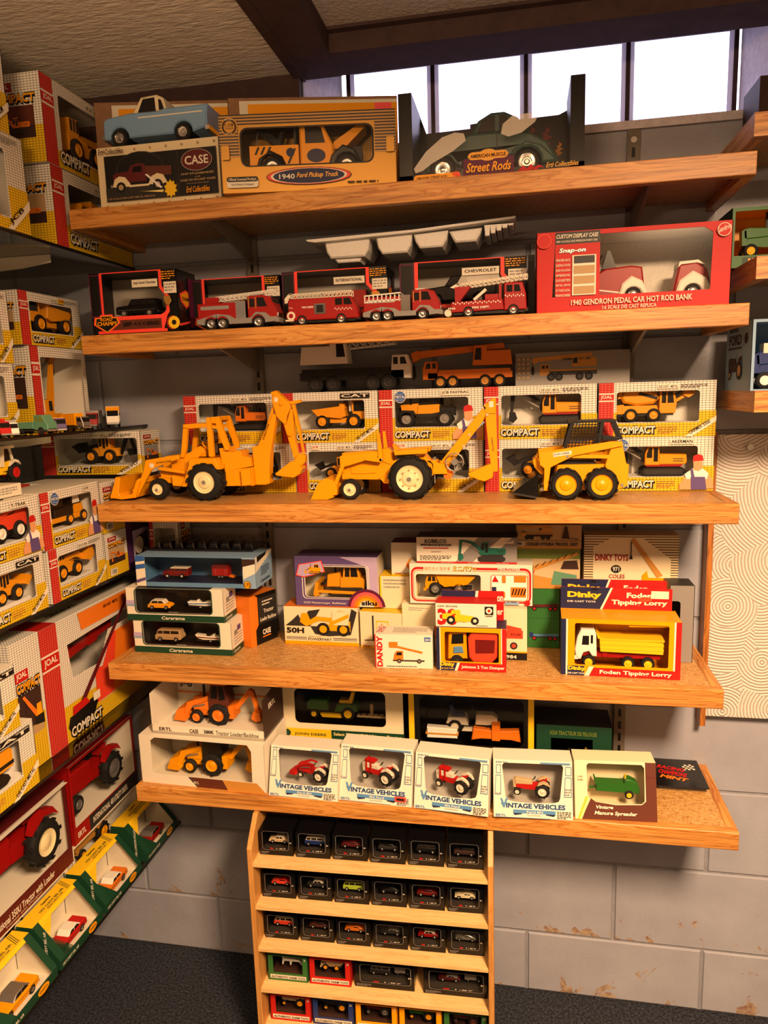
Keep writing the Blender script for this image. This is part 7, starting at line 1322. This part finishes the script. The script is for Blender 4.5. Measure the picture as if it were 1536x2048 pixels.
def tiny(label, spec, px, py, L, rz, X=-.905, group='tiny trucks on the glass shelf'):
    p = at(px, py, Z=g2); return vehicle('toy_truck', label, 'toy truck', spec, L*1.3, (p.x if X is None else X, at(px, py, X=X).y, g2), rz, group=group)
tiny('tiny red toy truck at the picture edge on the second glass shelf', boxvan('red', 'red'), -4, 868, .055, -.5, -.915)
tiny('tiny white-cabbed toy truck beside the green truck', boxvan('white', 'silver'), 17, 865, .05, -.6, -.905)
tiny('tiny sea-green flatbed toy truck on the second glass shelf', tanktruck('seagreen', 'seagreen'), 66, 862, .075, -.15, -.905)
tiny('tiny red and white toy truck behind the green flatbed', boxvan('red', 'white'), 62, 840, .05, -.2, -.935) if False else None
tiny('tiny violet-blue toy tipper with orange bed', [P('tip_bed', 'toyyellow', "0,14 -2,38 60,40 62,14", 15, .5), *boxvan('violet', 'violet')[2:], B('chassis', 'darkgrey', 4, 98, 6, 12, 10)], 116, 860, .056, -.75, -.908)
tiny('tiny grey-cabbed toy tipper with a tall orange ribbed bed', [P('tip_bed', 'toyyellow', "-4,14 -8,46 62,48 64,14", 15, .5), *[Bar('bed_rib', 'toyyellow', 2+i*12, 16, 2+i*12, 46, 3, 15.6) for i in range(5)], *[s for s in boxvan('silver', 'silver')[2:]], B('chassis', 'darkgrey', 4, 98, 6, 12, 10)], 152, 858, .060, -.35, -.918)
tiny('tiny dark red toy box truck with grey body facing outwards', boxvan('deepred', 'silver'), 190, 855, .065, -1.15, -.93)
tiny('tiny white toy box truck with yellow cab roof at the shelf tip', [*boxvan('white', 'cream'), P('cab_roof', 'toyyellow', "67,35 67,41 87,41 90,35", 13.6), B('body_stripe', 'navy', 1.5, 66.5, 24, 29, 14.3), B('body_stripe', 'toyyellow', 1.5, 66.5, 29, 43, 14.2)], 228, 852, .078, -1.05, -.925)
# third glass shelf
b = jl('gridded toy box with workman picture and a black forklift, below the yellow bucket', -.426, -.232, 1.2065, 1.3175, man=True, badge=True, capt=False, brand=('JCB', .70, .10, 'offwhite', 'black'), end=None); b.toy('toy_forklift', 'black and orange toy rough terrain forklift in box with workman', 'toy', [P('body', 'black', "10,16 10,30 60,32 60,16", 12, 1), P('cab', 'black', "54,30 58,56 78,56 84,30", 11), P('side_window', 'styro', "60,34 62,52 76,52 80,34", 11.3), P('chassis', jy, "4,8 2,16 90,18 92,8", 12, 1), P('side_panel', jy, "62,18 62,32 84,32 88,18", 12.4), P('basket', 'black', "0,34 0,52 34,54 34,34", 12), W(48, 10, 7, 14, jy), W(86, 10, 7, 14, jy)], .118, 0.59, .034, .031)
b = jl('gridded toy box with a yellow wheel loader, below the workman and forklift box', -.418, -.234, g3, 1.206, tag='CATERPILLAR 955', end=None); b.toy('toy_wheel_loader', 'yellow toy wheel loader with raised shovel on the third glass shelf', 'toy', shovel_loader(jy), .125, 0.60, .034, .029)
b = jl('gridded toy box with workman picture and an orange skid loader at picture edge', -.63, -.428, 1.211, 1.3165, man=True, capt=False, brand=('T-TRAK', .60, .22, 'offwhite', 'black'), end=None); b.toy('toy_skid_loader', 'orange and black toy skid loader with white wheels', 'toy', [P('body', 'orangered', "20,14 20,34 60,36 84,52 92,50 88,16", 12, 1), P('cage', 'black', "14,34 18,58 46,60 50,36", 11), P('arm', 'orangered', "10,34 82,54 84,48 14,28", (-14, -12)), P('frame', 'black', "10,8 10,18 88,18 88,8", 11), W(32, 13, 9, 15, 'white', .6), W(70, 13, 9, 15, 'white', .6)], .105, 0.70, .034, .03)
b = jl('gridded toy box with a yellow road roller at the picture edge', -.64, -.432, g3, 1.2105, end=None, tag='DIE CAST-METAL', brand=('CAT', .62, .30, 'black', 'offwhite'), capt=False); b.toy('toy_roller', 'yellow toy road roller in the box at the picture edge', 'toy', wheel_loader(jy, jy), .14, 0.62, .034, .029, flip=True)
def endbox(label, y0, d, z0, z1, X=GX-.001, w=.19, pic='tan'):      # box turned towards the camera; its printed end faces the room
    b = joal(label, (X-w, y0, z0+.0004), w, z1-z0-.0006, d, 0, end='right', endpic=pic); return b
endbox('end of a gridded toy box beside the forklift box, half hidden by the oak shelf', -.230, .088, 1.2005, 1.312)
endbox('end of a gridded toy box with a loader photo beside the wheel loader box', -.230, .088, g3, 1.2000)
b = Box('dark purple toy box with a small red emblem behind the gridded box ends', (GX-.21, -.135, g3+.0004), .205, .168, .10, 0, {'*': 'purple', 'right': 'darkbrown'}, name='picture_box', cat='toy box'); e = b.onend('right'); e.R(0, 0, .22, 1, 'purple').disc(.62, .80, .10, 'red').text('siku', .5, .775, .74, .825, 'offwhite', .02).R(.25, .1, 1, .5, 'lilac').poly("0.3,0.1 0.4,0.4 0.9,0.45 0.95,0.1", 'darkbrown').disc(.5, .28, .12, 'offwhite').text('34', .7, .14, .9, .22, 'offwhite', .02); e.done(); b.done()
# box facing the camera on top of the far boxes, with a black-armed loader
b = joal('gridded toy box turned to the camera with a black-armed wheel loader backhoe', (at(84, 900, Y=-.118).x, -.118, 1.3180), at(283, 900, Y=-.118).x-at(84, 900, Y=-.118).x, .0985, .088, 0, end='right', endpic='grey', tag='VOLVO', win=(.16, .22, .96, .84)); b.toy('toy_wheel_loader', 'orange toy wheel loader backhoe with black arms in the box facing the camera', 'toy', wheel_loader(jy), .155, .54, .045, .024)
b = Box('flat white toy box lying on the gridded boxes at the picture edge', (GX-.03, -.66, 1.3180), .225, .022, .10, HP, {'*': 'offwhite'}, name='picture_box', cat='toy box'); b.text('DIE CAST - METAL', .45, .25, .70, .75, 'black', .02, .2).lines(.72, .2, .95, .8, 3, 'grey').done()
vehicle('toy_tractor', 'cream and yellow toy tractor with red hubs standing on the flat white box', 'toy', [*tractor('yellow', 'red', 'yellow', 'yellow', 'offwhite'), P('cab', 'offwhite', "50,28 54,62 60,62 56,28", 11), P('cab_post', 'offwhite', "84,34 76,62 72,62 78,34", 11), B('cab_roof', 'offwhite', 50, 84, 60, 65, 13), P('door', 'yellow', "56,20 56,36 72,38 74,22", 11.4), P('cab_glass', 'smoke', "58,38 61,58 72,58 77,38", 9)], .088, (GX-.075, at(10, 930, X=GX-.06).y, 1.3404), HP)
# fourth glass shelf: long crane box and large ends
XK = -.925
loc = (XK, at(79, 1300, X=XK).y, g4+.0004); w = -.006-loc[1]; h = .262
wn = [(.24, .56), (.45, .50), (.55, .74), (.93, .70), (.93, .30), (.80, .30), (.80, .80), (.22, .74)]
wn = [(.22, .50), (.46, .48), (.56, .72), (.95, .72), (.95, .82), (.20, .78)]
b = Box('very long gridded and orange toy box with a red lattice crane picture', loc, w, h, .16, HP, {'*': 'grid_white', 'top': 'grid_white'}, wn, 'white', name='gridded_toy_box', cat='toy box', group='gridded die-cast toy boxes', backcol='styro')
b.R(0, 0, 1, .15, 'grid_yellow').R(.13, 0, .42, .30, 'grid_yellow').R(0, 0, .13, 1, 'grid_red').R(0, .66, .13, .675, 'offwhite').R(0, .775, .13, .79, 'offwhite').R(0, .675, .13, .775, 'red'); b.text('JOAL', .015, .69, .115, .76, 'offwhite', .02)
b.poly("0.38,0.16 0.38,0.50 0.46,0.46 0.57,0.70 0.97,0.70 0.97,0.98 0.30,0.98 0.34,0.86 0.97,0.86 0.97,0.16", 'orange') if False else None
b.poly("0.32,0.84 0.30,0.985 0.99,0.985 0.99,0.84", 'orange').poly("0.40,0.16 0.40,0.46 0.47,0.44 0.58,0.68 0.99,0.68 0.99,0.16", 'orangered').poly("0.55,0.16 0.62,0.68 0.80,0.68 0.72,0.16", 'orange'); b.poly("0.20,0.20 0.78,0.97 0.80,0.955 0.24,0.18", 'maroon').poly("0.14,0.13 0.16,0.20 0.36,0.24 0.40,0.18 0.36,0.10 0.16,0.07", 'black').poly("0.18,0.20 0.19,0.27 0.30,0.28 0.33,0.22", 'red').R(.36, .2, .42, .27, 'offwhite')
compact(b, .155, .035, .42, .115); b.text('DIE CAST - METAL', .52, .93, .66, .955, 'black', .02).lines(.70, .90, .97, .97, 3, 'maroon'); b.done()
topface(b).R(0, 0, .13, 1, 'red').text('ORIGINAL', .2, .2, .42, .3, 'darkgrey', .02).R(.5, .3, .95, .9, 'orange').done()
b.toy('toy_crane_boom', 'red toy crane boom packed in foam in the very long box', 'toy', [P('boom', 'deepred', "0,10 0,20 100,34 100,22", 8), P('boom_head', 'deepred', "-8,2 -8,26 6,28 6,4", 10), P('boom_joint', 'deepred', "48,14 48,34 64,36 64,16", 10)], .20, .52, .06, h*.50)
b = Box('tall gridded box with a crane photo under red lettering, between crane boxes', (XK-.001-.20, at(21, 1340, X=XK).y, g4+.0004), .20, .262, loc[1]-at(21, 1340, X=XK).y-.002, 0, {'*': 'grid_white', 'top': 'grid_white'}, name='gridded_toy_box', cat='toy box', group='gridded die-cast toy boxes')
b.R(.1, .3, .9, .9, 'darkbrown'); e = b.onend('right'); e.R(0, 0, 1, .40, 'grid_yellow').R(.12, .26, .92, .60, 'darkbrown').R(.12, .26, .92, .33, 'tan').R(.10, .70, .55, .78, 'red'); e.text('JOAL', .14, .715, .5, .77, 'offwhite', .03); compact(e, .1, .62, .92, .69, 'toyyellow'); e.poly("0.25,0.58 0.32,0.59 0.72,0.42 0.66,0.38", 'orange').poly("0.66,0.38 0.7,0.48 0.86,0.48 0.88,0.38", 'toyyellow').poly("0.6,0.33 0.62,0.39 0.92,0.39 0.92,0.31", 'black').R(.32, .33, .33, .55, 'black').poly("0.26,0.30 0.28,0.35 0.38,0.35 0.4,0.30", 'orange').lines(.12, .17, .4, .23, 3, 'darkbrown'); e.done(); b.done()
b = jl('gridded toy box with a yellow tracked digger numbered 225 at picture edge', -.80, -.513, g4, .912, X=GX-.0005, d=.0345, end=None, tag='DIE CAST-METAL', brand=('CAT', .55, .40, 'black', 'offwhite'), capt=False); b.toy('toy_digger', 'yellow toy tracked digger numbered 225 in the box at the picture edge', 'toy', [P('upper_house', jy, '0,18 0,44 96,44 100,40 100,18', 8, 1), B('body_stripe', 'black', -.3, 100.3, 22, 27, 8.3), P('track', 'black', '6,2 10,0 84,0 92,5 88,12 78,16 10,16 4,10', 9, 1)], .14, .58, .018, .036)
b = jl('upper gridded toy box at the picture edge beside the crane photo', -.80, -.545, .913, 1.030, X=GX-.0005, d=.0345, end=None, tag='DIE CAST-METAL', brand=('CAT', .62, .36, 'black', 'offwhite'), capt=False)
# lowest glass shelf: large tractor boxes behind, slanted car boxes in front
def trbox(label, y0, y1, z0, z1, X, base, strip, capt, sub, toy, tl, L, u, hubs, d=.16, zoff=0.0, flip=False):
    w, h = y1-y0, z1-z0
    b = Box(label, (X, y0, z0), w, h, d, HP, {'*': base, 'top': base}, [(.03, .20), (.97, .20), (.97, .965), (.03, .965)], 'offwhite', None, name='display_box', cat='toy box', backcol='offwhite', floor='offwhite')
    b.R(0, 0, 1, .19, strip); b.R(0, 0, .22, .19, base); b.text(capt, .27, .06, .82, .14, 'offwhite', .02)
    if sub: b.text(sub, .4, .02, .7, .05, 'offwhite')
    b.text('ERTL', .05, .06, .16, .13, 'offwhite', .03); b.R(.0, .0, .03, 1, base).done()
    e = b.onend('left'); e.R(0, .55, 1, 1, base).text('ERTL', .3, .7, .7, .8, 'offwhite', .03); e.done()
    b.toy('toy_tractor', tl, 'toy', toy, L, u, .06, h*.20+zoff, flip); return b
XT = -.985
b = trbox('red-trimmed open tractor box with a red farm tractor, beneath the long crane box', at(140, 1600, X=XT).y, at(279, 1600, X=XT).y, .502, .690, XT, 'deepred', 'darkgrey', 'INTERNATIONAL 450 UTILITY DIESEL', '', tractor('deepred', 'silver', 'deepred', 'deepred', 'deepred'), 'large red toy tractor with silver-rimmed black tyres', .205, .54, None)
b = trbox('open white tractor box with an amber farm tractor below the red-trimmed one', at(150, 1780, X=XT).y, at(281, 1660, X=XT).y, g5+.0004, .5015, XT, 'offwhite', 'offwhite', ' ', '', tractor('caramel', 'toyyellow', 'caramel', 'caramel', 'caramel'), 'amber yellow toy tractor packed in clear film', .12, .52, None)
b = trbox('dark red open tractor box with a red tractor and cream wheels at picture edge', at(-150, 1700, X=XT).y, at(135, 1640, X=XT).y, .478, .672, XT+.004, 'maroon', 'maroon', 'International 350U Tractor with Loader', 'Tracteur avec Chargeur', tractor('deepred', 'creamhub', 'deepred', 'deepred', 'deepred'), 'large red toy tractor with cream wheels at the picture edge', .25, .66, None)
m = MB(); m.add([(.02*b.w, -.01, b.h*.985), (.98*b.w, -.012, b.h*1.0), (.98*b.w, .055, b.h*1.0), (.02*b.w, .055, b.h*1.0)], [(0, 1, 2, 3)], 'offwhite'); m.obj('open_flap', b.root)
b = trbox('open white box with loose tractor loader parts at the bottom picture edge', at(-170, 1900, X=XT).y, at(140, 1800, X=XT).y, g5+.0004, .4775, XT+.004, 'offwhite', 'offwhite', ' ', '', tractor('maroon', 'creamhub', 'maroon', 'maroon', 'maroon'), 'maroon toy tractor parts with cream wheels in the bottom box', .10, .62, None)
# slanted green and yellow car boxes
def gearbox(label, y0, y1, body, roof, tl, yl):
    X = GX+.0; L = y1-y0; H = .086; D = .090
    r = empty('slanted_car_box', (X, y0, g5+.0004), HP, label, 'toy box', 'green and yellow car boxes')
    # profile in (depth, z): front low edge, slanted window face, flat top
    prof = [(0, 0), (0, .020), (.054, H), (D, H), (D, 0)]
    def quad(mb, u0, a, u1, b, m, lift=0.0):
        n = Vector((-(b[1]-a[1]), b[0]-a[0])).normalized()*lift
        mb.add([(u0, a[0]+n.x, a[1]+n.y), (u1, a[0]+n.x, a[1]+n.y), (u1, b[0]+n.x, b[1]+n.y), (u0, b[0]+n.x, b[1]+n.y)], [(0, 1, 2, 3)], m)
    lerp = lambda t: (prof[1][0]+(prof[2][0]-prof[1][0])*t, prof[1][1]+(prof[2][1]-prof[1][1])*t)
    m = MB()
    quad(m, 0, prof[0], L, prof[1], 'dkgreen'); quad(m, 0, prof[2], L, prof[3], 'yellow'); quad(m, 0, prof[3], L, prof[4], 'dkgreen'); quad(m, 0, (D, .0008), L, (0, .0008), 'offwhite')
    for u in (0, L): m.add([(u, a, b) for a, b in prof], [tuple(range(5))], 'dkgreen')
    quad(m, 0, lerp(0), L*.12, lerp(1), 'dkgreen'); quad(m, L*.90, lerp(0), L, lerp(1), 'dkgreen'); quad(m, L*.12, lerp(.90), L*.9, lerp(1), 'yellow')
    m.add([(L*.12, *lerp(0)), (L*.30, *lerp(0)), (L*.12, *lerp(.55))], [(0, 1, 2)], 'dkgreen'); m.add([(L*.12, *lerp(.9)), (L*.12, *lerp(.55)), (L*.34, *lerp(.9))], [(0, 1, 2)], 'yellow')
    quad(m, .001, (D-.001, H-.001), L-.001, (D-.001, .001), 'offwhite')
    for u in (.0012, L-.0012): m.add([(u, a*.96+.001, b_*.97+.001) for a, b_ in prof], [tuple(range(5))], 'offwhite')
    m.obj('carton', r)
    m = MB(); quad(m, L*.12, lerp(0), L*.90, lerp(.90), 'cellophane'); m.obj('window_film', r)
    m = MB(); T_ = H+.0004
    pass
    t = MB(); put_text(t, yl, 0, 0, L*.52, .0062, 0, 'dkgreen', .02); m.add([(x+L*.28, .064+z, T_+.0004) for x, _, z in t.v], t.f, 'dkgreen')
    t = MB(); put_text(t, 'PEDAL DEPOT CAR', 0, 0, L*.34, .004, 0, 'dkgreen', .02); m.add([(x+L*.38, .0575+z, T_+.0004) for x, _, z in t.v], t.f, 'dkgreen')
    t = MB(); put_text(t, 'Gearbox', 0, 0, L*.2, .006, 0, 'black', .03, .2); m.add([(x+L*.42, .076+z, T_+.0004) for x, _, z in t.v], t.f, 'black')
    for i in range(3): m.add([(L*(.80+i*.025), .056, T_+.0003), (L*(.808+i*.025), .056, T_+.0003), (L*(.888+i*.025), .088, T_+.0003), (L*(.88+i*.025), .088, T_+.0003)], [(0, 1, 2, 3)], 'dkgreen')
    m.obj('top_print', r)['kind'] = 'stuff'
    m = MB(); a0 = lerp(.02); n = 12
    pts = [(L*(.74+.10*math.cos(i*2*math.pi/n)), .0085+.0085*math.sin(i*2*math.pi/n)) for i in range(n)]
    m.add([(x, -.0004, z) for x, z in pts], [tuple(range(n))], 'toyyellow'); put_text(m, 'GEARBOX', L*.67, .006, L*.81, .011, -.0007, 'dkgreen', .02); put_text(m, yl, L*.04, .005, L*.4, .011, -.0007, 'offwhite', .01)
    m.obj('front_print', r)
    mb = MB(); put_text(mb, yl, 0, 0, .07, .006, 0, 'offwhite', .02, 0, HP); mb.v = [(-.0006, .025+(-x), .012+z) for x, _, z in mb.v]; mb.obj('end_lettering', r)
    vehicle('toy_car', tl, 'toy car', [*car(body, roof, 'chrome', 'window', 'fin')[:2], *car(body, roof, 'chrome', 'window', 'fin')[2:]], L*.62, (X-.038, y0+L*.53, g5+.0016), HP+.0, group='cars in the slanted boxes')
ys = [at(358, 1674, X=GX).y, at(297, 1740, X=GX).y, at(285, 1752, X=GX).y, at(214, 1835, X=GX).y, at(208, 1850, X=GX).y, at(125, 1959, X=GX).y, at(119, 1971, X=GX).y, at(119, 1971, X=GX).y-.165]
gearbox('green and yellow slanted box with a dark red and white car, next to the wall', ys[1], ys[0]-.005, 'deepred', 'silver', 'red and silver toy pedal car in the slanted box next to the wall', '1956 LONDON POLICE')
gearbox('green and yellow slanted box with an orange and white finned car, second from wall', ys[3], ys[2], 'orange', 'white', 'orange and white finned toy car in the second slanted box', '1955 CHEVY BEL AIR')
gearbox('green and yellow slanted box with a red and white finned car, third from wall', ys[5], ys[4], 'red', 'white', 'red and white finned toy car in the third slanted box', '1957 CHEVY BEL AIR')
gearbox('green and yellow slanted box with a yellow and silver car at the bottom edge', ys[7], ys[6], 'toyyellow', 'silver', 'yellow and silver toy car in the slanted box at the bottom edge', '1955 CHEVY BEL AIR')
# flat prints are too fine to pick apart: mark them so
for o in list(COL.objects):
    if o.parent and o.name.split('.')[0] in ('front_print', 'lettering', 'end_print', 'end_lettering', 'top_print', 'side_lettering', 'header_print', 'back_print', 'chequer_print', 'price_lettering'): o['kind'] = 'stuff'
